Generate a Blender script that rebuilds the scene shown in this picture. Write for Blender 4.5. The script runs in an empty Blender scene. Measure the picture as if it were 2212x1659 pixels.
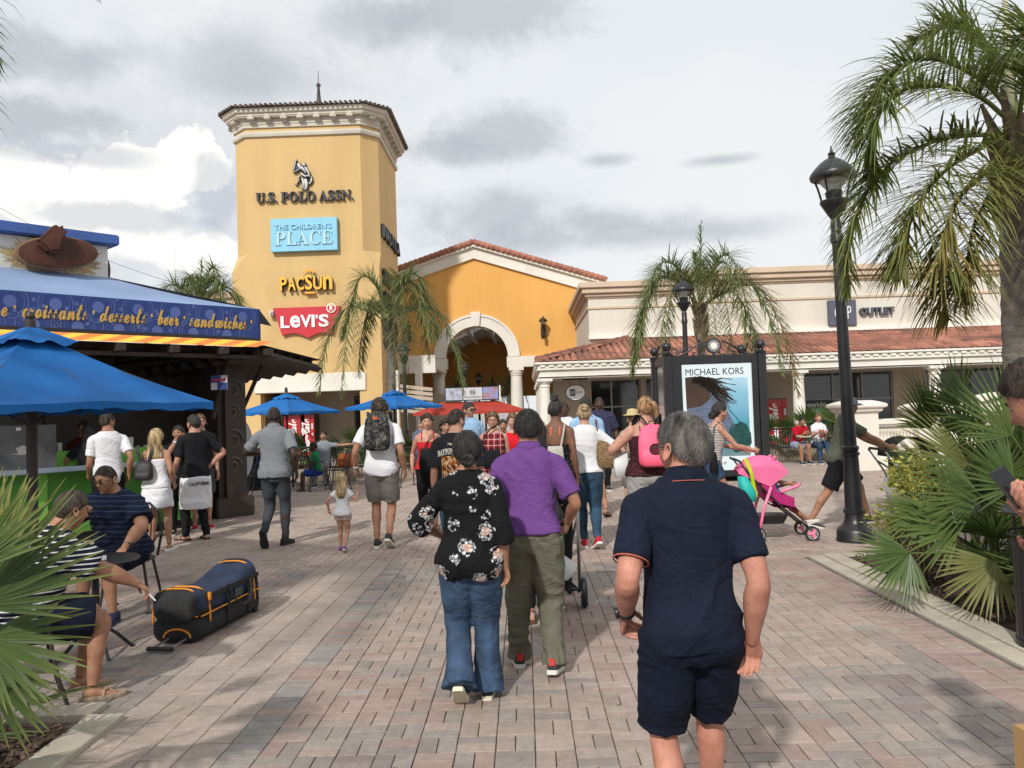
import bpy, bmesh, math, random
import numpy as np
from mathutils import Vector, Matrix, Euler, noise
R = math.radians
random.seed(7)
SC = bpy.context.scene
COL = SC.collection
PI = math.pi
# ------------------------------------------------------------------ camera
FPX, CX, CY = 1790.0, 1106.0, 829.5      # focal length and centre, in units of a 2212 wide picture
CAMZ, PITCH, ROLL, YAW = 1.70, 0.0321, 0.033, 0.0135
_F = Vector((-math.sin(YAW) * math.cos(PITCH), math.cos(YAW) * math.cos(PITCH), math.sin(PITCH)))
_R0 = Vector((math.cos(YAW), math.sin(YAW), 0))
_U0 = _R0.cross(_F)
_R = _R0 * math.cos(ROLL) - _U0 * math.sin(ROLL)
_U = _R0 * math.sin(ROLL) + _U0 * math.cos(ROLL)
cam = bpy.data.cameras.new('camera')
cam.sensor_width = 36.0
cam.lens = 36.0 * FPX / 2212.0
cam.clip_start = 0.1
cam.clip_end = 6000
camo = bpy.data.objects.new('camera', cam)
COL.objects.link(camo)
camo.matrix_world = Matrix(((_R.x, _U.x, -_F.x, 0), (_R.y, _U.y, -_F.y, 0), (_R.z, _U.z, -_F.z, CAMZ), (0, 0, 0, 1)))
SC.camera = camo
def ray(px, py):
 return (_F + _R * ((px - CX) / FPX) + _U * ((CY - py) / FPX)).normalized()
def at(px, py, Y):
 d = ray(px, py); t = Y / d.y
 return Vector((d.x * t, Y, CAMZ + d.z * t))
def gp(px, py, z=0.0):
 d = ray(px, py); t = (z - CAMZ) / d.z
 return Vector((d.x * t, d.y * t, z))
# ------------------------------------------------------------------ light
SUN_AZ, SUN_EL = R(19), R(37)            # light travels towards +Y turned to +X
sund = Vector((math.sin(SUN_AZ) * math.cos(SUN_EL), math.cos(SUN_AZ) * math.cos(SUN_EL), -math.sin(SUN_EL)))
sl = bpy.data.lights.new('sun', 'SUN')
sl.energy = 3.5
sl.angle = R(2.2)
sl.color = (1.0, 0.96, 0.91)
so = bpy.data.objects.new('sun', sl)
COL.objects.link(so)
so.rotation_euler = sund.to_track_quat('-Z', 'Y').to_euler()
so.location = (-20, -30, 40)
world = bpy.data.worlds.new('World')
SC.world = world
world.use_nodes = True
def build_world():
 nt = world.node_tree; N = nt.nodes; L = nt.links
 N.clear()
 def n(t, **k):
  x = N.new(t)
  for a, b in k.items(): setattr(x, a, b)
  return x
 def math_(op, a, b=None, c=None, clamp=False):
  x = n('ShaderNodeMath', operation=op, use_clamp=clamp)
  for i, v in enumerate((a, b, c)):
   if v is None: continue
   if hasattr(v, 'links'): L.new(v, x.inputs[i])
   else: x.inputs[i].default_value = v
  return x.outputs[0]
 def mix(f, a, b, bt='MIX'):
  x = n('ShaderNodeMix', data_type='RGBA', blend_type=bt)
  for s, v in ((x.inputs[0], f), (x.inputs[6], a), (x.inputs[7], b)):
   if hasattr(v, 'links'): L.new(v, s)
   else: s.default_value = v if not isinstance(v, tuple) else (*v, 1)
  return x.outputs[2]
 tc = n('ShaderNodeTexCoord').outputs['Generated']
 sky = n('ShaderNodeTexSky', sky_type='NISHITA')
 sky.sun_disc = False
 sky.sun_elevation = SUN_EL
 sky.sun_rotation = math.atan2(-sund.x, -sund.y)
 sky.dust_density = 2.0
 warp = n('ShaderNodeTexNoise'); warp.inputs['Scale'].default_value = 5; warp.inputs['Detail'].default_value = 6
 L.new(tc, warp.inputs['Vector'])
 wv = n('ShaderNodeVectorMath', operation='MULTIPLY_ADD')
 L.new(warp.outputs['Color'], wv.inputs[0]); wv.inputs[1].default_value = (.10, .10, .10); L.new(tc, wv.inputs[2])
 def noise_(scale, detail, rough, off, sz=1.5):
  mp = n('ShaderNodeMapping'); mp.inputs['Location'].default_value = off; mp.inputs['Scale'].default_value = (1, 1, sz)
  L.new(wv.outputs[0], mp.inputs['Vector'])
  x = n('ShaderNodeTexNoise'); x.inputs['Scale'].default_value = scale; x.inputs['Detail'].default_value = detail; x.inputs['Roughness'].default_value = rough
  L.new(mp.outputs[0], x.inputs['Vector']); return x.outputs['Fac']
 big = noise_(2.6, 8, .55, (3.1, .4, 1.7))
 fine = noise_(17.0, 12, .64, (0, 5, 2), 1.5)
 def blob(px, py, rx, ry, soft=.5, amt=.55, nz=fine):
  d = ray(px, py)
  right = Vector((0, 0, 1)).cross(d).normalized() * -1
  up = d.cross(right).normalized() * -1
  if up.z < 0: up = -up
  def dot(v, s):
   x = n('ShaderNodeVectorMath', operation='DOT_PRODUCT'); L.new(tc, x.inputs[0]); x.inputs[1].default_value = v
   return x.outputs['Value']
  u = math_('DIVIDE', dot(right, 1), rx / FPX); v = math_('DIVIDE', dot(up, 1), ry / FPX)
  front = math_('GREATER_THAN', dot(d, 1), 0.0)
  r2 = math_('SQRT', math_('ADD', math_('MULTIPLY', u, u), math_('MULTIPLY', v, v)))
  e = math_('ADD', math_('MULTIPLY', math_('SUBTRACT', nz, .5), amt * 4), math_('SUBTRACT', 1.0, r2))
  sm = n('ShaderNodeMapRange', interpolation_type='SMOOTHSTEP'); L.new(e, sm.inputs['Value'])
  sm.inputs['From Min'].default_value = -soft; sm.inputs['From Max'].default_value = soft
  return math_('MULTIPLY', sm.outputs[0], front)
 def ramp(v, a, b):
  sm = n('ShaderNodeMapRange', interpolation_type='SMOOTHSTEP'); L.new(v, sm.inputs['Value'])
  sm.inputs['From Min'].default_value = a; sm.inputs['From Max'].default_value = b; return sm.outputs[0]
 K = 1 / .1
 def c(r, g, b): return (r * K, g * K, b * K)
 base = mix(ramp(big, .36, .66), c(.86, .895, .93), c(.93, .945, .95))
 base = mix(.07, base, sky.outputs[0])
 base = mix(math_('MULTIPLY', ramp(noise_(3.4, 9, .6, (7, 2, 5)), .52, .72), .22), base, c(.60, .64, .69))
 grey = c(.50, .535, .59)
 base = mix(math_('MULTIPLY', blob(270, 400, 420, 230, .8, .5), .55), base, c(.62, .66, .73))
 for b in ((1080, 295, 118, 54, .5, .5), (985, 322, 85, 30, .6, .5), (1040, 25, 175, 78, .6, .6), (800, 45, 95, 50, .8, .6), (540, 150, 130, 60, .9, .3),
   (1080, 465, 140, 46, .8, .6), (1310, 480, 130, 28, .8, .6), (1180, 520, 170, 24, .9, .5), (70, 115, 120, 42, .7, .7), (60, 258, 140, 34, .5, .7), (1500, 500, 160, 22, .9, .35), (1560, 345, 60, 10, .8, .3), (1310, 345, 40, 12, .8, .3)):
  base = mix(math_('MULTIPLY', blob(*b), .74), base, grey)
 white = c(1.12, 1.10, 1.04)
 for b in ((290, 395, 150, 72, .16, .8), (110, 430, 130, 78, .2, .8), (425, 352, 64, 62, .14, .7), (440, 560, 90, 50, .2, .45), (230, 500, 160, 50, .3, .5)):
  base = mix(math_('MULTIPLY', blob(*b), .85), base, white)
 for b in ((462, 420, 45, 70, .3, .5), (250, 470, 150, 26, .35, .55), (60, 545, 110, 36, .5, .5), (150, 330, 130, 22, .5, .5)):
  base = mix(math_('MULTIPLY', blob(*b), .55), base, c(.50, .54, .62))
 bg = n('ShaderNodeBackground'); bg.inputs['Strength'].default_value = .1
 L.new(base, bg.inputs['Color'])
 out = n('ShaderNodeOutputWorld'); L.new(bg.outputs[0], out.inputs[0])
build_world()
world.cycles.sampling_method = 'MANUAL'
world.cycles.sample_map_resolution = 512
SC.view_settings.view_transform = 'Standard'
SC.view_settings.look = 'None'
SC.view_settings.exposure = 0.0
SC.view_settings.gamma = 1.0
SC.view_settings.use_curve_mapping = False
SC.cycles.max_bounces = 6
SC.cycles.transparent_max_bounces = 8
SC.cycles.use_denoising = True
# ------------------------------------------------------------------ materials
def fold_bump(nt, vec, bp, s):
 N = nt.nodes; L = nt.links
 mp = N.new('ShaderNodeMapping'); mp.inputs['Rotation'].default_value = (0, .5, 0); mp.inputs['Scale'].default_value = (1, 1, 1.7); L.new(vec, mp.inputs['Vector'])
 n = N.new('ShaderNodeTexNoise'); n.inputs['Scale'].default_value = 4.0; n.inputs['Detail'].default_value = 1.5; n.inputs['Distortion'].default_value = 1.6; L.new(mp.outputs[0], n.inputs['Vector'])
 a = N.new('ShaderNodeMath'); a.operation = 'PINGPONG'; a.inputs[1].default_value = .12; L.new(n.outputs['Fac'], a.inputs[0])
 b2 = N.new('ShaderNodeBump'); b2.inputs['Strength'].default_value = s; b2.inputs['Distance'].default_value = .10; L.new(a.outputs[0], b2.inputs['Height']); L.new(b2.outputs[0], bp.inputs['Normal'])
MATS = {}
def mat(name, col, rough=.75, var=.12, scale=2.5, bump=.0, bscale=60, metal=0.0, spec=.4, coat=0.0, stretch=(1, 1, 1), alt=None, attr=None, folds=0.0, trans=0.0, alpha=1.0, emit=None, dirt=0.0, detail=5):
 if name in MATS: return MATS[name]
 m = bpy.data.materials.new(name); m.use_nodes = True
 nt = m.node_tree; N = nt.nodes; L = nt.links
 b = N['Principled BSDF']
 tc = N.new('ShaderNodeTexCoord')
 mp = N.new('ShaderNodeMapping'); mp.inputs['Scale'].default_value = stretch
 L.new(tc.outputs['Object'], mp.inputs['Vector'])
 nz = N.new('ShaderNodeTexNoise'); nz.inputs['Scale'].default_value = scale; nz.inputs['Detail'].default_value = detail
 L.new(mp.outputs[0], nz.inputs['Vector'])
 cr = N.new('ShaderNodeValToRGB')
 lo = [max(0, x * (1 - var)) for x in (alt or col)]; hi = [min(1, x * (1 + var)) for x in col]
 cr.color_ramp.elements[0].position = .3; cr.color_ramp.elements[1].position = .7
 cr.color_ramp.elements[0].color = (*lo, 1); cr.color_ramp.elements[1].color = (*hi, 1)
 L.new(nz.outputs['Fac'], cr.inputs[0])
 src = cr.outputs[0]
 if attr:
  at_ = N.new('ShaderNodeAttribute'); at_.attribute_name = attr
  mx = N.new('ShaderNodeMix'); mx.data_type = 'RGBA'; mx.blend_type = 'MULTIPLY'; mx.inputs[0].default_value = 1
  L.new(src, mx.inputs[6]); L.new(at_.outputs['Color'], mx.inputs[7]); src = mx.outputs[2]
 if dirt:
  n2 = N.new('ShaderNodeTexNoise'); n2.inputs['Scale'].default_value = scale * .35; n2.inputs['Detail'].default_value = 8; n2.inputs['Roughness'].default_value = .7
  L.new(mp.outputs[0], n2.inputs['Vector'])
  mr = N.new('ShaderNodeMapRange'); mr.inputs['From Min'].default_value = .45; mr.inputs['From Max'].default_value = .75; mr.inputs['To Max'].default_value = dirt
  L.new(n2.outputs['Fac'], mr.inputs['Value'])
  mx = N.new('ShaderNodeMix'); mx.data_type = 'RGBA'; L.new(mr.outputs[0], mx.inputs[0]); L.new(src, mx.inputs[6])
  mx.inputs[7].default_value = (col[0] * .45, col[1] * .42, col[2] * .38, 1); src = mx.outputs[2]
 L.new(src, b.inputs['Base Color'])
 b.inputs['Roughness'].default_value = rough; b.inputs['Metallic'].default_value = metal
 b.inputs['Specular IOR Level'].default_value = spec
 b.inputs['Coat Weight'].default_value = coat
 b.inputs['Transmission Weight'].default_value = trans
 b.inputs['Alpha'].default_value = alpha
 if emit:
  b.inputs['Emission Color'].default_value = (*emit[:3], 1); b.inputs['Emission Strength'].default_value = emit[3]
 if bump:
  n3 = N.new('ShaderNodeTexNoise'); n3.inputs['Scale'].default_value = bscale; n3.inputs['Detail'].default_value = 4
  L.new(mp.outputs[0], n3.inputs['Vector'])
  bp = N.new('ShaderNodeBump'); bp.inputs['Strength'].default_value = bump; bp.inputs['Distance'].default_value = .02
  L.new(n3.outputs['Fac'], bp.inputs['Height']); L.new(bp.outputs[0], b.inputs['Normal'])
  if folds: fold_bump(nt, tc.outputs['Object'], bp, folds)
 MATS[name] = m
 return m
# ------------------------------------------------------------------ mesh builder
class MB:
 def __init__(s): s.v = []; s.f = []; s.mi = []; s.cur = 0
 def add(s, vs, fs):
  o = len(s.v); s.v.extend([tuple(p) for p in vs])
  for f in fs: s.f.append([i + o for i in f]); s.mi.append(s.cur)
  return s
 def box(s, x0, x1, y0, y1, z0, z1, M=None):
  vs = [Vector(p) for p in ((x0, y0, z0), (x1, y0, z0), (x1, y1, z0), (x0, y1, z0), (x0, y0, z1), (x1, y0, z1), (x1, y1, z1), (x0, y1, z1))]
  if M is not None: vs = [M @ p for p in vs]
  return s.add(vs, [(0, 3, 2, 1), (4, 5, 6, 7), (0, 1, 5, 4), (1, 2, 6, 5), (2, 3, 7, 6), (3, 0, 4, 7)])
 def prism(s, poly, a, b, axis='y', M=None):
  """poly: 2D outline; extruded from a to b along axis ('y': poly is x,z; 'x': poly is y,z; 'z': poly is x,y)."""
  n = len(poly); vs = []
  for t in (a, b):
   for (p, q) in poly:
    vs.append({'y': Vector((p, t, q)), 'x': Vector((t, p, q)), 'z': Vector((p, q, t))}[axis])
  if M is not None: vs = [M @ p for p in vs]
  fs = [list(range(n)), list(range(2 * n - 1, n - 1, -1))] + [[i, i + n, (i + 1) % n + n, (i + 1) % n] for i in range(n)]
  return s.add(vs, fs)
 def loft(s, rings, cap=True, closed=True):
  n = len(rings[0]); vs = [p for r in rings for p in r]; fs = []
  for k in range(len(rings) - 1):
   for i in range(n if closed else n - 1):
    j = (i + 1) % n
    fs.append((k * n + i, k * n + j, (k + 1) * n + j, (k + 1) * n + i))
  if cap:
   fs.append(list(range(n - 1, -1, -1))); o = (len(rings) - 1) * n; fs.append([o + i for i in range(n)])
  return s.add(vs, fs)
 def tube(s, pts, r, n=8, cap=True, flat=1.0):
  pts = [Vector(p) for p in pts]; m = len(pts)
  rr = r if isinstance(r, (list, tuple)) else [r] * m
  rings = []; up = None
  for i in range(m):
   t = (pts[min(i + 1, m - 1)] - pts[max(i - 1, 0)])
   if t.length < 1e-9: t = Vector((0, 0, 1))
   t.normalize()
   if up is None:
    up = Vector((0, 0, 1)) if abs(t.z) < .9 else Vector((0, 1, 0))
   u = t.cross(up)
   if u.length < 1e-4: u = t.orthogonal()
   u.normalize(); w = u.cross(t).normalized(); up = w
   rings.append([pts[i] + (u * math.cos(a) + w * math.sin(a) * flat) * rr[i] for a in [2 * PI * k / n for k in range(n)]])
  return s.loft(rings, cap)
 def lathe(s, prof, c=(0, 0, 0), n=16, cap=True):
  c = Vector(c)
  return s.loft([[c + Vector((r * math.cos(2 * PI * k / n), r * math.sin(2 * PI * k / n), z)) for k in range(n)] for (r, z) in prof], cap)
 def ball(s, c, r, n=10, m=6, sc=(1, 1, 1), M=None):
  c = Vector(c); rings = []
  for i in range(m + 1):
   th = -PI / 2 + PI * i / m
   rings.append([c + Vector((max(.02, math.cos(th)) * math.cos(2 * PI * k / n) * r * sc[0], max(.02, math.cos(th)) * math.sin(2 * PI * k / n) * r * sc[1], math.sin(th) * r * sc[2])) for k in range(n)])
  if M is not None: rings = [[M @ p for p in r_] for r_ in rings]
  return s.loft(rings)
 def mesh(s, name, mats=None, smooth=False, off=None, angle=None):
  me = bpy.data.meshes.new(name)
  vs = s.v if off is None else [(p[0] - off[0], p[1] - off[1], p[2] - off[2]) for p in s.v]
  me.from_pydata(vs, [], s.f)
  for m in (mats if isinstance(mats, (list, tuple)) else [mats]):
   if m: me.materials.append(m)
  if any(s.mi): me.polygons.foreach_set('material_index', s.mi)
  if smooth:
   if angle:
    me.polygons.foreach_set('use_smooth', [True] * len(me.polygons))
    me.set_sharp_from_angle(angle=R(angle))
   else: me.polygons.foreach_set('use_smooth', [True] * len(me.polygons))
  me.update()
  return me
 def build(s, name, m, parent=None, smooth=False, world=False, bevel=0, angle=None, kind=None, tag=None):
  off = None
  if world and parent is not None:
   off = wloc(parent)
  me = s.mesh(name, m, smooth, off, angle)
  if bevel:
   bm = bmesh.new(); bm.from_mesh(me)
   bmesh.ops.remove_doubles(bm, verts=bm.verts, dist=1e-5)
   es = [e for e in bm.edges if len(e.link_faces) == 2 and e.calc_face_angle(0) > R(25)]
   bmesh.ops.bevel(bm, geom=es, offset=bevel, segments=1 if bevel < .01 else 2, affect='EDGES', clamp_overlap=True)
   bm.to_mesh(me); bm.free()
  o = link(name, me, parent)
  if kind: o['kind'] = kind
  return o
def wloc(o):
 p = Vector((0, 0, 0))
 while o is not None: p += o.location; o = o.parent
 return p
def link(name, data, parent=None, loc=None, rot=None, scale=None):
 o = bpy.data.objects.new(name, data); COL.objects.link(o)
 if parent is not None: o.parent = parent
 if loc is not None: o.location = loc
 if rot is not None: o.rotation_euler = rot
 if scale is not None: o.scale = scale
 return o
def tag(o, label=None, cat=None, group=None, kind=None):
 if label: o['label'] = label
 if cat: o['category'] = cat
 if group: o['group'] = group
 if kind: o['kind'] = kind
 return o
def thing(name, label, cat, loc=(0, 0, 0), rotz=0, group=None):
 o = link(name, None, None, loc, (0, 0, rotz)); o.empty_display_size = .2
 return tag(o, label, cat, group)
_kids = {}
def copy_tree(o, parent=None, top=True):
 c = o.copy(); COL.objects.link(c)
 if not top: c.parent = parent
 for ch in list(o.children): copy_tree(ch, c, False)
 return c
TMP = bpy.data.scenes.new('workshop')
def bake(me, mods):
 """apply modifiers to a mesh in a scene of its own and return the finished mesh"""
 o = bpy.data.objects.new('w', me); TMP.collection.objects.link(o)
 for t, k in mods:
  md = o.modifiers.new(t, t)
  for a, b in k.items(): setattr(md, a, b)
 TMP.view_layers[0].update()
 dg = TMP.view_layers[0].depsgraph
 r = bpy.data.meshes.new_from_object(o.evaluated_get(dg), depsgraph=dg)
 bpy.data.objects.remove(o)
 return r
def serif(s): return ''.join(chr(0x1D400 + ord(c) - 65) if 'A' <= c <= 'Z' else (chr(0x1D41A + ord(c) - 97) if 'a' <= c <= 'z' else c) for c in s)
def script(s): return ''.join(chr(0x1D4D0 + ord(c) - 65) if 'A' <= c <= 'Z' else (chr(0x1D4EA + ord(c) - 97) if 'a' <= c <= 'z' else c) for c in s)
def text_mb(s, w, h, depth=.01, bold=0.0, shear=0.0, spacing=1.0, fit=True):
 """letters as a mesh standing in the x,z plane, facing -y, lower corner at the origin, w wide and h high"""
 c = bpy.data.curves.new('t', 'FONT'); c.body = s; c.size = 1; c.extrude = .05; c.offset = bold; c.shear = shear; c.space_character = spacing
 c.resolution_u = 3
 o = bpy.data.objects.new('t', c); TMP.collection.objects.link(o)
 TMP.view_layers[0].update(); dg = TMP.view_layers[0].depsgraph
 me = bpy.data.meshes.new_from_object(o.evaluated_get(dg), depsgraph=dg)
 bpy.data.objects.remove(o); bpy.data.curves.remove(c)
 v = np.zeros(len(me.vertices) * 3); me.vertices.foreach_get('co', v); v = v.reshape(-1, 3)
 x0, x1 = v[:, 0].min(), v[:, 0].max(); y0, y1 = v[:, 1].min(), v[:, 1].max()
 sx = w / (x1 - x0); sy = h / (y1 - y0) if h else sx
 b = MB()
 vs = [((p[0] - x0) * sx, -(p[2] / .05) * depth / 2 - depth / 2, (p[1] - y0) * sy) for p in v]
 b.add(vs, [list(p.vertices) for p in me.polygons])
 bpy.data.meshes.remove(me)
 return b
def xf(b, M):
 b.v = [tuple(M @ Vector(p)) for p in b.v]; return b
# ------------------------------------------------------------------ ground and paving
YT, YG, YC, YA = 33.0, 40.0, 32.2, 28.5
m_ground = mat('ground_concrete', (.36, .33, .29), .9, .15, .6, .2, 30, dirt=.3)
g = MB(); g.add([(-400, -60, -.03), (400, -60, -.03), (400, 900, -.03), (-400, 900, -.03)], [(0, 1, 2, 3)])
tag(g.build('ground', m_ground), kind='structure')
m_joint = mat('sand_joint', (.12, .105, .09), .95, .3, 8, .3, 90)
def paver_material():
 m = bpy.data.materials.new('paver'); m.use_nodes = True
 nt = m.node_tree; N = nt.nodes; L = nt.links; b = N['Principled BSDF']
 a = N.new('ShaderNodeAttribute'); a.attribute_name = 'tint'
 geo = N.new('ShaderNodeNewGeometry')
 def noise_(s, d, r=.5):
  x = N.new('ShaderNodeTexNoise'); x.inputs['Scale'].default_value = s; x.inputs['Detail'].default_value = d; x.inputs['Roughness'].default_value = r
  L.new(geo.outputs['Position'], x.inputs['Vector']); return x.outputs['Fac']
 def mr(v, a0, a1, b0, b1):
  x = N.new('ShaderNodeMapRange'); L.new(v, x.inputs[0]); x.inputs[1].default_value = a0; x.inputs[2].default_value = a1; x.inputs[3].default_value = b0; x.inputs[4].default_value = b1; return x.outputs[0]
 def mul(c, v):
  x = N.new('ShaderNodeMix'); x.data_type = 'RGBA'; x.blend_type = 'MULTIPLY'; x.inputs[0].default_value = 1; L.new(c, x.inputs[6]); L.new(v, x.inputs[7]); return x.outputs[2]
 c = mul(a.outputs['Color'], mr(noise_(1.1, 6, .6), .3, .72, .84, 1.12))
 c = mul(c, mr(noise_(120, 3, .7), .3, .7, .72, 1.22))
 c = mul(c, mr(noise_(14, 6, .7), .35, .7, .82, 1.1))
 vo = N.new('ShaderNodeTexVoronoi'); vo.inputs['Scale'].default_value = 38; L.new(geo.outputs['Position'], vo.inputs['Vector'])
 sp = mr(vo.outputs['Distance'], .05, .09, .55, 0)
 vg = N.new('ShaderNodeTexVoronoi'); vg.inputs['Scale'].default_value = 2.3; L.new(geo.outputs['Position'], vg.inputs['Vector'])
 c = mul(c, mr(vg.outputs['Distance'], .035, .05, .55, 1)); c = mul(c, mr(noise_(.45, 7, .65), .52, .70, 1.0, .82)); c = mul(c, mr(noise_(3.5, 8, .75), .58, .75, 1.0, .85))
 mx = N.new('ShaderNodeMix'); mx.data_type = 'RGBA'; L.new(sp, mx.inputs[0]); L.new(c, mx.inputs[6]); mx.inputs[7].default_value = (.5, .47, .43, 1)
 L.new(mx.outputs[2], b.inputs['Base Color'])
 b.inputs['Roughness'].default_value = .82; b.inputs['Specular IOR Level'].default_value = .3
 bp = N.new('ShaderNodeBump'); bp.inputs['Strength'].default_value = .35; bp.inputs['Distance'].default_value = .004
 L.new(noise_(170, 4, .7), bp.inputs['Height']); L.new(bp.outputs[0], b.inputs['Normal'])
 return m
m_paver = paver_material()
g = MB(); g.add([(-60, -6, -.012), (60, -6, -.012), (60, 34, -.012), (-60, 34, -.012)], [(0, 1, 2, 3)])
paving = tag(g.build('pavement', m_joint), kind='structure')
LPX, LPY = -2.36, 4.8                       # corner of the planting bed beside the smokers
RPX0, RPX1, RPY0, RPY1 = 3.05, 3.40, 5.55, 9.0
TAN = [(.40, .325, .275), (.42, .345, .29), (.375, .31, .265), (.40, .33, .285)]
PINK = [(.37, .275, .235), (.35, .255, .225), (.39, .295, .25), (.38, .30, .255)]
GREY = [(.295, .27, .245), (.27, .25, .235), (.32, .285, .255), (.315, .295, .265)]
DARK = [(.225, .205, .20), (.24, .20, .185), (.21, .195, .195)]
def paver_tint(x, y, rnd):
 p = noise.noise(Vector((x * .55, y * .38, 3))) + .55 * noise.noise(Vector((x * 1.7, y * 1.3, 9)))
 q = noise.noise(Vector((x * .8, y * .5, 21)))
 k = p + rnd.gauss(0, .20)
 if y > 9.2: pal = TAN if k > -.35 else PINK
 elif k < -.62: pal = DARK
 elif k < -.12: pal = GREY
 elif q + rnd.gauss(0, .2) > .08: pal = PINK
 else: pal = TAN
 c = rnd.choice(pal); c = tuple(a * .72 + b_ * .28 for a, b_ in zip(c, (.42, .315, .26))); j = 1 + rnd.uniform(-.09, .09)
 f = 1.0 if y > 9.2 else .93
 return tuple(min(1, a * j * f) for a in c)
def blocked(x, y):
 if x < LPX and y < LPY: return True
 if x > RPX0 and RPY0 - .35 < y < RPY1 + .15: return True
 return False
def paver_list():
 rnd = random.Random(5); out = []
 def ok(cx, cy): return abs(cx) < .70 * cy + .9 and not blocked(cx, cy)
 ny = int(22 / .2)
 for j in range(int(3.2 / .2), ny):
  for i in range(-80, 80):
   x, y = i * .2, j * .2
   cx, cy = x + .1, y + .1
   if not ok(cx, cy): continue
   if LPX < cx < -1.4 and cy < 9.6:
    if cx < -1.6: out.append((cx, cy, .2, .2, rnd.choice(TAN)));
    else:
     for k in (-.05, .05): out.append((cx, cy + k, .2, .1, rnd.choice(GREY + PINK[:2] + DARK[:1])))
    continue
   if 2.6 < cx < 3.05 and 3 < cy < 9.2:
    for k in (-.05, .05): out.append((cx, cy + k, .2, .1, rnd.choice(PINK)))
    continue
   if (i + j) % 2:
    for k in (-.05, .05): out.append((cx, cy + k, .2, .1, paver_tint(cx, cy + k, rnd)))
   else:
    for k in (-.05, .05): out.append((cx + k, cy, .1, .2, paver_tint(cx + k, cy, rnd)))
 return out
def paver_geo(b, cx, cy, w, d, tint, cols, rnd, z=0.0):
 g_ = .0022 + rnd.uniform(0, .0012); e = .003
 a = rnd.gauss(0, .012)
 hx, hy = w / 2 - g_, d / 2 - g_
 ca, sa = math.cos(a), math.sin(a); dz = rnd.gauss(0, .0009); tx, ty = rnd.gauss(0, .006), rnd.gauss(0, .006)
 def P(x, y, z_): return (cx + x * ca - y * sa, cy + x * sa + y * ca, z + z_ + dz + tx * x + ty * y)
 vs = [P(-hx + e, -hy + e, 0), P(hx - e, -hy + e, 0), P(hx - e, hy - e, 0), P(-hx + e, hy - e, 0),
  P(-hx, -hy, -.0022), P(hx, -hy, -.0022), P(hx, hy, -.0022), P(-hx, hy, -.0022),
  P(-hx, -hy, -.03), P(hx, -hy, -.03), P(hx, hy, -.03), P(-hx, hy, -.03)]
 fs = [(0, 1, 2, 3)] + [(i + 4, (i + 1) % 4 + 4, (i + 1) % 4, i) for i in range(4)] + [(i + 8, (i + 1) % 4 + 8, (i + 1) % 4 + 4, i + 4) for i in range(4)]
 b.add(vs, fs); cols.extend([(*tint, 1)] * 12)
def with_tint(me, cols):
 ca = me.color_attributes.new('tint', 'FLOAT_COLOR', 'POINT')
 ca.data.foreach_set('color', np.array(cols, dtype=np.float32).ravel())
def make_pavers():
 rnd = random.Random(11)
 L = paver_list()
 L.sort(key=lambda p: p[1] * 1.0 + abs(p[0]) * .15 + (50 if p[1] < 3.75 or abs(p[0] + .05) > .62 * p[1] else 0))
 for (cx, cy, w, d, t) in L[:300]:
  b = MB(); cols = []; paver_geo(b, 0, 0, w, d, t, cols, rnd)
  me = b.mesh('paver', m_paver); with_tint(me, cols)
  link('paver', me, paving, (cx, cy, 0))
 b = MB(); cols = []
 for (cx, cy, w, d, t) in L[300:]: paver_geo(b, cx, cy, w, d, t, cols, rnd)
 me = b.mesh('paver', m_paver); with_tint(me, cols)
 tag(link('pavers', me, paving), kind='stuff')
make_pavers()
def far_paving():
 m = bpy.data.materials.new('far_paving'); m.use_nodes = True
 nt = m.node_tree; N = nt.nodes; L = nt.links; b = N['Principled BSDF']
 tc = N.new('ShaderNodeTexCoord'); br = N.new('ShaderNodeTexBrick'); L.new(tc.outputs['Object'], br.inputs['Vector'])
 br.inputs['Scale'].default_value = 1; br.inputs['Brick Width'].default_value = .2; br.inputs['Row Height'].default_value = .1; br.inputs['Mortar Size'].default_value = .004
 br.inputs['Color1'].default_value = (.42, .35, .30, 1); br.inputs['Color2'].default_value = (.35, .285, .25, 1); br.inputs['Mortar'].default_value = (.15, .13, .11, 1)
 L.new(br.outputs[0], b.inputs['Base Color']); b.inputs['Roughness'].default_value = .85
 g = MB(); g.add([(-60, 22, -.003), (60, 22, -.003), (60, 80, -.003), (-60, 80, -.003)], [(0, 1, 2, 3)])
 tag(g.build('far_pavement', m), kind='structure')
far_paving()
m_kerb = mat('kerb_concrete', (.46, .41, .33), .85, .14, 3, .4, 90, dirt=.45)
def kerb(name, pts, w, z1=.035, step=.6):
 """kerb stones laid along a line"""
 rnd = random.Random(3)
 base = MB(); base.box(min(p[0] for p in pts) - .01, max(p[0] for p in pts) + .01, min(p[1] for p in pts) - .01, max(p[1] for p in pts) + .01, -.03, -.013)
 root = tag(base.build(name, m_joint), kind='structure')
 for (a, b_) in zip(pts[:-1], pts[1:]):
  a, b_ = Vector((*a, 0)), Vector((*b_, 0)); d = (b_ - a); n = max(1, round(d.length / step)); u = d.normalized(); s = Vector((-u.y, u.x, 0))
  for k in range(n):
   p = a + d * (k / n); q = a + d * ((k + 1) / n)
   M = Matrix(((u.x, s.x, 0, p.x), (u.y, s.y, 0, p.y), (0, 0, 1, 0), (0, 0, 0, 1)))
   m_ = MB(); m_.box(.002, (q - p).length - .002, 0, w, -.02, z1 + rnd.uniform(-.002, .002), M)
   m_.build('kerb_stone', m_kerb, root, bevel=.006)
 return root
kerb('planter_kerb', [(LPX, 1.2), (LPX, LPY)], .2)
kerb('planter_kerb', [(LPX - .2, LPY), (LPX - 4, LPY)], -.2)
kerb('planting_bed_kerb', [(RPX0, RPY0 - .35), (RPX0, RPY1 + .15)], -.16, .012)
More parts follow.
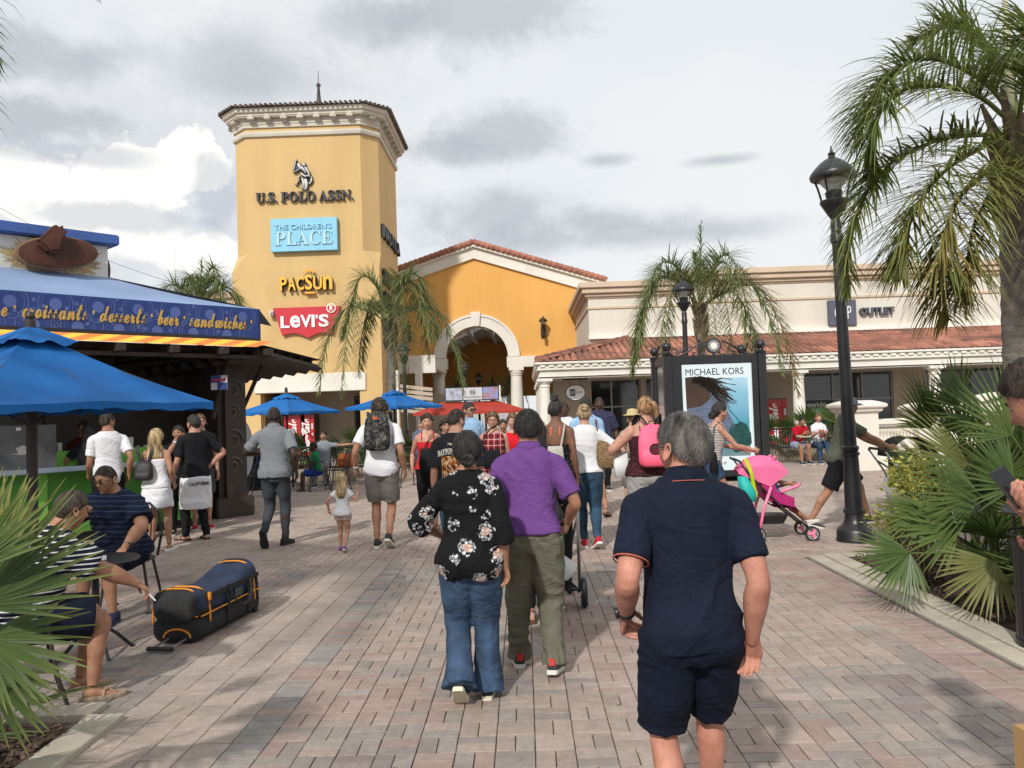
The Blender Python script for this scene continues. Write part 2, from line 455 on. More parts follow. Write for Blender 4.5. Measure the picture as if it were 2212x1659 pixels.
kerb('planting_bed_kerb', [(RPX0 + .165, RPY0 - .35), (RPX0 + .165, RPY1 + .15)], -.18, .03)
kerb('planting_bed_kerb', [(RPX1 + .01, RPY1 + .15), (RPX1 + 4, RPY1 + .15)], -.18, .03)
kerb('planting_bed_kerb', [(RPX1 + .01, RPY0 - .17), (RPX1 + 4, RPY0 - .17)], -.18, .03)
m_soil = mat('mulch', (.062, .042, .03), .95, .5, 25, 1.0, 60)
def bed(name, x0, x1, y0, y1, z=.02, n=40):
 b = MB(); vs = []; fs = []
 for j in range(n + 1):
  for i in range(n + 1):
   x = x0 + (x1 - x0) * i / n; y = y0 + (y1 - y0) * j / n
   e = min(i, j, n - i, n - j); vs.append((x, y, z + min(e, 4) * .008 + .03 * noise.noise(Vector((x * 3, y * 3, 1))) * (e > 0) + .012 * noise.noise(Vector((x * 17, y * 17, 1))) * (e > 0)))
 for j in range(n):
  for i in range(n): a = j * (n + 1) + i; fs.append((a, a + 1, a + n + 2, a + n + 1))
 b.add(vs, fs); return tag(b.build(name, m_soil, smooth=True), kind='structure')
bed('mulch_bed', LPX - 4, LPX - .17, 1.0, LPY - .17)
bed('mulch_bed', RPX1 + .0, RPX1 + 5, RPY0 - .2, RPY1 - .03)
def bark():
 rnd = random.Random(8); b = MB()
 for k in range(5000):
  if k % 3: x, y = RPX1 + rnd.uniform(0, 2.2), rnd.uniform(RPY0, RPY1 - .1)
  else: x, y = LPX - .2 - rnd.uniform(0, 1.5), rnd.uniform(3, LPY - .2)
  s = rnd.uniform(.008, .03); a = rnd.uniform(0, PI); z = .045 + rnd.uniform(0, .02)
  M = Matrix.Translation((x, y, z)) @ Euler((rnd.uniform(-.5, .5), rnd.uniform(-.5, .5), a)).to_matrix().to_4x4()
  b.box(-s, s, -s * .4, s * .4, -.003, .003, M)
 tag(b.build('bark_mulch', mat('bark', (.10, .065, .045), .95, .5, 30)), 'dark bark chips covering the planting beds', kind='stuff')
bark()
# ------------------------------------------------------------------ tower
m_stucco = mat('ochre_stucco', (.58, .40, .18), .9, .06, 1.1, .3, 45, dirt=.20, stretch=(1, 1, .22), detail=8)
m_stucco2 = mat('orange_stucco', (.68, .365, .10), .9, .06, 1.1, .3, 45, dirt=.14, stretch=(1, 1, .22), detail=8)
m_trim = mat('stone_trim', (.56, .52, .44), .85, .07, 1.2, .2, 40, dirt=.35)
m_white = mat('white_trim', (.70, .67, .60), .8, .05, 1.2, .1, 40, dirt=.25)
m_cream = mat('cream_stucco', (.61, .575, .50), .9, .05, 1.0, .2, 50, dirt=.16, stretch=(1, 1, .22))
m_beige = mat('beige_cornice', (.55, .435, .32), .85, .06, .8, .1, 40, dirt=.15)
m_darktile = mat('weathered_tile', (.10, .075, .06), .9, .5, 3, .4, 40)
m_tile = mat('clay_tile', (.36, .15, .10), .85, .25, 2.2, .3, 60, alt=(.30, .13, .09), dirt=.5)
m_black = mat('black_paint', (.014, .014, .016), .38, .2, 6, .08, 50, spec=.5)
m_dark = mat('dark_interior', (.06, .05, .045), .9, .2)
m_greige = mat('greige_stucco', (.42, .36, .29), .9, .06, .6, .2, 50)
m_glass = mat('shop_glass', (.02, .024, .028), .06, .5, .7, spec=.8)
m_alu = mat('window_frame', (.30, .29, .28), .5, .05)
def oct_ring(x0, x1, y0, y1, ch, z):
 return [Vector((x, y, z)) for x, y in ((x0 + ch, y0), (x1 - ch, y0), (x1, y0 + ch), (x1, y1 - ch), (x1 - ch, y1), (x0 + ch, y1), (x0, y1 - ch), (x0, y0 + ch))]
def zat(px, py, Y): return at(px, py, Y).z
TX0, TX1 = at(513, 450, YT + .7).x, at(818, 350, YT + .7).x + .0
TY1 = YT + (TX1 - TX0)
CH = .62
def tower():
 t = thing('tower', 'tall square ochre tower with chamfered corners, bracketed cornice and shop signs', 'tower', ((TX0 + TX1) / 2, (YT + TY1) / 2, 0))
 x0, x1, y0, y1 = TX0, TX1, YT, TY1
 zt = zat(700, 272, YT); zb = zat(513, 553, YT); zb2 = zat(513, 588, YT)
 b = MB(); b.loft([oct_ring(x0, x1, y0, y1, CH, zb), oct_ring(x0, x1, y0, y1, CH, zt + .3)])
 b.build('upper_shaft', m_stucco, t, world=True)
 e = .025
 b = MB(); b.loft([oct_ring(x0 - e, x1 + e, y0 - e, y1 + e, .03, zb2), oct_ring(x0 - e * .5, x1 + e * .5, y0 - e * .5, y1 + e * .5, CH * .45, (zb + zb2) / 2), oct_ring(x0 + .001, x1 - .001, y0 + .001, y1 - .001, CH, zb + .06)])
 b.build('corner_splay', m_stucco, t, world=True)
 xa, xb = at(564, 900, YT).x, at(779, 900, YT).x
 zl = zat(660, 846, YT)
 X0, X1, Y0, Y1 = x0 - e, x1 + e, y0 - e, y1 + e; w = .6
 b = MB(); b.box(X0, xa, Y0, Y0 + w, 0, zb2); b.box(xb, X1, Y0, Y0 + w, 0, zb2); b.box(xa, xb, Y0, Y0 + w, zl, zb2)
 b.box(X0, X0 + w, Y0 + w, Y1, 0, zb2); b.box(X1 - w, X1, Y0 + w, Y1, 0, zb2); b.box(X0 + w, X1 - w, Y1 - w, Y1, 0, zb2); b.box(X0 + w, X1 - w, Y0 + w, Y1 - w, zl + .5, zl + .7)
 b.build('lower_shaft', m_stucco, t, world=True)
 b = MB(); b.box(xa + .02, xb - .02, Y0 + 2.6, Y0 + 2.75, 0, zl + .5); b.build('lobby_wall', m_greige, t, world=True)
 dx0, dx1 = at(742, 900, YT).x, at(775, 900, YT).x
 b = MB(); b.box(dx0, dx1, Y0 + 2.45, Y0 + 2.59, 0, 2.5); d = b.build('door', m_glass, t, world=True)
 b = MB()
 for q in (dx0, (dx0 + dx1) / 2, dx1): b.box(q - .04, q + .04, Y0 + 2.38, Y0 + 2.44, 0, 2.5)
 for q in (.05, 1.1, 2.1, 2.5): b.box(dx0, dx1, Y0 + 2.36, Y0 + 2.42, q - .04, q + .04)
 b.build('door_frame', m_black, d, world=True)
 b = MB(); b.box(at(551, 830, YT).x, at(791, 830, YT).x, Y0 - .08, Y0 - .002, zl - .02, zat(553, 811, YT)); b.build('lintel', m_white, t, world=True, bevel=.02)
 b = MB()
 prof = [(0, 0), (.10, .0), (.10, .55), (.16, .58), (.16, .66), (.04, .74)]
 for (q0, q1) in ((X0, xa), (xb, X1)):
  b.loft([[Vector((q0 - d_, Y0 - d_, z)), Vector((q1 + d_, Y0 - d_, z)), Vector((q1 + d_, Y0 + .3, z)), Vector((q0 - d_, Y0 + .3, z))] for d_, z in prof])
 b.build('plinth', m_white, t, world=True)
 zs = zat(700, 286, YT)
 def ringset(prof, name, m, ch0=CH):
  b = MB(); b.loft([oct_ring(x0 - d, x1 + d, y0 - d, y1 + d, ch0 + d * .4, z) for d, z in prof]); return b.build(name, m, t, world=True)
 ringset([(.0, zs - .12), (.09, zs - .10), (.11, zs), (.09, zs + .10), (.0, zs + .12)], 'string_band', m_trim)
 H = zat(700, 226, YT - .5) - zt
 ringset([(.0, zt), (.07, zt + .0), (.07, zt + .12), (.10, zt + .14), (.10, zt + H * .52), (.30, zt + H * .53), (.30, zt + H * .58), (.33, zt + H * .60), (.33, zt + H * .74), (.40, zt + H * .76), (.42, zt + H * .80), (.42, zt + H * .95), (.46, zt + H * .97), (.46, zt + H)], 'cornice', m_trim)
 def bracket(x, y, rz):
  b = MB(); M = Matrix.Translation((x - t.location.x, y - t.location.y, zt + .16)) @ Matrix.Rotation(rz, 4, 'Z')
  b.prism([(0, 0), (-.06, .0), (-.08, .08), (-.06, .16), (-.10, .22), (-.17, .30), (-.24, .33), (-.25, H * .52 - .17), (0, H * .52 - .17)], -.10, .10, 'x', M)
  b.box(-.13, .13, -.27, 0, H * .52 - .26, H * .52 - .165, M)
  b.build('bracket', m_trim, t, bevel=.015)
 n = 7
 for k in range(n): bracket(x0 + CH + (x1 - x0 - 2 * CH) * (k + .5) / n, y0 - .1, 0)
 for k in range(n):
  bracket(x1 + .1, y0 + CH + (y1 - y0 - 2 * CH) * (k + .5) / n, PI / 2)
  bracket(x0 - .1, y0 + CH + (y1 - y0 - 2 * CH) * (k + .5) / n, -PI / 2)
 bracket(x1 - CH / 2 + .05, y0 + CH / 2 - .05, PI / 4); bracket(x0 + CH / 2 - .05, y0 + CH / 2 - .05, -PI / 4)
 ze = zt + H; d = .52
 cx, cy = (x0 + x1) / 2, (y0 + y1) / 2; zr = ze + .75
 ring = oct_ring(x0 - d, x1 + d, y0 - d, y1 + d, CH + .25, ze + .02)
 b = MB(); b.add(ring + [Vector((cx, cy, zr))], [(i, (i + 1) % 8, 8) for i in range(8)]); b.add(ring, [list(range(7, -1, -1))]); b.build('roof', m_darktile, t, world=True)
 b = MB()
 for i in range(8):
  A, B = ring[i], ring[(i + 1) % 8]; L_ = (B - A).length; n = max(2, round(L_ / .2)); u = (B - A).normalized()
  top = Vector((cx, cy, zr))
  for k in range(n):
   p = A + u * (L_ * (k + .5) / n); inward = Vector((u.y, -u.x, 0)); inward = inward if inward.dot(top - p) > 0 else -inward
   lim = min((p - A).length, (B - p).length) + .35 if L_ > 2 else 1.0
   Lr = min(3.4, lim * 1.0 + .3); sl_ = (zr - ze) / ((top - p).dot(inward))
   q = p - inward * .09 + Vector((0, 0, .02)); r_ = p + inward * Lr + Vector((0, 0, sl_ * Lr))
   seg = max(2, int(Lr / .45))
   for s_ in range(seg):
    a_ = q.lerp(r_, s_ / seg); c_ = q.lerp(r_, (s_ + 1.12) / seg)
    b.tube([a_ + Vector((0, 0, .02)), c_ + Vector((0, 0, .005))], [.062, .05], 8)
 b.build('roof_tiles', m_darktile, t, world=True, kind='stuff')
 b = MB(); b.lathe([(.05, zr - .1), (.34, zr - .05), (.34, zr + .1), (.18, zr + .22), (.22, zr + .3), (.13, zr + .42), (.05, zr + 1.35), (.10, zr + 1.4), (.10, zr + 1.47), (.02, zr + 1.55), (.012, zr + 2.1)], (cx, cy, 0), 10)
 b.build('finial', mat('old_bronze', (.07, .065, .06), .6), t, world=True, smooth=True)
 return t
tower()
def gable_hall():
 t = thing('gable_hall', 'bright orange gabled hall with a great white round arch behind the tower', 'building', (at(1022, 700, YG).x, YG, 0))
 A = at(1022, 528, YG); E = at(1288, 603, YG); half = E.x - A.x; Lx = A.x - half
 zs = zat(1112, 770, YG)               # underside of the orange wall
 cx = at(1030, 760, YG).x; ro = (at(1124, 770, YG).x - at(940, 770, YG).x) / 2; ri = ro - .56
 zsp = zs + .02; topz = zat(1030, 680, YG); fz = (topz - zsp) / ro
 slope = (A.z - E.z) / half
 b = MB(); xs = sorted(set([Lx, A.x, E.x, cx - ri, cx + ri] + [cx + ri * math.cos(PI * k / 24) for k in range(25)] + [Lx + (E.x - Lx) * k / 20 for k in range(21)]))
 top = [(x, A.z - .62 - abs(x - A.x) * slope) for x in xs]
 def zb(x):
  d = abs(x - cx)
  return zs if d >= ri - 1e-6 else zsp + math.sqrt(max(0, ri * ri - d * d)) * fz
 for (x, zt_), (x2, zt2) in zip(top[:-1], top[1:]):
  b.prism([(x, zb(x)), (x2, zb(x2)), (x2, zt2), (x, zt_)], YG, YG + .5)
 b.build('front_wall', m_stucco2, t, world=True)
 for sg in (-1, 1):
  b = MB()
  P = lambda x, dz: (A.x + sg * x, A.z + dz - x * slope)
  b.prism([P(0, -.70), P(half + .2, -.70), P(half + .2, -.05), P(0, -.05)][::sg], YG - .14, YG + .3)
  b.prism([P(0, -.16), P(half + .3, -.16), P(half + .3, .02), P(0, .02)][::sg], YG - .30, YG + .3)
  b.build('raking_cornice', m_white, t, world=True)
  b = MB(); n = 26; L_ = half + .45
  for k in range(n):
   a_, c_ = L_ * k / n, L_ * (k + 1.1) / n
   p, q = P(c_, .04), P(a_, .12)
   b.tube([(p[0], YG - .30, p[1]), (q[0], YG - .30, q[1])], [.15, .12], 8)
   b.tube([(p[0], YG + .05, p[1] + .02), (q[0], YG + .05, q[1] + .02)], [.15, .12], 8)
  b.build('verge_tiles', m_tile, t, world=True, kind='stuff')
  b = MB(); b.prism([P(0, 0), P(half + .4, 0), P(half + .4, .06), P(0, .06)][::sg], YG + .1, YG + 4.2); b.build('roof', m_tile, t, world=True)
 b = MB(); rings = []
 for k in range(33):
  a = PI * k / 32; c_, s_ = math.cos(a), math.sin(a) * fz
  r4 = [(ri, YG - .10), (ri, YG + .5), (ro, YG + .02), (ro, YG - .10)]
  rings.append([Vector((cx + r * c_, y, zsp + r * s_)) for r, y in r4])
 b.loft(rings); b.build('arch_ring', m_white, t, world=True)
 b = MB(); rings = []
 for k in range(33):
  a = PI * k / 32; c_, s_ = math.cos(a), math.sin(a) * fz
  rings.append([Vector((cx + r * c_, y, zsp + r * s_)) for r, y in ((ro - .09, YG - .15), (ro - .09, YG - .10), (ro + .02, YG - .08), (ro + .02, YG - .15))])
 b.loft(rings); b.build('arch_moulding', m_white, t, world=True)
 b = MB(); b.prism([(cx - .17, topz - .58), (cx + .17, topz - .58), (cx + .25, topz + .12), (cx - .25, topz + .12)], YG - .24, YG - .05); b.build('keystone', m_white, t, world=True, bevel=.02)
 ze = zat(1112, 793, YG)
 for sg in (-1, 1):
  xa = cx + sg * (ri - .06); xb = E.x if sg > 0 else Lx
  b = MB(); b.box(min(xa, xb), max(xa, xb), YG - .17, YG + .45, ze, zs - .003); b.build('entablature', m_white, t, world=True)
  xc = cx + sg * (ri + .38)
  b = MB(); b.box(xc - .36, xc + .36, YG - .2, YG + .5, ze - .16, ze - .003); b.lathe([(.30, ze - .34), (.34, ze - .26), (.34, ze - .17)], (xc, YG + .12, 0), 20); b.lathe([(.33, 0), (.33, 1.2), (.31, 2.2), (.27, ze - .42), (.30, ze - .40), (.30, ze - .36), (.27, ze - .34)], (xc, YG + .12, 0), 24)
  b.build('column', m_white, t, world=True, smooth=True, angle=35)
 Yi = YG + 12
 b = MB(); b.box(Lx, Lx + .3, YG + .5, Yi, 0, zs + 2.6); b.box(E.x - .3, E.x, YG + .5, Yi, 0, zs + 2.6); b.build('side_wall', m_stucco2, t, world=True)
 b = MB(); b.prism([(Lx + .3, 2.6), (E.x - .3, 2.6), (E.x - .3, 5.2), (A.x, 5.2 + half * .42), (Lx + .3, 5.2)], Yi, Yi + .3); b.build('inner_wall', m_stucco2, t, world=True)
 m_ceil = mat('painted_boards', (.74, .73, .70), .8, .08, 2)
 for sg in (-1, 1):
  pz = lambda x: 4.3 + (half - x) * .40
  for ya, yb_ in ((YG + .5, YG + 4.2), (YG + 6.4, Yi)):
   b = MB(); b.prism([(A.x, pz(0)), (A.x + sg * half, pz(half)), (A.x + sg * half, pz(half) + .1), (A.x, pz(0) + .1)][::sg], ya, yb_); b.build('ceiling', m_ceil, t, world=True)
  for k in range(9):
   y = YG + 1.2 + k * 1.3
   b = MB(); b.prism([(A.x, pz(0) - .3), (A.x + sg * half, pz(half) - .3), (A.x + sg * half, pz(half)), (A.x, pz(0))][::sg], y, y + .16); b.build('rafter', m_ceil, t, world=True)
  for k in range(5):
   x = half * (k + .5) / 5
   b = MB(); b.box(A.x + sg * x - .09, A.x + sg * x + .09, YG + .5, Yi, pz(x) - .55, pz(x) - .3); b.build('purlin', m_ceil, t, world=True)
 return t
gable_hall()
def link_canopy():
 t = thing('covered_walk', 'pale fascia of the covered walk between tower and arch', 'canopy', (at(900, 800, 37).x, 37, 0))
 x0, x1 = TX1 + .15, at(948, 800, 38).x
 b = MB(); b.box(x0, x1, 36.5, 36.9, zat(900, 806, 36.5), zat(900, 768, 36.5)); b.build('fascia', m_white, t, world=True)
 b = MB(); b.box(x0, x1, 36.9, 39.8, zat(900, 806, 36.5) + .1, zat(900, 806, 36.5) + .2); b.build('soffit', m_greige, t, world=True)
 zt = zat(880, 828, 34.5)
 for k in range(6):
  M = Matrix.Translation((at(862, 850, 34.5).x, 34.2, zt - .2 * k - .1)) @ Matrix.Rotation(R(8), 4, 'Y')
  b = MB(); b.box(0, 1.45, -.05, .05, -.07, .07, M); b.build('slat', m_greige, t, world=True)
 b = MB(); b.box(x0 + .0, x0 + .35, 34.0, 34.4, 0, zat(860, 806, 36.5)); b.box(x1 - .9, x1 - .6, 36.4, 36.8, 0, zat(900, 806, 36.5)); b.build('post', m_white, t, world=True)
 b = MB(); b.box(x0, x1 + .8, 39.0, 39.2, 0, 2.6); b.build('shop_wall', m_greige, t, world=True)
link_canopy()
# ------------------------------------------------------------------ cream building with arcade
def cream():
 xc = at(1270, 640, YC).x; xr = xc + 34; xj = at(1500, 640, YC).x
 t = thing('outlet_building', 'long cream shop building with beige stepped cornice behind the tiled arcade', 'building', (xc, YC, 0))
 zL = zat(1300, 611, YC); zR = zat(1700, 578, YC)
 b = MB(); b.box(xc, xj, YC, YC + 20, 2.9, zL - .6); b.box(xj, xr, YC, YC + 20, 2.9, zR - .6); b.build('wall', m_cream, t, world=True)
 def corn(x0, x1, z, ret):
  for d, a, c_, nm in ((.34, -.22, 0, 'cornice'), (.24, -.42, -.223, 'cornice'), (.12, -.55, -.423, 'cornice'), (.05, -.62, -.553, 'cornice')):
   b = MB(); b.box(x0 - (d if ret else 0), x1, YC - d, YC + 20, z + a, z + c_); b.build(nm, m_beige, t, world=True, bevel=.02)
 corn(xc, xj - .3, zL, True); corn(xj - .29, xr, zR, True)
 zsL, zsR = zat(1330, 664, YC), zat(1700, 646, YC)
 b = MB(); b.box(xc - .05, xj - .02, YC - .05, YC + 19.9, zsL - .04, zsL + .04); b.box(xj - .02 , xr, YC - .05, YC - .001, zsR - .04, zsR + .04); b.build('string_course', m_beige, t, world=True)
 b = MB(); b.box(xc - .03, xr, YC - .12, YC - .002, 4.36, 4.55); b.box(xc - .03, xr, YC - .17, YC - .121, 4.36, 4.42); b.build('roof_flashing', m_white, t, world=True)
 wins = [(1395, 1650), (1735, 1930), (2001, 2169)]
 xs = [xc - .0]
 z0, z1 = .35, zat(1800, 803, YC)
 b = MB(); prev = xc
 for (p, q) in [(1195, 1385)] + wins:
  a_, c_ = at(p, 850, YC).x, at(q, 850, YC).x
  b.box(prev, a_, YC - .02, YC + .3, 0, 2.9); b.box(a_, c_, YC - .02, YC + .3, z1, 2.9); b.box(a_, c_, YC - .02, YC + .3, 0, z0); prev = c_
 b.box(prev, xr, YC - .02, YC + .3, 0, 2.9)
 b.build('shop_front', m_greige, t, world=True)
 for (p, q) in [(1195, 1385)] + wins:
  a_, c_ = at(p, 850, YC).x, at(q, 850, YC).x
  b = MB(); b.box(a_ + .01, c_ - .01, YC + .12, YC + .16, z0, z1); w = b.build('window', m_glass, t, world=True)
  b = MB(); n = max(2, round((c_ - a_) / 1.25))
  for k in range(n + 1):
   x = a_ + .03 + (c_ - a_ - .06) * k / n; b.box(x - .03, x + .03, YC + .05, YC + .115, z0, z1)
  for z in (z0 + .03, (z0 + z1) / 2 + .15, z1 - .03): b.box(a_, c_, YC + .045, YC + .11, z - .028, z + .028)
  b.build('window_frame', m_alu, w, world=True)
 p = at(1738, 900, YC).x; s = thing('window_poster', 'dark sale poster with blue ring hung in the arcade shop window', 'poster', (p, YC + .04, 1.0))
 b = MB(); b.box(0, 1.15, 0, .012, -.1, .72); b.build('sheet', mat('poster_dark', (.03, .035, .045), .5), s)
 b = xf(text_mb('rewide', .85, .19, .004, .01), Matrix.Translation((.02, -.001, .46))); b.build('lettering', mat('poster_text', (.55, .6, .62), .6), s)
 b = MB(); b.loft([[Vector((.62 + r * math.cos(2 * PI * k / 28), y, -.0 + r * math.sin(2 * PI * k / 28) + .06)) for k in range(28)] for r, y in ((.34, -.002), (.34, -.008), (.25, -.008), (.25, -.002))], cap=False)
 b.build('ring', mat('poster_blue', (.02, .18, .32), .5), s)
 return t, xc, xr
cream_t, CXL, CXR = cream()
def arcade():
 xl = at(1160, 784, YA).x; xr = xl + 34
 ze = zat(1362, 776, YA); zw = zat(1500, 730, YC); zb = zat(1362, 812, YA)
 t = thing('arcade', 'arcade with white dentil entablature, round columns and clay tile roof', 'arcade', (xl, YA, 0))
 Yb = YC - .02; run = Yb - YA
 b = MB(); b.add([(xl, YA, ze), (xr, YA, ze), (xr, Yb, zw), (xl + run, Yb, zw)], [(0, 1, 2, 3)]); b.add([(xl, YA, ze), (xl + run, Yb, zw), (xl + run, YG - .2, zw), (xl, YG - .2, ze)], [(0, 1, 2, 3)])
 b.build('roof_deck', m_tile, t, world=True)
 b = MB(); cols = []; rnd = random.Random(4)
 nx = int((xr - xl) / .235); rows = 9; sl_ = (zw - ze) / run
 def tile(p, q, side, tint):
  up = Vector((0, 0, 1)); rings = []
  for (c_, r_) in ((p, .105), (q, .085)):
   rings.append([c_ + side * (r_ * math.cos(PI * k / 5)) + up * (r_ * .8 * math.sin(PI * k / 5)) for k in range(6)])
  n0 = len(b.v); b.loft(rings, cap=False, closed=False); b.add([rings[0][k] for k in range(6)], [(0, 1, 2, 3, 4, 5)]); cols.extend([(*tint, 1)] * (len(b.v) - n0))
 for i in range(nx):
  x = xl + .12 + i * .235
  for k in range(rows):
   y0 = YA - .07 + (run + .05) * k / rows; y1 = y0 + (run / rows) * 1.12
   if (x - xl) < (y0 - YA) - .05 : continue
   g_ = rnd.uniform(.75, 1.15); dk = noise.noise(Vector((x * .5, y0 * .8, 0))); g_ *= .72 if dk < -.28 else 1
   w = rnd.uniform(-.06, .08)
   tile(Vector((x, y0, ze + (y0 - YA) * sl_ + .045 + rnd.uniform(0, .008))), Vector((x, y1, ze + (y1 - YA) * sl_ + .03)), Vector((1, 0, 0)), (g_, g_ * (1 + w), g_ * (1 + w)))
 ny = int((YG - YA) / .235)
 for i in range(ny):
  y = YA + .12 + i * .235
  for k in range(rows):
   x0 = xl - .07 + (run + .05) * k / rows; x1 = x0 + (run / rows) * 1.12
   if (y - YA) < (x0 - xl) - .05: continue
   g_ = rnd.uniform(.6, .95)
   tile(Vector((x0, y, ze + (x0 - xl) * sl_ + .045)), Vector((x1, y, ze + (x1 - xl) * sl_ + .03)), Vector((0, 1, 0)), (g_, g_, g_))
 for k in range(13):       # hip tiles
  a_ = k / 13; c_ = (k + 1.1) / 13
  p = Vector((xl + run * a_, YA + run * a_, ze + (zw - ze) * a_ + .1)); q = Vector((xl + run * c_, YA + run * c_, ze + (zw - ze) * c_ + .09))
  n0 = len(b.v); b.tube([p, q], [.13, .11], 8); g_ = rnd.uniform(.5, .9); cols.extend([(g_, g_, g_, 1)] * (len(b.v) - n0))
 me = b.mesh('roof_tiles', mat('arcade_tile', (.39, .165, .11), .85, .2, 1.1, .3, 60, alt=(.25, .12, .09), attr='tint', dirt=.35), off=t.location); with_tint(me, cols)
 tag(link('roof_tiles', me, t), kind='stuff')
 h = ze - zb
 def band(d, a_, c_, nm):
  b = MB(); b.box(xl - d + .12, xr, YA - d + .12, YA + .5, zb + h * a_, zb + h * c_); b.build(nm, m_white, t, world=True, bevel=.012)
  b = MB(); b.box(xl - d + .12, xl + .5, YA + .502, YG - .3, zb + h * a_, zb + h * c_); b.build(nm, m_white, t, world=True, bevel=.012)
 band(.20, .86, .995, 'crown_moulding'); band(.10, .62, .858, 'dentil_course'); band(.14, .50, .618, 'moulding'); band(.04, .26, .498, 'frieze'); band(.08, .0, .258, 'architrave')
 b = MB(); n = int((xr - xl) / .30)
 for k in range(n):
  x = xl + .1 + k * .30; b.box(x, x + .17, YA - .04, YA + .019, zb + h * .70, zb + h * .84)
 for k in range(int(11 / .30)):
  y = YA + .1 + k * .30; b.box(xl - .06, xl + .0185, y, y + .17, zb + h * .70, zb + h * .84)
 b.build('dentils', m_white, t, world=True, kind='stuff')
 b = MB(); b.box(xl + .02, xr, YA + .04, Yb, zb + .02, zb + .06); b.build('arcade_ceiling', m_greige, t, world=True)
 def column(x, y):
  b = MB(); b.box(x - .27, x + .27, y - .27, y + .27, zb - .09, zb - .002); b.box(x - .27, x + .27, y - .27, y + .27, .0, .10)
  b.lathe([(.25, .10), (.25, .2), (.215, .24), (.215, .9), (.20, 1.7), (.175, zb - .3), (.20, zb - .28), (.20, zb - .24), (.18, zb - .22), (.20, zb - .16), (.25, zb - .12), (.25, zb - .09)], (x, y, 0), 24)
  b.build('column', m_white, t, world=True, smooth=True, angle=35)
 for px in (1178, 1452, 1727, 2022, 2330): column(at(px, 880, YA + .25).x, YA + .25)
 for k in (1, 2, 3): column(xl + .27, YA + .25 + 3.4 * k)
 return t
arcade()
def arcade_floor():
 pass
def balustrade():
 Yb = 20.0; m = mat('white_masonry', (.68, .64, .56), .8, .05, 2, .1, 40, dirt=.2)
 x0 = at(1850, 900, Yb).x
 t = thing('balustrade', 'low white balustrade with moulded caps behind the palmettos', 'balustrade', (x0, Yb, 0))
 zr = zat(1900, 905, Yb)
 def pier(x, w, ztop, gable=False):
  b = MB(); b.box(x - w, x + w, Yb - w, Yb + w, 0, ztop - .28)
  b.loft([[Vector((x + sx * (w + d), Yb + sy * (w + d), z)) for sx, sy in ((-1, -1), (1, -1), (1, 1), (-1, 1))] for d, z in ((.0, ztop - .279), (.08, ztop - .22), (.08, ztop - .17), (.16, ztop - .13), (.16, ztop - .06), (.04, ztop - .01), (-.1, ztop + .03))])
  b.build('pier', m, t, world=True, bevel=.01)
 pier(x0, .37, zat(1850, 868, Yb)); xb = at(2090, 900, Yb).x;
 pier(xb - 1.0, .3, zat(2000, 872, Yb))
 zt = 1.36; b = MB()
 b.prism([(xb - .7, 0), (xb + 2.8, 0), (xb + 2.8, zt), (xb + 1.2, zt + .26), (xb + .7, zt + .26), (xb - .7, zt)], Yb - .25, Yb + .25)
 b.prism([(xb - .75, zt + .0), (xb + .7, zt + .28), (xb + 1.2, zt + .28), (xb + 2.85, zt + .0), (xb + 2.85, zt + .12), (xb + 1.2, zt + .40), (xb + .7, zt + .40), (xb - .75, zt + .12)], Yb - .36, Yb + .36)
 b.build('parapet', m, t, world=True, bevel=.02)
 b = MB(); b.box(x0 + .38, xb - 1.31, Yb - .19, Yb + .19, zr - .14, zr); b.box(x0 + .38, xb - 1.31, Yb - .15, Yb + .15, zr - .19, zr - .141); b.build('rail', m, t, world=True, bevel=.02)
 b = MB(); b.box(x0 + .38, xb - 1.31, Yb - .2, Yb + .2, 0, .22); b.build('kerb', m, t, world=True, bevel=.02)
 n = 12
 for k in range(n):
  x = x0 + .38 + (xb - 1.31 - x0 - .38) * (k + .5) / n
  b = MB(); b.lathe([(.07, .22), (.07, .28), (.04, .32), (.085, .5), (.075, .62), (.035, .82), (.045, .88), (.07, .92), (.07, zr - .19)], (x, Yb, 0), 10); b.build('baluster', m, t, world=True, smooth=True)
balustrade()
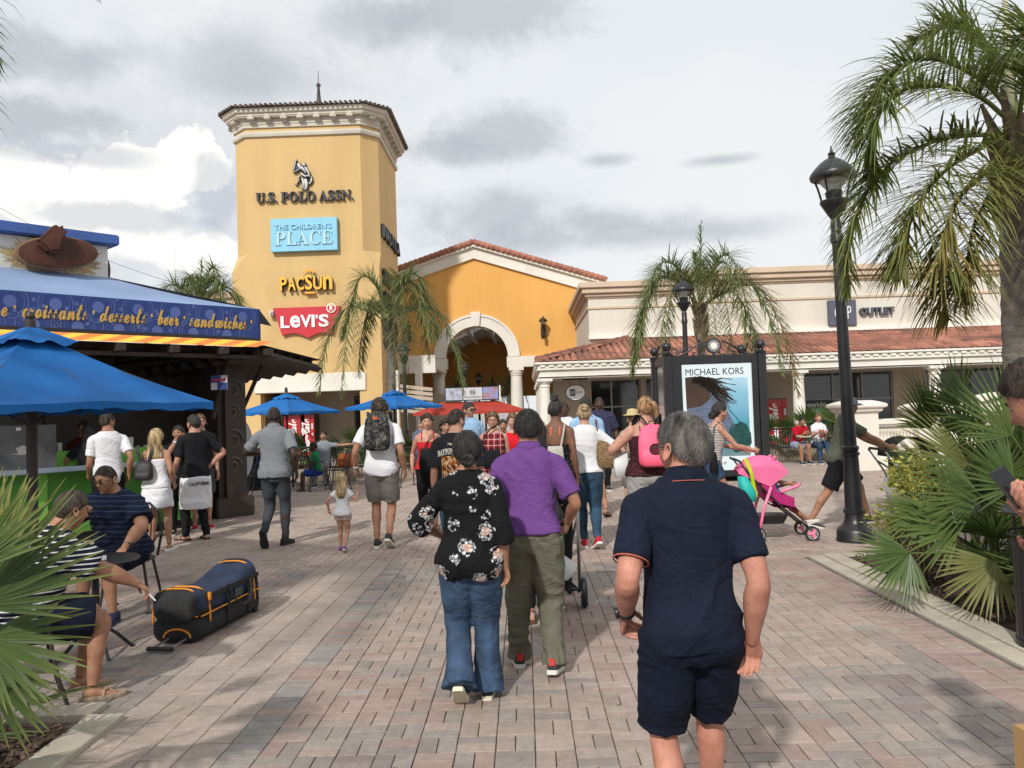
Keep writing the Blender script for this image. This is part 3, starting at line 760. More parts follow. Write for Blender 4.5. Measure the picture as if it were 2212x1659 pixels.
# ------------------------------------------------------------------ signs on the tower
m_sgn_black = mat('sign_black', (.022, .022, .028), .45, .1)
m_silver = mat('sign_silver', (.55, .54, .52), .45, .1)
m_sgn_white = mat('sign_white', (.80, .80, .78), .5, .03)
def sign_at(name, label, px0, px1, pytop, pybot, Y, tilt=0.0):
 a = at(px0, pybot, Y); b = at(px1, pybot, Y)
 zc = at((px0 + px1) / 2, pybot, Y).z; h = at((px0 + px1) / 2, pytop, Y).z - zc
 t = thing(name, label, 'sign', (a.x, Y, zc)); return t, b.x - a.x, h
t, w, h = sign_at('lettering_sign', 'black serif lettering of a polo shop high on the ochre tower', 554, 764, 414, 436, YT - .02)
xf(text_mb(serif('U.S. POLO ASSN.'), w, h, .12, .012), Matrix.Identity(4)).build('lettering', m_sgn_black, t)
def polo():
 t, w, h = sign_at('emblem_sign', 'silver horse and rider emblem mounted above the black serif lettering', 635.3, 678.8, 343.3, 413.6, YT - .02)
 s = w / 195.0
 def P(x, y): return ((x - 880) * s, (1165 - y) * s * h / (315 * s))
 limbs = [([(910, 856), (886, 984)], 4), ([(886, 984), (926, 966), (958, 940)], 9), ([(905, 862), (922, 876)], 6), ([(932, 900), (945, 930), (975, 965)], 12),
   ([(965, 935), (985, 960), (1010, 1000)], 24), ([(1000, 940), (1030, 985), (1045, 1040)], 22), ([(960, 1000), (1000, 1030), (1045, 1020)], 26), ([(945, 1020), (930, 1040), (940, 1062)], 10),
   ([(968, 1040), (978, 1090), (970, 1150)], 9), ([(992, 1050), (1000, 1100), (993, 1158)], 10), ([(1008, 1050), (1012, 1100), (1010, 1148)], 7), ([(1050, 1030), (1058, 1070), (1032, 1102)], 9), ([(948, 1045), (912, 1098)], 5), ([(898, 1096), (922, 1104)], 7)]
 for m, dy, extra, nm in ((m_sgn_black, -.05, 8, 'backing'), (m_silver, -.10, 0, 'relief')):
  b = MB()
  for pts, r in limbs:
   q = [P(*p) for p in pts]
   b.tube([(x, dy, z) for x, z in q], [(r + extra) * s] * len(q), 10, flat=.5)
  x, z = P(988, 912); b.ball((x, dy, z), (15 + extra) * s, 10, 6, (1, .6, 1))
  b.build(nm, m, t, smooth=True)
 b = MB(); x, z = P(925, 935); b.box(x - 18 * s, x + 22 * s, -.09, -.04, z - 26 * s, z + 20 * s); b.build('sleeve', mat('emblem_navy', (.03, .035, .09), .5), t)
polo()
t, w, h = sign_at('panel_sign', 'sky blue panel sign with raised children shop lettering', 589, 731.7, 473.5, 544, YT - .02)
b = MB(); b.box(0, w, -.22, 0, 0, h); m_sky = mat('panel_blue', (.22, .50, .66), .5, .03); b.build('panel', m_sky, t, bevel=.01)
xf(text_mb("THE CHILDREN'S", w * .86, h * .16, .05, .006), Matrix.Translation((w * .06, -.22, h * .66))).build('lettering', mat('panel_blue2', (.30, .56, .70), .5, .03), t)
xf(text_mb(serif('PLACE'), w * .86, h * .40, .05, -.012), Matrix.Translation((w * .07, -.22, h * .18))).build('lettering', mat('panel_pale', (.42, .60, .63), .5, .03), t)
t, w, h = sign_at('yellow_lettering_sign', 'chunky yellow surf shop lettering with small sun rays on the tower', 607.8, 720.7, 599, 628, YT - .05)
m_yel = mat('sign_yellow', (.80, .42, .05), .5, .05)
x = 0
ws = [.145, .16, .15, .15, .18, .19]; tot = sum(ws) + .02 * 5; k = w / tot
for i, (c_, cw) in enumerate(zip('PACSUn', ws)):
 hh = h * (1.12 if c_ == 'S' else 1);
 for m, dd, off, bold, nm in ((m_sgn_black, .20, 0, .05, 'letter_return'), (m_yel, .02, -.20, .022, 'letter')):
  xf(text_mb(c_, cw * k, hh, dd, bold), Matrix.Translation((x, off, h * (.02 if c_ == 'S' else 0)))).build(nm, m, t)
 x += (cw + .02) * k
for i in range(5):
 a = R(30 + 30 * i); cx_ = w * .56; b = MB(); b.tube([(cx_ + math.cos(a) * .16 * .9, -.1, h * 1.17 + math.sin(a) * .13), (cx_ + math.cos(a) * .27, -.1, h * 1.17 + math.sin(a) * .22)], .035, 8); b.build('ray', m_yel, t)
b = MB(); b.box(w * .47, w * .66, -.2, 0, -.14, -.08); b.build('underline', m_yel, t)
def levis():
 t, w, h = sign_at('red_sign', 'red wing-shaped jeans shop sign with white lettering', 593, 738, 664, 725, YT - .05)
 zt = h; pts = [(0, zt), (w, zt), (w * .885, .06)]
 for k in range(9): a = PI * k / 8; pts.append((w * .885 - (w * .37) * k / 8 * 1.0 if k else w * .885, .02 + math.sin(a) * .13 - (.12 * (k / 8))))
 for k in range(1, 9): a = PI * k / 8; pts.append((w * .515 - (w * .385) * k / 8, -.10 + math.sin(a) * .14 + .12 * (k / 8)))
 b = MB(); b.prism(pts, -.14, 0); b.build('panel', mat('sign_red', (.50, .025, .04), .45, .04), t)
 lt = [('L', .10, .42, .13, .0), ('e', .24, .43, .15, .0), ('V', .395, .44, .16, 0), ('I', .56, .44, .045, .0), ('’', .622, .16, .03, .28), ('S', .665, .44, .15, .0)]
 for c_, x0, hh, ww, dz in lt:
  xf(text_mb(c_, ww * w, hh * h * 1.0, .04, .028), Matrix.Translation((x0 * w + .04, -.142, h * .28 + dz * h))).build('letter', m_sgn_white, t)
 cx_, cz, r = w * .87, h * .93, .19
 b = MB(); b.loft([[Vector((cx_ + q * math.cos(2 * PI * k / 28), y, cz + q * math.sin(2 * PI * k / 28))) for k in range(28)] for q, y in ((r, -.15), (r, -.19), (r - .035, -.19), (r - .035, -.15), (r, -.15))], cap=False); b.build('ring', m_sgn_white, t)
 xf(text_mb('R', .15, .2, .03, .02), Matrix.Translation((cx_ - .07, -.15, cz - .1))).build('letter', m_sgn_white, t)
levis()
b = MB(); a = at(591, 678, YT - .05); b.box(-.08, .08, -.25, 0, -.1, .12); b.box(-.04, .04, -.36, -.25, -.02, .08)
tag(link('camera_box', b.mesh('camera_box', m_silver), None, (a.x - .03, YT - .03, a.z)), 'small grey camera box fixed beside the red wing-shaped sign', 'camera_box')  # small camera box beside the sign; gives no light
def side_sign(name, label, s, y0, wd, z, hh, X):
 t = thing(name, label, 'sign', (X, y0, z))
 xf(text_mb(s, wd, hh, .14, .02), Matrix.Rotation(PI / 2, 4, 'Z')).build('lettering', m_sgn_black, t)
side_sign('side_lettering_sign', 'black sans serif lettering on the shaded side of the tower', 'NAUTICA', YT + .75, 4.4, 9.0, .56, TX1 + .01)
side_sign('lower_side_lettering_sign', 'black serif letters lowest on the shaded tower side, above the palm', serif('BROOKS'), YT + .5, 4.4, 7.05, .62, TX1 + .04)
side_sign('lowest_side_lettering_sign', 'second line of black serif letters on the shaded tower side', serif('BROTHERS'), YT + .5, 4.9, 6.2, .56, TX1 + .04)
t, w, h = sign_at('square_sign', 'square slate blue shop sign on the cream wall behind the tall lamp', 1788, 1847, 649, 704, YC - .02)
b = MB(); b.box(0, w, -.2, 0, 0, h); b.build('panel', mat('slate_panel', (.085, .095, .13), .5, .05), t, bevel=.01)
xf(text_mb('GAP', w * .60, h * .5, .03, -.012), Matrix.Translation((w * .2, -.2, h * .25))).build('lettering', m_sgn_white, t)
t, w, h = sign_at('outlet_lettering_sign', 'slate letters spelling outlet beside the square shop sign', 1855, 1930, 664, 680, YC - .02)
text_mb('OUTLET', w, h, .14, .035).build('lettering', mat('slate_letter', (.08, .085, .11), .5), t)
def oval():
 Y = YA + 1.0; c0 = at(1243, 848, Y); t = thing('oval_sign', 'white oval shop sign hanging from the arcade ceiling', 'sign', (c0.x, Y, c0.z))
 rx = (at(1265, 848, Y).x - at(1221, 848, Y).x) / 2; rz = .29
 def disc(rx, rz, y0, y1):
  b = MB(); b.loft([[Vector((rx * math.cos(2 * PI * k / 32), y, rz * math.sin(2 * PI * k / 32))) for k in range(32)] for y in (y0, y1)]); return b
 disc(rx, rz, -.03, .03).build('rim', m_black, t); disc(rx * .92, rz * .9, -.036, -.0301).build('face', m_sgn_white, t)
 b = MB(); b.box(-rx * .55, -rx * .02, -.045, -.0365, -rz * .42, rz * .42); b.build('logo_square', mat('slate_panel'), t) if False else b.build('logo_square', MATS['slate_panel'], t)
 xf(text_mb('GAP', rx * .42, rz * .4, .004, -.005), Matrix.Translation((-rx * .5, -.0455, -rz * .2))).build('lettering', m_sgn_white, t)
 xf(text_mb('OUTLET', rx * .62, rz * .2, .004, .01), Matrix.Translation((rx * .06, -.037, -rz * .1))).build('lettering', m_sgn_black, t)
 b = MB(); b.box(-rx * 1.25, rx * 1.25, -.03, .03, rz + .16, rz + .21); b.tube([(-rx * .5, 0, rz * .8), (-rx * .5, 0, rz + .16)], .012, 6); b.tube([(rx * .5, 0, rz * .8), (rx * .5, 0, rz + .16)], .012, 6); b.tube([(0, 0, rz + .2), (0, 0, rz + .42)], .02, 6); b.build('bracket', m_black, t)
oval()
def vending(name, label, X, Y, w=.95, rz=0, txt='Cola'):
 t = thing(name, label, 'vending machine', (X, Y, 0), rz)
 m_red = mat('vending_red', (.42, .012, .016), .35, .1, coat=.3)
 b = MB(); b.box(-w / 2, w / 2, 0, .8, .06, 1.83); b.build('cabinet', m_black, t, bevel=.02)
 b = MB(); b.box(-w / 2 + .02, w / 2 - .18, -.03, -.001, .12, 1.8); b.build('front_panel', m_red, t, bevel=.01)
 b = MB(); b.box(w / 2 - .17, w / 2 - .02, -.03, -.001, .12, 1.8); b.build('coin_panel', m_red, t)
 b = MB(); b.box(w / 2 - .14, w / 2 - .06, -.04, -.031, 1.2, 1.45); b.build('coin_slot', m_silver, t); b = MB(); b.box(w / 2 - .13, w / 2 - .07, -.04, -.031, .95, 1.05); b.build('coin_tray', m_silver, t)
 M = Matrix.Translation((.10, -.031, .25)) @ Matrix.Rotation(R(-90), 4, 'Y')
 xf(text_mb(script('Coca-Cola'), 1.4, .36, .01, .035), M).build('lettering', m_sgn_white, t)
vending('vending_machine', 'red cola machine under the arcade behind the seated couple', at(1675, 900, 31).x, 31, .9)
vending('vending_machine', 'red cola machine inside the tower doorway', at(640, 900, YT + 1.6).x, YT + 1.3, .9)
vending('vending_machine', 'red cola machine by the glass door of the tower lobby', at(668, 900, YT + 1.6).x, YT + 1.3, .6)
# ------------------------------------------------------------------ lamps
def lamp_head(b_hood, b_cage, b_lens, z0, s=1.0):
 """z0: foot of the urn"""
 b_cage.lathe([(r * s, z0 + z * s) for r, z in ((.055, -.30), (.075, -.28), (.075, -.2), (.06, -.17), (.065, -.05), (.05, 0), (.09, .06), (.15, .17), (.17, .20), (.17, .23), (.10, .235), (.09, .25), (.105, .33), (.09, .35))], n=14)
 for k in range(4):
  a = PI / 4 + PI / 2 * k; c, si = math.cos(a), math.sin(a)
  b_cage.tube([(c * r * s, si * r * s, z0 + z * s) for r, z in ((.155, .22), (.17, .30), (.20, .42), (.235, .52))], .014 * s, 6)
 b_hood.lathe([(r * s, z0 + z * s) for r, z in ((.20, .49), (.265, .50), (.275, .53), (.262, .57), (.22, .62), (.15, .69), (.085, .735), (.05, .75), (.035, .78), (.045, .81), (.02, .83), (.008, .90))], n=20)
 b_lens.lathe([(r * s, z0 + z * s) for r, z in ((.07, .34), (.075, .36), (.14, .43), (.165, .485), (.16, .488))], n=16)
m_lens = mat('lamp_lens', (.55, .53, .48), .25, .05, spec=.6, alpha=.75)
def lamp(name, label, X, Y, H=4.73, s=1.0, lean=0, group='black street lamps with round hoods'):
 t = thing(name, label, 'street lamp', (X, Y, 0), 0, group); t.rotation_euler = (0, lean, 0)
 z0 = H - .83 * s
 b = MB(); b.lathe([(r * s, z * s) for r, z in ((.225, 0), (.225, .03), (.215, .05), (.215, .12), (.19, .16), (.14, .20), (.115, .26), (.11, .33), (.125, .34), (.125, .38), (.105, .39))], n=24); b.build('base', m_black, t, smooth=True, angle=40)
 b = MB(); b.lathe([(.105 * s, .38 * s), (.088 * s, 1.02 * s), (.105 * s, 1.03 * s), (.105 * s, 1.06 * s), (.085 * s, 1.07 * s), (.10 * s, 1.10 * s), (.10 * s, 1.13 * s), (.078 * s, 1.15 * s), (.058 * s, z0 - .25 * s)], n=20); b.build('pole', m_black, t, smooth=True, angle=40)
 h, c, l = MB(), MB(), MB(); lamp_head(h, c, l, z0, s)
 c.build('lantern_cage', m_black, t, smooth=True, angle=40); h.build('hood', m_black, t, smooth=True, angle=40); l.build('lens', m_lens, t, smooth=True)
 return t
p = gp(1849, 1168); lamp('street_lamp', 'tallest black street lamp, beside the palmetto bed and pushing man', p.x, p.y, lean=R(-1.0))
p = at(1484, 830, 20.3); lamp('street_lamp', 'black street lamp rising behind the black poster kiosk', p.x, 20.3, zat(1480, 600, 20.3))
p = at(873, 800, 29.5); lamp('street_lamp', 'black street lamp behind the young palm next to the tower', p.x, 29.5, zat(869, 738, 29.5))
p = at(1006, 900, 38); lamp('street_lamp', 'black street lamp standing in front of the great arch', p.x, 38, zat(1005, 781, 38), .85)
p = at(1036, 900, 47); lamp('street_lamp', 'distant black street lamp under the great arch', p.x, 47, zat(1036, 804, 47), .9)
def wall_lamp(label, px, py0, py1, Y):
 a = at(px, py1, Y); t = thing('wall_lamp', label, 'wall lamp', (a.x, Y - .42, a.z), 0, 'black wall lanterns on the orange gable')
 H = zat(px, py0, Y) - a.z; s = .78
 b = MB(); b.lathe([(.02, 0), (.09, .08), (.09, H - 1.1 * s), (.10, H - 1.05 * s), (.07, H - 1.02 * s)], n=8); b.box(-.04, .04, .05, .30, H * .25, H * .33); b.box(-.12, .12, .30, .419, H * .1, H * .5); b.build('bracket', m_black, t)
 h, c, l = MB(), MB(), MB(); lamp_head(h, c, l, H - .83 * s, s); c.build('lantern_cage', m_black, t); h.build('hood', m_black, t, smooth=True); l.build('lens', m_lens, t)
wall_lamp('black lantern on the orange wall between the arch and cream building', 1140, 688 - 2, 733, YG) if False else wall_lamp('black lantern on the orange wall between the arch and cream building', 1174, 685, 733, YG)
wall_lamp('black lantern on the orange wall half hidden by palm fronds', 883, 697, 742, YG)
# ------------------------------------------------------------------ poster kiosk
def poster_kiosk():
 Y = 18.2; x0, x1 = at(1449, 1000, Y).x, at(1654, 1000, Y).x; w = x1 - x0
 zt = zat(1540, 768, Y); t = thing('poster_kiosk', 'black framed poster kiosk with scrollwork and ball finials', 'kiosk', ((x0 + x1) / 2, Y, 0), R(1.0))
 hw = w / 2; D = .95; rz = 0
 cs = [(-hw, 0), (hw, 0), (hw - .0, D * 1.6), (-hw - .0, D * 1.6)]
 for (x, y) in cs:
  b = MB(); b.box(x - .11, x + .11, y - .11, y + .11, 0, .35); b.box(x - .085, x + .085, y - .085, y + .085, .35, zt + .02); b.lathe([(.11, zt + .02), (.12, zt + .06), (.06, zt + .09), (.05, zt + .12)], (x, y, 0), 12)
  b.ball((x, y, zt + .22), .105, 12, 8); b.build('post', m_black, t, smooth=True, angle=35)
 def panel(a, b_, z0, z1):
  A, B = Vector((*a, 0)), Vector((*b_, 0)); d = (B - A); L_ = d.length; u = d.normalized(); n = Vector((u.y, -u.x, 0))
  return Matrix(((u.x, -n.x, 0, A.x), (u.y, -n.y, 0, A.y), (0, 0, 1, 0), (0, 0, 0, 1))), L_
 zb = zat(1560, 1032, Y)
 zb = max(.12, zb)
 for i in range(4):
  M, L_ = panel(cs[i], cs[(i + 1) % 4], 0, 0)
  b = MB()
  for (u0, u1, v0, v1) in ((.09, .30, zb, zt), (L_ - .22, L_ - .09, zb, zt), (.30, L_ - .22, zt - .17, zt), (.30, L_ - .22, zb, zb + .12)): b.box(u0, u1, -.05, .05, v0, v1, M)
  b.box(.09, L_ - .09, .051, .08, zb, zt, M)
  b.build('frame', m_black, t, bevel=.008)
 M, L_ = panel(cs[0], cs[1], 0, 0)
 p0, p1 = zb + .13, zt - .18
 def flat(b, u0, u1, v0, v1, d): b.add([M @ Vector(p) for p in ((u0, d, v0), (u1, d, v0), (u1, d, v1), (u0, d, v1))], [(0, 1, 2, 3)])
 m_pp = mat('poster_paper', (.60, .70, .72), .3, .02, spec=.5)
 b = MB(); b.box(.305, L_ - .225, -.02, .02, p0, p1, M); po = b.build('poster', m_pp, t)
 pw = L_ - .53; ph = p1 - p0; U = lambda f: .305 + pw * f; V = lambda f: p0 + ph * f
 def shade_mat(name, c0, c1, axis_scale, horiz=False, nz=.15, zlo=0, zhi=1):
  m = bpy.data.materials.new(name); m.use_nodes = True; nt = m.node_tree; N = nt.nodes; L = nt.links; bb = N['Principled BSDF']
  tc = N.new('ShaderNodeTexCoord'); sx = N.new('ShaderNodeSeparateXYZ'); L.new(tc.outputs['Object'], sx.inputs[0])
  n_ = N.new('ShaderNodeTexNoise'); n_.inputs['Scale'].default_value = axis_scale; n_.inputs['Detail'].default_value = 5; L.new(tc.outputs['Object'], n_.inputs['Vector'])
  mr = N.new('ShaderNodeMapRange'); mr.inputs[1].default_value = zlo; mr.inputs[2].default_value = zhi; L.new(sx.outputs['X' if horiz else 'Z'], mr.inputs[0])
  ad = N.new('ShaderNodeMath'); ad.operation = 'MULTIPLY_ADD'; L.new(n_.outputs['Fac'], ad.inputs[0]); ad.inputs[1].default_value = nz * 2; L.new(mr.outputs[0], ad.inputs[2])
  sb = N.new('ShaderNodeMath'); sb.operation = 'SUBTRACT'; L.new(ad.outputs[0], sb.inputs[0]); sb.inputs[1].default_value = nz
  cr = N.new('ShaderNodeValToRGB'); L.new(sb.outputs[0], cr.inputs[0])
  cr.color_ramp.elements[0].color = (*c0[0], 1)
  cr.color_ramp.elements[-1].color = (*c0[-1], 1)
  for i_, c in enumerate(c0[1:-1]): e = cr.color_ramp.elements.new((i_ + 1) / (len(c0) - 1)); e.color = (*c, 1)
  L.new(cr.outputs[0], bb.inputs['Base Color']); bb.inputs['Roughness'].default_value = .3
  return m
 zlo, zhi = V(.13), V(.86)
 m_sea = shade_mat('poster_sea', [(.16, .22, .24), (.03, .20, .24), (.05, .27, .36), (.14, .34, .47), (.20, .42, .55), (.36, .55, .66)], None, 1.6, False, .12, zlo, zhi)
 b = MB(); flat(b, U(.055), U(.94), V(.13), V(.865), -.022); b.build('picture', m_sea, po)
 def poly(name, pts, m, d):
  b = MB(); b.add([M @ Vector((U(x), d, V(y))) for x, y in pts], [list(range(len(pts)))[::1]]); return b.build(name, m, po)
 def pz(x, y):   # picture point from the zoomed photograph (poster 1400..2140 x -20..1040)
  return ((x - 1400) / 760.0, 1 - (y + 20) / 1060.0)
 m_hair = mat('poster_hair', (.035, .022, .018), .3, .5, 20, stretch=(1, 1, 4)); m_dress = mat('poster_dress', (.10, .13, .20), .3, .35, 9, stretch=(1, 1, 6)); m_bag = mat('poster_bag', (.012, .06, .055), .3, .4, 8); m_skin_p = mat('poster_skin', (.05, .028, .02), .3, .3)
 poly('dress', [pz(*p) for p in ((1440, 930), (1442, 330), (1480, 290), (1620, 250), (1740, 260), (1850, 330), (1880, 450), (1960, 600), (1900, 680), (1830, 760), (1800, 935))], m_dress, -.0235)
 poly('bag', [pz(*p) for p in ((1890, 640), (2020, 560), (2080, 590), (2125, 680), (2130, 780), (2060, 850), (1950, 870), (1880, 800))], m_bag, -.025)
 poly('face', [pz(*p) for p in ((1440, 420), (1435, 110), (1500, 105), (1600, 110), (1700, 200), (1700, 330), (1600, 400))], m_skin_p, -.0245)
 rnd = random.Random(3); b = MB()
 for k in range(90):
  s0 = pz(1560 + rnd.uniform(-60, 60), 110 + rnd.uniform(-5, 60)); pts = [s0]
  ex, ey = 1880 + rnd.gauss(0, 45), 340 + rnd.gauss(0, 75)
  for q in (.3, .6, 1.0): pts.append(pz(1600 + (ex - 1600) * q + 22 * math.sin(q * 7 + k), 120 + (ey - 120) * q + 26 * math.sin(q * 5 + k * 2) - 30 * q * (1 - q)))
  for (a_, c_), wd in zip(zip(pts[:-1], pts[1:]), (.009, .006, .003)):
   b.add([M @ Vector((U(a_[0]), -.026, V(a_[1] + wd))), M @ Vector((U(a_[0]), -.026, V(a_[1] - wd))), M @ Vector((U(c_[0]), -.026, V(c_[1] - wd))), M @ Vector((U(c_[0]), -.026, V(c_[1] + wd)))], [(0, 1, 2, 3)])
 b.build('hair', m_hair, po)
 b = MB(); q = [pz(1890, 430), pz(1990, 540), pz(2010, 600)]
 for k in range(6): a = PI * k / 5; q.append(pz(1960 + 60 * math.cos(a), 640 - 55 * math.sin(a)))
 b.tube([M @ Vector((U(x), -.027, V(y))) for x, y in q], .008, 5); b.build('bag_strap', m_bag, po)
 lh = ph * .062
 xf(text_mb('MICHAEL KORS', pw * .83, lh, .004, 0.0), M @ Matrix.Translation((U(.055), -.021, V(.895)))).build('lettering', m_sgn_black, po)
 xf(text_mb('SUITE 29', pw * .17, ph * .022, .003, .005), M @ Matrix.Translation((U(.42), -.021, V(.055)))).build('lettering', m_sgn_black, po)
 for i in (3, 1):
  M2, L2 = panel(cs[i], cs[(i + 1) % 4], 0, 0)
  b = MB(); b.box(.305, L2 - .225, -.02, .02, p0, p1, M2); s_ = b.build('side_poster', mat('poster_shade', (.06, .055, .06), .12, .5, 3), t)
  b = MB(); b.add([M2 @ Vector(p) for p in ((.36, -.022, p0 + .5), (L2 - .28, -.022, p0 + .5), (L2 - .28, -.022, p0 + 1.45), (.36, -.022, p0 + 1.45))], [(0, 1, 2, 3)]); b.build('picture', mat('poster_side_pic', (.40, .32, .32), .2, .5, 4, alt=(.45, .12, .10)), s_)
 b = MB(); b.box(-hw, hw, -.02, D * 1.6 + .02, zt - .02, zt + .015); b.build('roof', m_black, t)
 def scroll(A, B, c):
  A, B = Vector(A), Vector(B); u = (B - A).normalized(); L_ = (B - A).length; up = Vector((0, 0, 1)); b = MB()
  for sg in (-1, 1):
   mid = L_ / 2; pts = []
   for k in range(13): q = k / 12; pts.append(A + u * (mid + sg * (.17 + (mid - .3) * q)) + up * (.02 + .30 * (1 - q) ** 1.6 + .03 * math.sin(q * PI * 2)))
   b.tube(pts, .018, 6)
   for cx_, r_ in ((.42, .10), (.85, .075)):
    pts = [A + u * (mid + sg * (cx_ + r_ * math.cos(a) * (1 - a / 9))) + up * (.12 + r_ * math.sin(a) * (1 - a / 9)) for a in [k * .55 for k in range(11)]]
    b.tube(pts, .013, 5)
  for k in range(9):
   b.ball(A + u * (L_ * (k + .5) / 9) + up * .02, .03, 6, 4)
  b.build('scrollwork', m_black, t)
 for i in range(4): A, B = cs[i], cs[(i + 1) % 4]; scroll((A[0], A[1], zt), (B[0], B[1], zt), 0)
 cz = zt + .215
 b = MB(); b.loft([[Vector((.17 * math.cos(2 * PI * k / 28), y, cz + .17 * math.sin(2 * PI * k / 28))) for k in range(28)] for y in (-.03, .03)]); md = b.build('medallion', m_black, t)
 b = MB(); b.loft([[Vector((.14 * math.cos(2 * PI * k / 28), y, cz + .14 * math.sin(2 * PI * k / 28))) for k in range(28)] for y in (-.036, -.0305)]); b.build('disc', mat('medallion_grey', (.12, .13, .14), .5), md)
 pts = []
 for k in range(24): r = .125 if k % 2 == 0 else .055; pts.append((r * math.sin(2 * PI * k / 24), cz + r * math.cos(2 * PI * k / 24)))
 b = MB(); b.add([(0, -.040, cz)] + [(x, -.040, z) for x, z in pts], [(0, 1 + k, 1 + (k + 1) % 24) for k in range(24)]); b.build('sun_star', mat('star_white', (.75, .70, .62), .5), md)
poster_kiosk()
# ------------------------------------------------------------------ umbrellas
m_blue = mat('umbrella_blue', (.004, .115, .37), .8, .10, 1.4, .12, 220, detail=3)
m_umb_pole = mat('umbrella_pole', (.045, .035, .03), .5, .2)
def umbrella(label, X, Y, zap, zed, rad, rot, n=4, sag=.08, pole_r=.028, lift=None):
 t = thing('patio_umbrella', label, 'umbrella', (X, Y, 0), rot, 'blue patio umbrellas')
 b = MB(); H = zap - zed; S = 10; T = 10
 rnd = random.Random(int(X * 10)); ks = 0 if n > 4 else 1
 rays = n * 2 if ks else n
 def rim(k):
  a = 2 * PI * k / (n * 2); r = rad * (1 if k % 2 == 0 else math.cos(PI / n)); return Vector((r * math.cos(a), r * math.sin(a), zed + (0 if k % 2 == 0 else .02)))
 apex = Vector((0, 0, zap))
 for k in range(n * 2):
  A, B = rim(k), rim(k + 1); rows = []
  for i in range(T + 1):
   q = .06 + .94 * i / T; row = []
   for j in range(S + 1):
    s_ = j / S; e = A.lerp(B, s_); p = apex.lerp(e, q)
    bow = math.sin(PI * s_); p = p + Vector((0, 0, -.045 * bow * q - sag * math.sin(PI * q) * .5));
    if q > .98: p.z += .03 * bow
    p.z += .006 * noise.noise(Vector((p.x * 5, p.y * 5, 3)))
    row.append(p)
   rows.append(row)
  o = [p for r_ in rows for p in r_]; b.add(o, [(i * (S + 1) + j, i * (S + 1) + j + 1, (i + 1) * (S + 1) + j + 1, (i + 1) * (S + 1) + j) for i in range(T) for j in range(S)])
  hem = rows[-1]; hv = hem + [p + Vector((0, 0, -.07 + .012 * math.sin(8 * i_))) for i_, p in enumerate(hem)]
  b.add(hv, [(i, i + 1, i + S + 2, i + S + 1) for i in range(S)])
 b.build('canopy', m_blue, t, smooth=True)
 b = MB(); lo = .9 if Y < 10 else .45   # vent cap on top
 for k in range(n * 2):
  A, B = rim(k) * .26, rim(k + 1) * .26; rows = []
  zc = zap + .05 * lo; ze = zap - H * (.20 if lo > .5 else .25) + .03 * lo
  for i in range(5):
   q = i / 4; rows.append([Vector((0, 0, zc)).lerp(Vector((A.x, A.y, ze)).lerp(Vector((B.x, B.y, ze)), j / 6), max(q, .03)) + Vector((0, 0, (-.03 + .025 * math.sin(k * 2 + j)) * q * math.sin(PI * j / 6))) for j in range(7)])
  o = [p for r_ in rows for p in r_]; b.add(o, [(i * 7 + j, i * 7 + j + 1, (i + 1) * 7 + j + 1, (i + 1) * 7 + j) for i in range(4) for j in range(6)])
 b.build('vent_cap', m_blue, t, smooth=True)
 b = MB(); b.lathe([(pole_r, 0), (pole_r, zap + .05), (.05, zap + .06), (.05, zap + .09), (.03, zap + .10), (.045, zap + .13), (.03, zap + .17), (.01, zap + .18)], n=12); b.build('pole', m_umb_pole, t, smooth=True, angle=40)
 for k in range(n * 2):
  e = rim(k); b = MB(); b.tube([(0, 0, zap - .08), tuple(e + Vector((0, 0, -.04)))], .011, 6); b.tube([(0, 0, zap - H * 1.25), tuple(apex.lerp(e, .5) + Vector((0, 0, -.09)))], .009, 6); b.build('rib', m_umb_pole, t)
 b = MB(); b.lathe([(.26, 0), (.26, .05), (.06, .09), (.045, .3)], n=18); b.build('base', m_black, t)
 return t
UB = at(68, 900, 8.0)
umbrella('largest blue umbrella, its canopy hanging in front of the cafe', UB.x, 8.0, zat(66, 712, 8), zat(300, 872, 8.2), 1.68, R(14), pole_r=.05, sag=.10)
for lab, px, pya, pl, pr, pe, Y, rot in (('blue umbrella before the tower doorway, with the palm frond over it', 619, 851, 513, 740, 890, 22, R(18)), ('blue umbrella beside the palm trunk next to the tower', 852, 844, 741, 950, 878, 22, R(12)), ('blue umbrella nearly hidden under the cafe awning', 375, 862, 330, 425, 900, 17.5, R(10))):
 umbrella(lab, at(px, 880, Y).x, Y, zat(px, pya, Y), zat(px, pe, Y), (at(pr, 880, Y).x - at(pl, 880, Y).x) / 2, rot)
# ------------------------------------------------------------------ benches, chairs, bins
m_green_metal = mat('bench_green', (.018, .035, .028), .4, .2)
def bench(label, X, Y, rz, w=1.8, m=None, slat=True):
 m = m or m_green_metal
 t = thing('bench', label, 'bench', (X, Y, 0), rz)
 b = MB();
 n = 5
 for k in range(n): b = MB(); b.box(-w / 2, w / 2, .08 * k - .18, .08 * k - .115, .43, .455); b.build('seat_slat', m, t)
 k_ = int(w / .075)
 for k in range(k_):
  x = -w / 2 + .04 + k * (w - .08) / (k_ - 1); b = MB(); b.tube([(x, .22, .47), (x, .27, .70), (x, .31, .93)], .013, 4); b.build('back_slat', m, t)
 b = MB(); b.box(-w / 2, w / 2, .29, .33, .92, .97); b.build('top_rail', m, t)
 for sx in (-1, 1):
  x = sx * w / 2
  b = MB(); b.tube([(x, -.22, 0), (x, -.20, .45), (x, -.20, .62), (x, -.12, .68), (x, .20, .66)], .022, 6); b.tube([(x, .28, 0), (x, .22, .45), (x, .32, .95)], .022, 6); b.box(x - .02, x + .02, -.2, .24, .40, .44); b.build('end_frame', m, t)
 return t
bench('dark green slatted bench with a man stretching his arm along it', at(722, 1000, 20.4).x, 20.6, 0, 2.3)
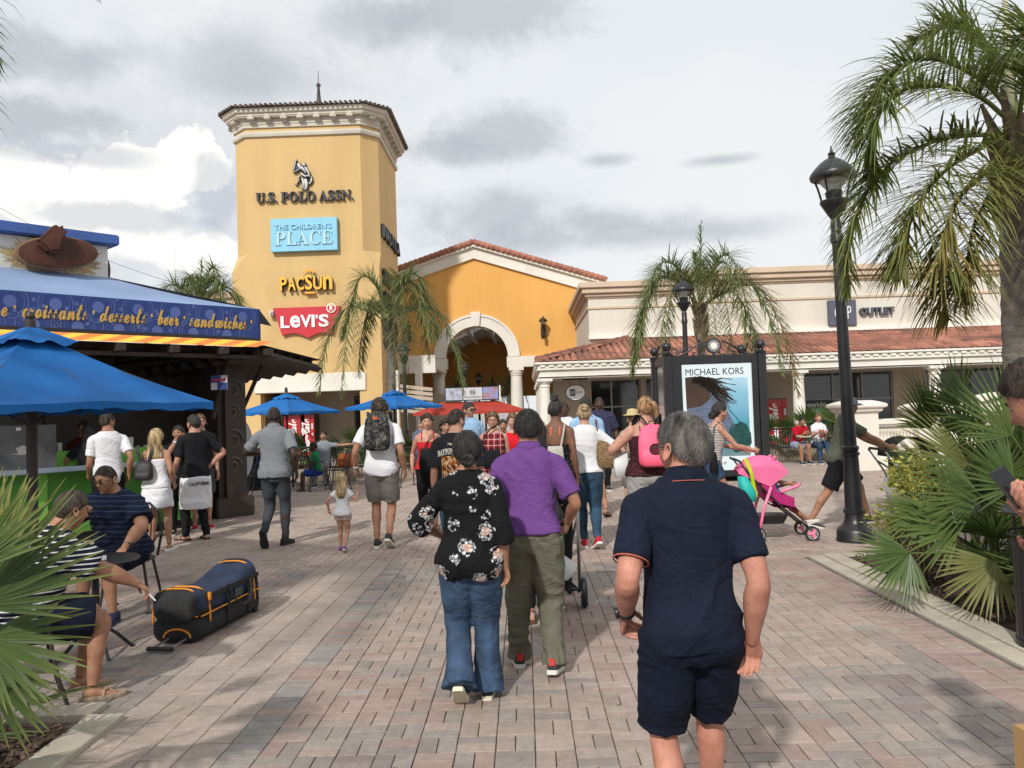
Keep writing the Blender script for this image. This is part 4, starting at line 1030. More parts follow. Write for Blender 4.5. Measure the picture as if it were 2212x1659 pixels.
bench('black bench with the seated couple beside the poster kiosk', at(1730, 1000, 22.6).x, 22.9, R(-4), 1.9, m_black)
def cafe_chair(label, X, Y, rz, group='black metal cafe chairs'):
 t = thing('cafe_chair', label, 'chair', (X, Y, 0), rz, group)
 m = mat('chair_metal', (.035, .028, .024), .5, .3)
 b = MB(); b.lathe([(.19, .44), (.215, .45), (.21, .465), (.02, .46)], n=18); b.build('seat', m, t)
 for sx, sy in ((-1, -1), (1, -1), (-1, 1), (1, 1)):
  b = MB(); b.tube([(sx * .15, sy * .15, .45), (sx * .19, sy * .19, .2), (sx * .21, sy * .24, .015)], .013, 6); b.lathe([(.03, 0), (.03, .012), (.014, .02)], (sx * .21, sy * .24, 0), 8); b.build('leg', m, t)
 b = MB(); pts = [(-.19, .17, .45), (-.22, .22, .65), (-.19, .27, .84), (-.10, .29, .93), (.10, .29, .93), (.19, .27, .84), (.22, .22, .65), (.19, .17, .45)]; b.tube(pts, .013, 6)
 for k in range(5): x = -.12 + .06 * k; b.tube([(x, .18, .45), (x, .24, .7), (x, .285, .92)], .007, 5)
 b.build('backrest', m, t)
 b = MB()
 for sx in (-1, 1): b.tube([(sx * .22, .22, .66), (sx * .25, .0, .67), (sx * .24, -.12, .64), (sx * .19, -.15, .46)], .011, 6)
 b.build('armrest', m, t)
 return t
def cafe_table(label, X, Y, r=.38, h=.72, group='round metal cafe tables'):
 t = thing('cafe_table', label, 'table', (X, Y, 0), 0, group); m = MATS.get('chair_metal') or m_black
 b = MB(); b.lathe([(r - .01, h - .02), (r, h - .01), (r - .005, h)], n=28); b.build('tabletop', m_black, t)
 b = MB(); b.lathe([(.03, .05), (.025, h - .02)], n=8)
 for k in range(4): a = PI / 4 + PI / 2 * k; b.tube([(0, 0, .25), (.15 * math.cos(a), .15 * math.sin(a), .12), (.26 * math.cos(a), .26 * math.sin(a), .0)], .014, 6)
 b.build('pedestal', m_black, t); return t
def litter_bin(label, X, Y, r=.26, h=.95, lid=False):
 t = thing('litter_bin', label, 'bin', (X, Y, 0), 0, 'black slatted litter bins')
 b = MB(); b.lathe([(r * .86, .06), (r * .86, h - .12), (r * .8, h - .12), (r * .8, .08)], n=20, cap=False); b.build('liner', m_black, t)
 n = 26
 for k in range(n):
  a = 2 * PI * k / n; M = Matrix.Rotation(a, 4, 'Z'); b = MB(); b.box(r - .012, r, -.022, .022, .05, h - .06, M); b.build('slat', m_black, t)
 for z in (.04, h - .09, h * .5):
  b = MB(); b.lathe([(r - .018, z), (r + .008, z), (r + .008, z + .035), (r - .018, z + .035)], n=28); b.build('band', m_black, t)
 b = MB();
 if lid:
  b.lathe([(r + .05, h + .12), (r + .06, h + .14), (r + .04, h + .165), (.05, h + .185)], n=30); b.build('lid', m_black, t, smooth=True, angle=30)
  for k in range(4): b = MB(); a = PI / 4 + k * PI / 2; b.tube([(r * .9 * math.cos(a), r * .9 * math.sin(a), h - .06), (r * .95 * math.cos(a), r * .95 * math.sin(a), h + .13)], .012, 6); b.build('lid_post', m_black, t)
  b = MB(); b.loft([[Vector(((r + .03) * math.cos(2 * PI * k / 30), (r + .03) * math.sin(2 * PI * k / 30), h - .02 + .0)) + Vector((0, 0, dz)) for k in range(30)] for dz in (0, .02)], cap=False); b.build('rim', m_black, t)
 else: b.lathe([(r - .05, h - .06), (r + .01, h - .05), (r + .01, h), (r - .06, h + .005), (r - .06, h - .04)], n=28, cap=False); b.build('rim', m_black, t)
 return t
p = gp(549, 1058); litter_bin('black slatted bin behind the man in grey, next to the cafe', p.x, p.y, .27, .98)
p = gp(2205, 1418); litter_bin('black bin with a raised round lid at the corner of the palmetto bed', p.x + .28, p.y + .1, .21, .78, True)
# ------------------------------------------------------------------ cafe kiosk
KO = at(561, 730, 14.0); KA = math.atan2(.75, .66)
def cafe():
 t = thing('cafe_kiosk', 'cafe kiosk with blue lettered fascia, striped awning and green counter', 'kiosk', (KO.x, 14.0, 0), KA)
 zf0, zf1 = zat(561, 730, 14), zat(561, 668, 14)
 m_fascia = mat('fascia_navy', (.018, .045, .19), .6, .15, 2)
 m_lilac = mat('fascia_pattern', (.075, .115, .32), .6, .1); m_gold = mat('gold_letter', (.50, .33, .08), .5, .1)
 m_awn = mat('awning_blue', (.21, .29, .45), .7, .12, 1.0, .2, 14, detail=3)
 m_wood = mat('dark_timber', (.035, .024, .018), .7, .3, 6, .3, 40, stretch=(1, 12, 12))
 m_cw = mat('cafe_white', (.62, .60, .55), .7, .08, 2)
 L_ = 9.5
 b = MB(); b.box(-L_, 0, .0, .06, zf0, zf1); fa = b.build('fascia', m_fascia, t)
 b = MB(); b.box(-L_, .012, -.012, .07, zf0 - .07, zf0 - .001); b.box(.0, .012, -.012, .07, zf0, zf1); b.build('fascia_edge', m_black, t)
 b = MB(); rnd = random.Random(2); hh = zf1 - zf0
 def ringp(cx_, cz, r, wd, a0=0, a1=2 * PI):
  n = 26; vs = []
  for k in range(n + 1):
   a = a0 + (a1 - a0) * k / n
   for q in (r, r - wd): vs.append((cx_ + q * math.cos(a), -.003, min(zf1 - .005, max(zf0 + .005, cz + q * math.sin(a)))))
  b.add(vs, [(2 * k, 2 * k + 2, 2 * k + 3, 2 * k + 1) for k in range(n)])
 x = -L_ + .2; i = 0
 while x < -.15:
  up = i % 2; cz = zf1 - hh * .30 if up else zf0 + hh * .06
  for r, wd in ((.24, .016), (.19, .008), (.085, .085)):
   if x + r < 0: ringp(x, cz, r, wd)
  for k in range(5):
   a = k * 1.3 + i;
   if x + .32 < 0: ringp(x + .30 * math.cos(a), cz + .30 * math.sin(a), .03, .03)
  x += .29; i += 1
 b.build('flourish', m_lilac, fa)
 tx = text_mb(script('e · croissants · desserts · beer · sandwiches ·'), 3.76, .24, .008, .014)
 xf(tx, Matrix.Translation((-3.90, -.006, zf0 + hh * .25))).build('lettering', m_gold, fa)
 y1 = 1.3; zt = zat(232, 599, 13.4); xr = -1.96
 b = MB(); S = 14; rows = []
 for i in range(9):
  q = i / 8; rows.append([Vector((-L_ + (L_ + (0 if q == 0 else 0) + (xr) * q) * s_ / S, y1 * q, zf1 + (zt - zf1) * q - .05 * math.sin(PI * q) + .012 * noise.noise(Vector((s_ * .9, q * 2, 1))))) for s_ in range(S + 1)])
 o = [p for r_ in rows for p in r_]; b.add(o, [(i * (S + 1) + j, i * (S + 1) + j + 1, (i + 1) * (S + 1) + j + 1, (i + 1) * (S + 1) + j) for i in range(8) for j in range(S)])
 b.add([(0, 0, zf1), (1.6, 2.2, zf1), (xr + 1.2, 3.2, zt), (xr, y1, zt)], [(0, 1, 2, 3)])
 b.build('awning', m_awn, t, smooth=True)
 zc = zat(244, 531, 13.4)
 b = MB(); b.box(-L_, xr, y1, y1 + 2.4, zt - .15, zc - .01); b.build('drum', m_cw, t)
 b = MB(); b.box(-L_, xr + .14, y1 - .14, y1 + 2.5, zc, zc + .17); b.build('drum_cap', mat('cap_blue', (.05, .11, .33), .6, .1), t, bevel=.02)
 rnd = random.Random(9); b = MB()
 for k in range(170):
  a = rnd.uniform(0, 2 * PI); r0 = rnd.uniform(.55, .8); cx_, cz = -2.78, zt + .20
  p = Vector((cx_ + .80 * r0 * math.cos(a), y1 - .004 - rnd.uniform(0, .004), cz + .30 * r0 * math.sin(a))); d = Vector((math.cos(a + rnd.gauss(0, .4)), 0, math.sin(a + rnd.gauss(0, .4)))) * rnd.uniform(.06, .2)
  n_ = Vector((-d.z, 0, d.x)).normalized() * .02; q = p + d
  q.z = min(zc - .02, max(zt + .005, q.z)); p.z = min(zc - .02, max(zt + .005, p.z))
  b.add([p - n_, p + n_, q], [(0, 1, 2)])
 b.build('straw_fringe', mat('straw', (.42, .30, .14), .8, .3, 5), t)
 za = zat(561, 751, 14);
 m_o = mat('stripe_orange', (.72, .22, .05), .7, .06); m_y = mat('stripe_yellow', (.88, .50, .06), .7, .06)
 n = 38
 for k in range(n):
  x0, x1 = -8.9 + 8.6 * k / n, -8.9 + 8.6 * (k + 1) / n
  b = MB(); b.add([(x0, -.40, za - .03), (x1, -.40, za - .03), (x1 + .38, -.26, zf0 - .08), (x0 + .38, -.26, zf0 - .08), (x1 + .38, .3, zf0 - .07), (x0 + .38, .3, zf0 - .07)], [(0, 1, 2, 3), (3, 2, 4, 5)])
  b.build('canopy_stripe', m_o if k % 2 else m_y, t)
 for k in range(12):
  x = -.1 - k * .8; b = MB(); b.box(x - .05, x + .05, -.50, 1.6, za - .16, za - .055); b.build('batten', m_wood, t)
 b = MB(); b.box(-8.7, .25, -.30, -.2, za - .22, za - .161); b.build('eaves_beam', m_wood, t)
 b = MB(); b.box(-L_, .3, .2, 4.4, za - .052, za + .02); b.build('roof_deck', m_wood, t)
 ca, sa = math.cos(-KA), math.sin(-KA)
 def W(x, y, z): dx, dy = x - KO.x, y - 14.0; return Vector((dx * ca - dy * sa, dx * sa + dy * ca, z))
 zs = 2.74
 for k in range(9):
  xw = -4.40 - .29 * k; y0 = 14.0 + .1 * k; y1_ = 17.75 + .10 * k
  A = W(xw, y0 - .3, zs + .05 - .025 * k); B = W(xw + .0, y1_, zs - .0 - .025 * k); b = MB(); u = (B - A)
  b.tube([A, B], .085, 4, flat=1.0); b.build('canopy_slat', m_wood, t)
 for k in range(5):
  yw = 14.2 + .8 * k; b = MB(); b.tube([W(-4.45, yw, zs + .13), W(-7.6, yw + .25, zs - .05)], .06, 4); b.build('canopy_joist', m_wood, t)
 b = MB(); v = [W(-4.35, 13.9, zs + .2), W(-4.30, 17.8, zs + .18), W(-7.5, 18.0, zs + .1), W(-7.5, 13.9, zs + .1)]; b.add(v, [(0, 1, 2, 3)]); b.build('canopy_deck', m_wood, t)
 m_col = mat('cocoa_panel', (.05, .036, .03), .6, .2, 3)
 cxp, cyp = gp(478, 1118).x, gp(478, 1118).y
 c = W(cxp, cyp + .25, 0)
 b = MB(); b.box(c.x - .27, c.x + .27, c.y - .27, c.y + .27, .35, za - .06); b.build('column', m_col, t)
 b = MB(); b.box(c.x - .36, c.x + .36, c.y - .36, c.y + .36, 0, .35); b.build('plinth', m_col, t, bevel=.02)
 m_tan = mat('swirl_tan', (.10, .085, .07), .6)
 for (zc_, r) in ((1.35, .20), (1.85, .13), (2.25, .2), (.9, .16)):
  b = MB(); b.tube([(c.x + r * math.cos(a) * (1 - a / 12), c.y - .278, zc_ + r * math.sin(a) * (1 - a / 12)) for a in [k * .4 for k in range(24)]], .022, 5); b.build('swirl', m_tan, t)
 m_moon = mat('moon_panel', (.36, .37, .38), .5, .05)
 pts = []
 for k in range(17): a = -PI / 2 + PI * k / 16; pts.append((c.x + .29 + .34 * math.cos(a) , 1.15 + .62 * math.sin(a)))
 b = MB(); b.prism(pts, c.y + .1, c.y + .16); b.build('moon_panel', m_moon, t)
 b = MB(); b.lathe([(.05, 1.5), (.09, 1.52), (.05, 1.54)], (c.x + .30, c.y + .08, 0), 10); b.build('moon_eye', m_col, t)
 b = MB(); b.tube([at(492, 770, 14.3) - Vector((KO.x, 14, 0)), at(460, 905, 14.0) - Vector((KO.x, 14, 0))], .04, 6); b = xf(b, Matrix.Rotation(-KA, 4, 'Z')); b.build('brace', m_wood, t)
 b = MB(); b.tube([at(566, 790, 15.2) - Vector((KO.x, 14, 0)), at(515, 905, 15.0) - Vector((KO.x, 14, 0))], .04, 6); b = xf(b, Matrix.Rotation(-KA, 4, 'Z')); b.build('brace', m_wood, t)
 m_gr = mat('counter_green', (.07, .26, .035), .45, .12, 1.5); m_ledge = mat('counter_ledge', (.19, .24, .28), .4, .1); m_gr2 = mat('counter_lime', (.16, .42, .06), .45, .08)
 zt_ = 1.1
 b = MB(); b.box(-8.6, -.95, .25, .75, .14, zt_ - .06); b.build('counter_front', m_gr, t)
 b = MB(); b.box(-8.6, -.9, .30, .80, 0, .14); b.build('counter_kick', m_black, t)
 b = MB(); b.box(-8.6, -.9, -.02, .9, zt_ - .06, zt_); b.build('counter_top', m_ledge, t, bevel=.01)
 for k in range(5):
  x = -8.0 + 1.55 * k; b = MB(); b.box(x - .06, x + .06, .19, .25, .1, zt_ - .06); b.build('counter_rib', m_gr2, t)
 b = MB(); b.box(-3.6, -.95, .55, .62, zt_, zt_ + .22); b.build('counter_upstand', m_gr2, t)
 m_disp = mat('display_grey', (.085, .085, .088), .35, .35, 3)
 for k in range(4):
  x0 = -6.9 + .95 * k; b = MB(); b.box(x0, x0 + .94, .35, .85, zt_ + .001, zt_ + .62); d = b.build('display_case', m_disp, t)
  b = MB(); b.box(x0 + .42, x0 + .48, .34, .349, zt_ + .55, zt_ + .59); b.build('price_tag', m_cw, d)
  b = MB(); cx_ = x0 + .5; b.lathe([(.02, zt_ + .20), (.15, zt_ + .22), (.15, zt_ + .225), (.05, zt_ + .225), (.09, zt_ + .30), (.0, zt_ + .34)], (0, 0, 0), 16); b = xf(b, Matrix.Translation((cx_, .345, 0)) @ Matrix.Diagonal((1, .03, 1, 1))); b.build('cup_picture', mat('cup_print', (.30, .29, .28), .5), d)
 b = MB(); b.box(-7.4, -1.2, 3.3, 3.4, 0, za - .06); b.build('back_wall', mat('cafe_wall', (.26, .22, .18), .8, .1, 2), t)
 b = MB(); b.box(-2.6, -.1, 2.3, 2.42, 0, za - .06); b.box(-.22, -.1, .8, 2.3, 0, za - .06); b.build('service_wall', m_col, t)
 b = MB(); b.box(-8.7, -8.6, .3, 3.4, 0, za - .06); b.build('end_wall', m_black, t)
 b = MB(); b.box(-7.0, -1.5, 2.7, 3.28, .85, .92); b.box(-7.0, -1.5, 2.9, 3.28, 1.5, 1.54); b.box(-7, -1.5, 2.9, 3.28, 2.0, 2.04); b.build('shelf', m_wood, t)
 b = MB(); b.box(-5.2, -3.9, 2.85, 3.25, 1.56, 1.95); b.build('cupboard', mat('brown_board', (.10, .06, .035), .7), t)
 b = MB(); b.box(-3.0, -2.2, 2.4, 2.9, .93, 1.5); b.build('coffee_machine', mat('steel', (.4, .4, .4), .3, .2, metal=.8), t, bevel=.03)
 return t
cafe()
def on_counter(xl, yl, zl):
 c, s = math.cos(KA), math.sin(KA); return Vector((KO.x + xl * c - yl * s, 14.0 + xl * s + yl * c, zl))
def counter_things():
 rnd = random.Random(6)
 mc = mat('paper_cup', (.62, .60, .56), .7, .05); mg = mat('cup_band', (.2, .1, .05), .7)
 for k, (x, y, n) in enumerate(((-3.2, .7, 6), (-2.95, .7, 8), (-2.2, .65, 7), (-1.9, .7, 9), (-1.65, .72, 5), (-4.3, 3.05, 6), (-4.0, 3.05, 5))):
  z = 1.101 if y < 1 else 2.041; b = MB()
  for i in range(n): b.lathe([(.032, z + i * .035), (.043, z + i * .035 + .10), (.045, z + i * .035 + .10)], (0, 0, 0), 10)
  o = b.build('cup_stack', mc); o.location = on_counter(x, y, 0); tag(o, 'white paper cup stack number %s on the cafe counter, %d cups tall' % (('one', 'two', 'three', 'four', 'five', 'six', 'seven')[k], n), 'cups', 'stacks of paper cups in the cafe')
 cl = [((.5, .04, .03), 'red'), ((.6, .25, .03), 'orange'), ((.55, .42, .05), 'yellow'), ((.45, .42, .38), 'white'), ((.05, .12, .05), 'green'), ((.1, .05, .03), 'brown'), ((.45, .04, .05), 'cherry'), ((.3, .33, .35), 'clear')]
 for k, (c, nm) in enumerate(cl):
  b = MB(); h = .24 + .03 * (k % 3); b.lathe([(.035, 0), (.04, .01), (.04, h * .62), (.015, h * .8), (.013, h), (.0, h)], n=10); o = b.build('bottle', mat('bottle_' + nm, c, .3, .1)); o.location = on_counter(-3.9 + .10 * k, .6 + .1 * (k % 2), 1.101); tag(o, 'small %s bottle among the syrups on the cafe counter' % nm, 'bottle', 'bottles on the cafe counter')
 for k, (x, c, nm) in enumerate(((-2.55, (.45, .05, .03), 'red'), (-4.9, (.5, .16, .04), 'orange'))):
  b = MB(); b.box(-.12, .12, -.08, .08, 0, .2); o = b.build('carton', mat('carton_' + nm, c, .6), bevel=.005); o.location = on_counter(x, 3.05, 2.041) if k else on_counter(x, .65, 1.101); o.rotation_euler = (0, 0, KA); tag(o, '%s carton in the cafe servery' % nm, 'carton')
counter_things()
def hat_sign():
 y = 1.3 - .16; c = Vector((-2.78, y, zat(180, 560, 12.2)))
 zc_ = None
 t = thing('hat_sign', 'big brown hat-shaped sign fixed to the white drum of the cafe', 'sign', on_counter(-2.78, y, 0), KA)
 zz = zat(232, 599, 13.4) + .27
 m = mat('hat_brown', (.085, .028, .016), .7, .45, 3, .4, 25); mr = mat('hat_rim', (.22, .13, .07), .7)
 th = R(7); Mx = Matrix.Translation((0, 0, zz)) @ Matrix.Rotation(-th, 4, 'Y')
 def ell(rx, rz, y0, y1, dz=0):
  b = MB(); b.loft([[Mx @ Vector((rx * s_ * math.cos(2 * PI * k / 36), yy, rz * s_ * math.sin(2 * PI * k / 36) + dz)) for k in range(36)] for s_, yy in ((.92, y1), (1, y1 - .03), (1, y0 + .02), (.8, y0))]); return b
 ell(.60, .26, -.05, .10).build('brim_edge', mr, t, smooth=True, angle=40); ell(.57, .235, -.11, -.045).build('brim', m, t, smooth=True, angle=40)
 b = MB(); pts = [(-.36, .10), (-.12, .38), (-.04, .42), (.06, .37), (.08, .26), (.02, .16), (-.02, -.02), (-.20, -.06)]
 b.prism(pts, -.26, -.04, 'y', Matrix.Translation((0, 0, zz))); b.build('crown', m, t, bevel=.05)
 t2 = thing('hat_sign', 'edge of a second brown hat sign at the end of the cafe drum', 'sign', on_counter(-1.96 + .02, 1.3 + .5, 0), KA + PI / 2)
 b = MB(); b.loft([[Vector((.26 * s_ * math.cos(2 * PI * k / 24), yy, zz - .10 + .26 * s_ * math.sin(2 * PI * k / 24))) for k in range(24)] for s_, yy in ((.9, -.02), (1, -.05), (1, -.10), (.9, -.13))]); b.build('brim', m, t2)
hat_sign()
t, w, h = sign_at('drink_sign', 'small navy and white energy drink sign on the cafe end column', 457, 492, 811, 842, 13.4)
b = MB(); b.box(0, w, -.02, 0, 0, h); b.build('panel', mat('drink_white', (.45, .45, .48), .5), t)
b = MB(); b.box(0, w * .6, -.026, -.0205, h * .5, h); b.box(w * .4, w, -.026, -.0205, 0, h * .49); b.build('blue_quarters', mat('drink_navy', (.01, .03, .16), .5), t)
xf(text_mb('Red Bull', w * .8, h * .2, .006, .03), Matrix.Translation((w * .1, -.027, h * .6))).build('lettering', MATS['sign_red'], t)
def resort():
 Y = 33.0; x0, x1 = at(950, 900, Y).x, at(1115, 900, Y).x
 t = thing('resort_stand', 'promotion stand with red canopy and picture boards below the arch', 'stand', (x0, Y, 0))
 zt, zb = zat(1000, 838, Y), zat(1000, 864, Y); zc, ze = zat(1050, 866, Y), zat(1050, 888, Y)
 xa, xb = at(963, 850, Y).x - x0, at(1076, 850, Y).x - x0
 b = MB(); b.box(xa - .04, xb + .04, -.05, .05, zb - .04, zt + .04); bd = b.build('board', m_black, t)
 b = MB(); b.box(xb + .041, xb + .10, -.05, .05, zb - .04, zt + .06); b.build('board_edge', m_white, t)
 sw = (xb - xa)
 cols = [mat('board_faded', (.30, .36, .45), .4, .5, 9, alt=(.42, .34, .32)), mat('board_white', (.50, .52, .54), .4, .05), mat('board_resort', (.10, .25, .55), .4, .4, 7, alt=(.62, .25, .12))]
 for (u0, u1, m) in ((0, .32, cols[0]), (.335, .70, cols[1]), (.715, 1, cols[2])):
  b = MB(); b.box(xa + sw * u0, xa + sw * u1, -.058, -.0505, zb, zt); b.build('picture', m, bd)
 xf(text_mb(serif('WR'), sw * .09, (zt - zb) * .26, .004, .01), Matrix.Translation((xa + sw * .47, -.06, zb + (zt - zb) * .47))).build('lettering', m_sgn_black, bd)
 b = MB(); cx_, cz, r_ = xa + sw * .515, zb + (zt - zb) * .6, (zt - zb) * .24; b.loft([[Vector((cx_ + q * math.cos(2 * PI * k / 24), -.06, cz + q * math.sin(2 * PI * k / 24))) for k in range(24)] for q in (r_, r_ * .88)], cap=False); b.build('ring', m_sgn_black, bd)
 xf(text_mb('WESTGATE RESORTS', sw * .34, (zt - zb) * .10, .004, .01), Matrix.Translation((xa + sw * .345, -.06, zb + (zt - zb) * .16))).build('lettering', m_sgn_black, bd)
 m = mat('canopy_red', (.36, .035, .02), .75, .1)
 L0, L1 = at(900, 890, Y).x - x0, at(1138, 890, Y).x - x0; W0, W1 = at(955, 866, Y).x - x0, at(1075, 866, Y).x - x0
 b = MB(); b.add([(L0, -1.1, ze), (L1, -1.1, ze), (W1, .2, zc), (W0, .2, zc), (L0, 1.6, ze), (L1, 1.6, ze), (L0, -1.1, ze - .1), (L1, -1.1, ze - .1), (L1, 1.6, ze - .1), (L0, 1.6, ze - .1)], [(0, 1, 2, 3), (1, 5, 2), (5, 4, 3, 2), (4, 0, 3), (0, 6, 7, 1), (1, 7, 8, 5), (4, 9, 6, 0)]); b.build('canopy', m, t)
 for x in (L0 + .3, (L0 + L1) / 2 + .6, L1 - .3):
  b = MB(); b.box(x - .04, x + .04, -.95, -.87, 0, ze); b.build('post', m_black, t)
 b = MB(); b.box(W0, W1, -.4, .6, 0, 1.0); b.build('counter', mat('stand_counter', (.35, .30, .33), .6), t)
 t2 = thing('display_screen', 'plain pale lilac screen beside the promotion stand', 'screen', (at(1085, 930, 27).x, 27, 0))
 b = MB(); w_ = at(1165, 930, 27).x - at(1085, 930, 27).x; b.box(0, w_, 0, .05, .3, zat(1120, 893, 27)); b.build('panel', mat('lilac', (.42, .37, .42), .6, .03), t2, bevel=.01)
 b = MB(); b.box(.1, .16, -.2, .25, 0, .3); b.build('foot', m_black, t2); b = MB(); b.box(w_ - .16, w_ - .1, -.2, .25, 0, .3); b.build('foot', m_black, t2)
resort()
def far_things():
 t = thing('far_building', 'beige shop building with stepped parapet behind the cafe awning', 'building', (at(480, 640, 50).x, 50, 0))
 z = zat(490, 633, 50); b = MB(); b.box(-20, 6, 0, 12, 0, z - .8); b.build('wall', m_cream, t); b = MB(); b.box(-20, 6.2, -.3, 12, z - .8, z - .35); b.build('cornice', m_beige, t); b = MB(); b.box(-20, 6.3, -.5, 12, z - .35, z); b.build('cornice', m_beige, t)
 t = thing('colonnade', 'white ledges of the shop front between cafe column and tower', 'shop front', (at(500, 900, 36).x, 36, 0))
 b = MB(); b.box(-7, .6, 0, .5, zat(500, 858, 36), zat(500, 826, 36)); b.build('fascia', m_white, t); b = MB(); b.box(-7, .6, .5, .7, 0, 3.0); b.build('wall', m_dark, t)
 m = mat('cable', (.05, .05, .05), .6)
 for k, (a, b_) in enumerate((((0, 413), (160, 500)), ((0, 462), (80, 506)), ((244, 545), (360, 600)), ((0, 380), (440, 620)))):
  pass
 for k, (p0, p1, lab) in enumerate((((-200, 330), (420, 625), 'highest thin power line crossing the sky above the cafe'), ((-200, 420), (380, 640), 'middle thin power line crossing the sky above the cafe'), ((-200, 400), (360, 650), 'lowest thin power line crossing the sky above the cafe'))):
  A, B = at(p0[0], p0[1], 60), at(p1[0], p1[1], 78); b = MB(); b.tube([A.lerp(B, q / 12) - Vector((0, 0, 1.2 * math.sin(PI * q / 12))) for q in range(13)], .018, 4); tag(b.build('power_line', m), lab, 'cable', 'power lines')
 p = at(378, 600, 52); b = MB(); b.tube([(0, 0, 0), (0, 0, zat(374, 535, 52))], [.05, .015], 6); o = b.build('mast', m_silver); o.location = (p.x, 52, 0); tag(o, 'slim grey aerial mast behind the palm beyond the cafe', 'mast')
far_things()
# ------------------------------------------------------------------ plants
def leaf_mat(name, c0, c1, rough=.5, sc=4, trans=.35, tip=None):
 m = bpy.data.materials.new(name); m.use_nodes = True; nt = m.node_tree; N = nt.nodes; L = nt.links; b = N['Principled BSDF']
 a = N.new('ShaderNodeAttribute'); a.attribute_name = 'tint'
 mx = N.new('ShaderNodeMix'); mx.data_type = 'RGBA'; sep = N.new('ShaderNodeSeparateColor'); L.new(a.outputs['Color'], sep.inputs[0])
 L.new(sep.outputs[0], mx.inputs[0]); mx.inputs[6].default_value = (*c0, 1); mx.inputs[7].default_value = (*c1, 1)
 src = mx.outputs[2]
 if tip:
  m2 = N.new('ShaderNodeMix'); m2.data_type = 'RGBA'; L.new(sep.outputs[1], m2.inputs[0]); L.new(src, m2.inputs[6]); m2.inputs[7].default_value = (*tip, 1); src = m2.outputs[2]
 L.new(src, b.inputs['Base Color']); b.inputs['Roughness'].default_value = rough; b.inputs['Specular IOR Level'].default_value = .45
 tr = N.new('ShaderNodeBsdfTranslucent'); L.new(src, tr.inputs[0]); ms = N.new('ShaderNodeMixShader'); ms.inputs[0].default_value = trans
 L.new(b.outputs[0], ms.inputs[1]); L.new(tr.outputs[0], ms.inputs[2]); L.new(ms.outputs[0], N['Material Output'].inputs[0])
 return m
m_frond = leaf_mat('palm_frond', (.085, .125, .03), (.24, .27, .075), tip=(.30, .17, .045))
m_frond_far = leaf_mat('far_palm_frond', (.10, .14, .045), (.26, .30, .115), tip=(.28, .15, .05))
m_fan = leaf_mat('palmetto_leaf', (.04, .085, .02), (.14, .20, .055), tip=(.26, .24, .08), rough=.42)
m_fan_near = leaf_mat('near_palmetto_leaf', (.028, .055, .014), (.10, .145, .035), tip=(.34, .33, .10), rough=.45)  # dark green, with the palm's partial shade worked into the leaf colour
m_bark = mat('palm_bark', (.19, .165, .14), .9, .3, 5, .8, 30, stretch=(1, 1, 4), dirt=.5)
m_boots = mat('leaf_bases', (.16, .12, .075), .9, .4, 12, .5, 30)
def bez(pts, n):
 """smooth curve through points (Catmull-Rom)"""
 P = [Vector(p) for p in pts]; P = [P[0] * 2 - P[1]] + P + [P[-1] * 2 - P[-2]]; out = []
 seg = len(P) - 3
 for k in range(n + 1):
  t = k / n * seg; i = min(int(t), seg - 1); t -= i
  a, b, c, d = P[i:i + 4]
  out.append(.5 * ((2 * b) + (c - a) * t + (2 * a - 5 * b + 4 * c - d) * t * t + (3 * b - a - 3 * c + d) * t ** 3))
 return out
def frond_mesh(pts, ll, n=70, rr=.02, wid=.022, brown=0.0, seed=0, hang=.75, start=.14, splay=.8):
 """one pinnate frond: a midrib with long drooping leaflets along both sides"""
 rnd = random.Random(seed); b = MB(); cols = []
 C = bez(pts, 18); b.tube(C, [rr * (1 - .85 * k / 18) for k in range(19)], 5); cols += [(.8, brown * .5, 0, 1)] * len(b.v)
 C = bez(pts, n)
 for k in range(int(n * start), n + 1):
  f = k / n; p = C[k]; t = (C[min(k + 1, n)] - C[max(k - 1, 0)]).normalized()
  side = t.cross(Vector((0, 0, 1))); side = side.normalized() if side.length > .05 else t.orthogonal().normalized()
  up = side.cross(t).normalized()
  for sg in (-1, 1):
   L_ = ll * (math.sin(PI * min(1, (f * .85 + .13))) ** .5) * rnd.uniform(.75, 1.12)
   lift = rnd.uniform(-.5, .55)
   d = (side * sg * splay * rnd.uniform(.6, 1.1) + t * rnd.uniform(.35, .8) + up * (.25 + lift)).normalized()
   g = Vector((0, 0, -1)); q = p; w = wid * rnd.uniform(.7, 1.1); dr = hang * rnd.uniform(.7, 1.3)
   tone = min(1, max(0, .45 + rnd.gauss(0, .25))); br = brown * rnd.uniform(.3, 1) * (.4 + f) if rnd.random() < .3 + brown else 0
   wv = d.cross(g); wv = wv.normalized() if wv.length > .05 else side
   o = len(b.v); vs = []; S = 4
   for s_ in range(S + 1):
    u = s_ / S; ww = w * (1 - u ** 2) * .5 + .001
    vs += [q + wv * ww, q - wv * ww]
    d = (d + g * (dr * (.25 + u) / S * 1.4)).normalized(); q = q + d * (L_ / S)
   b.add(vs, [(2 * i, 2 * i + 1, 2 * i + 3, 2 * i + 2) for i in range(S)])
   for s_ in range(S + 1): cols += [(tone, min(1, br + (.35 * brown if s_ == S else 0)), 0, 1)] * 2
 return b, cols
def add_frond(t, b, cols, m, name='frond'):
 me = b.mesh(name, m, smooth=False, off=wloc(t)); with_tint(me, cols); return link(name, me, t)
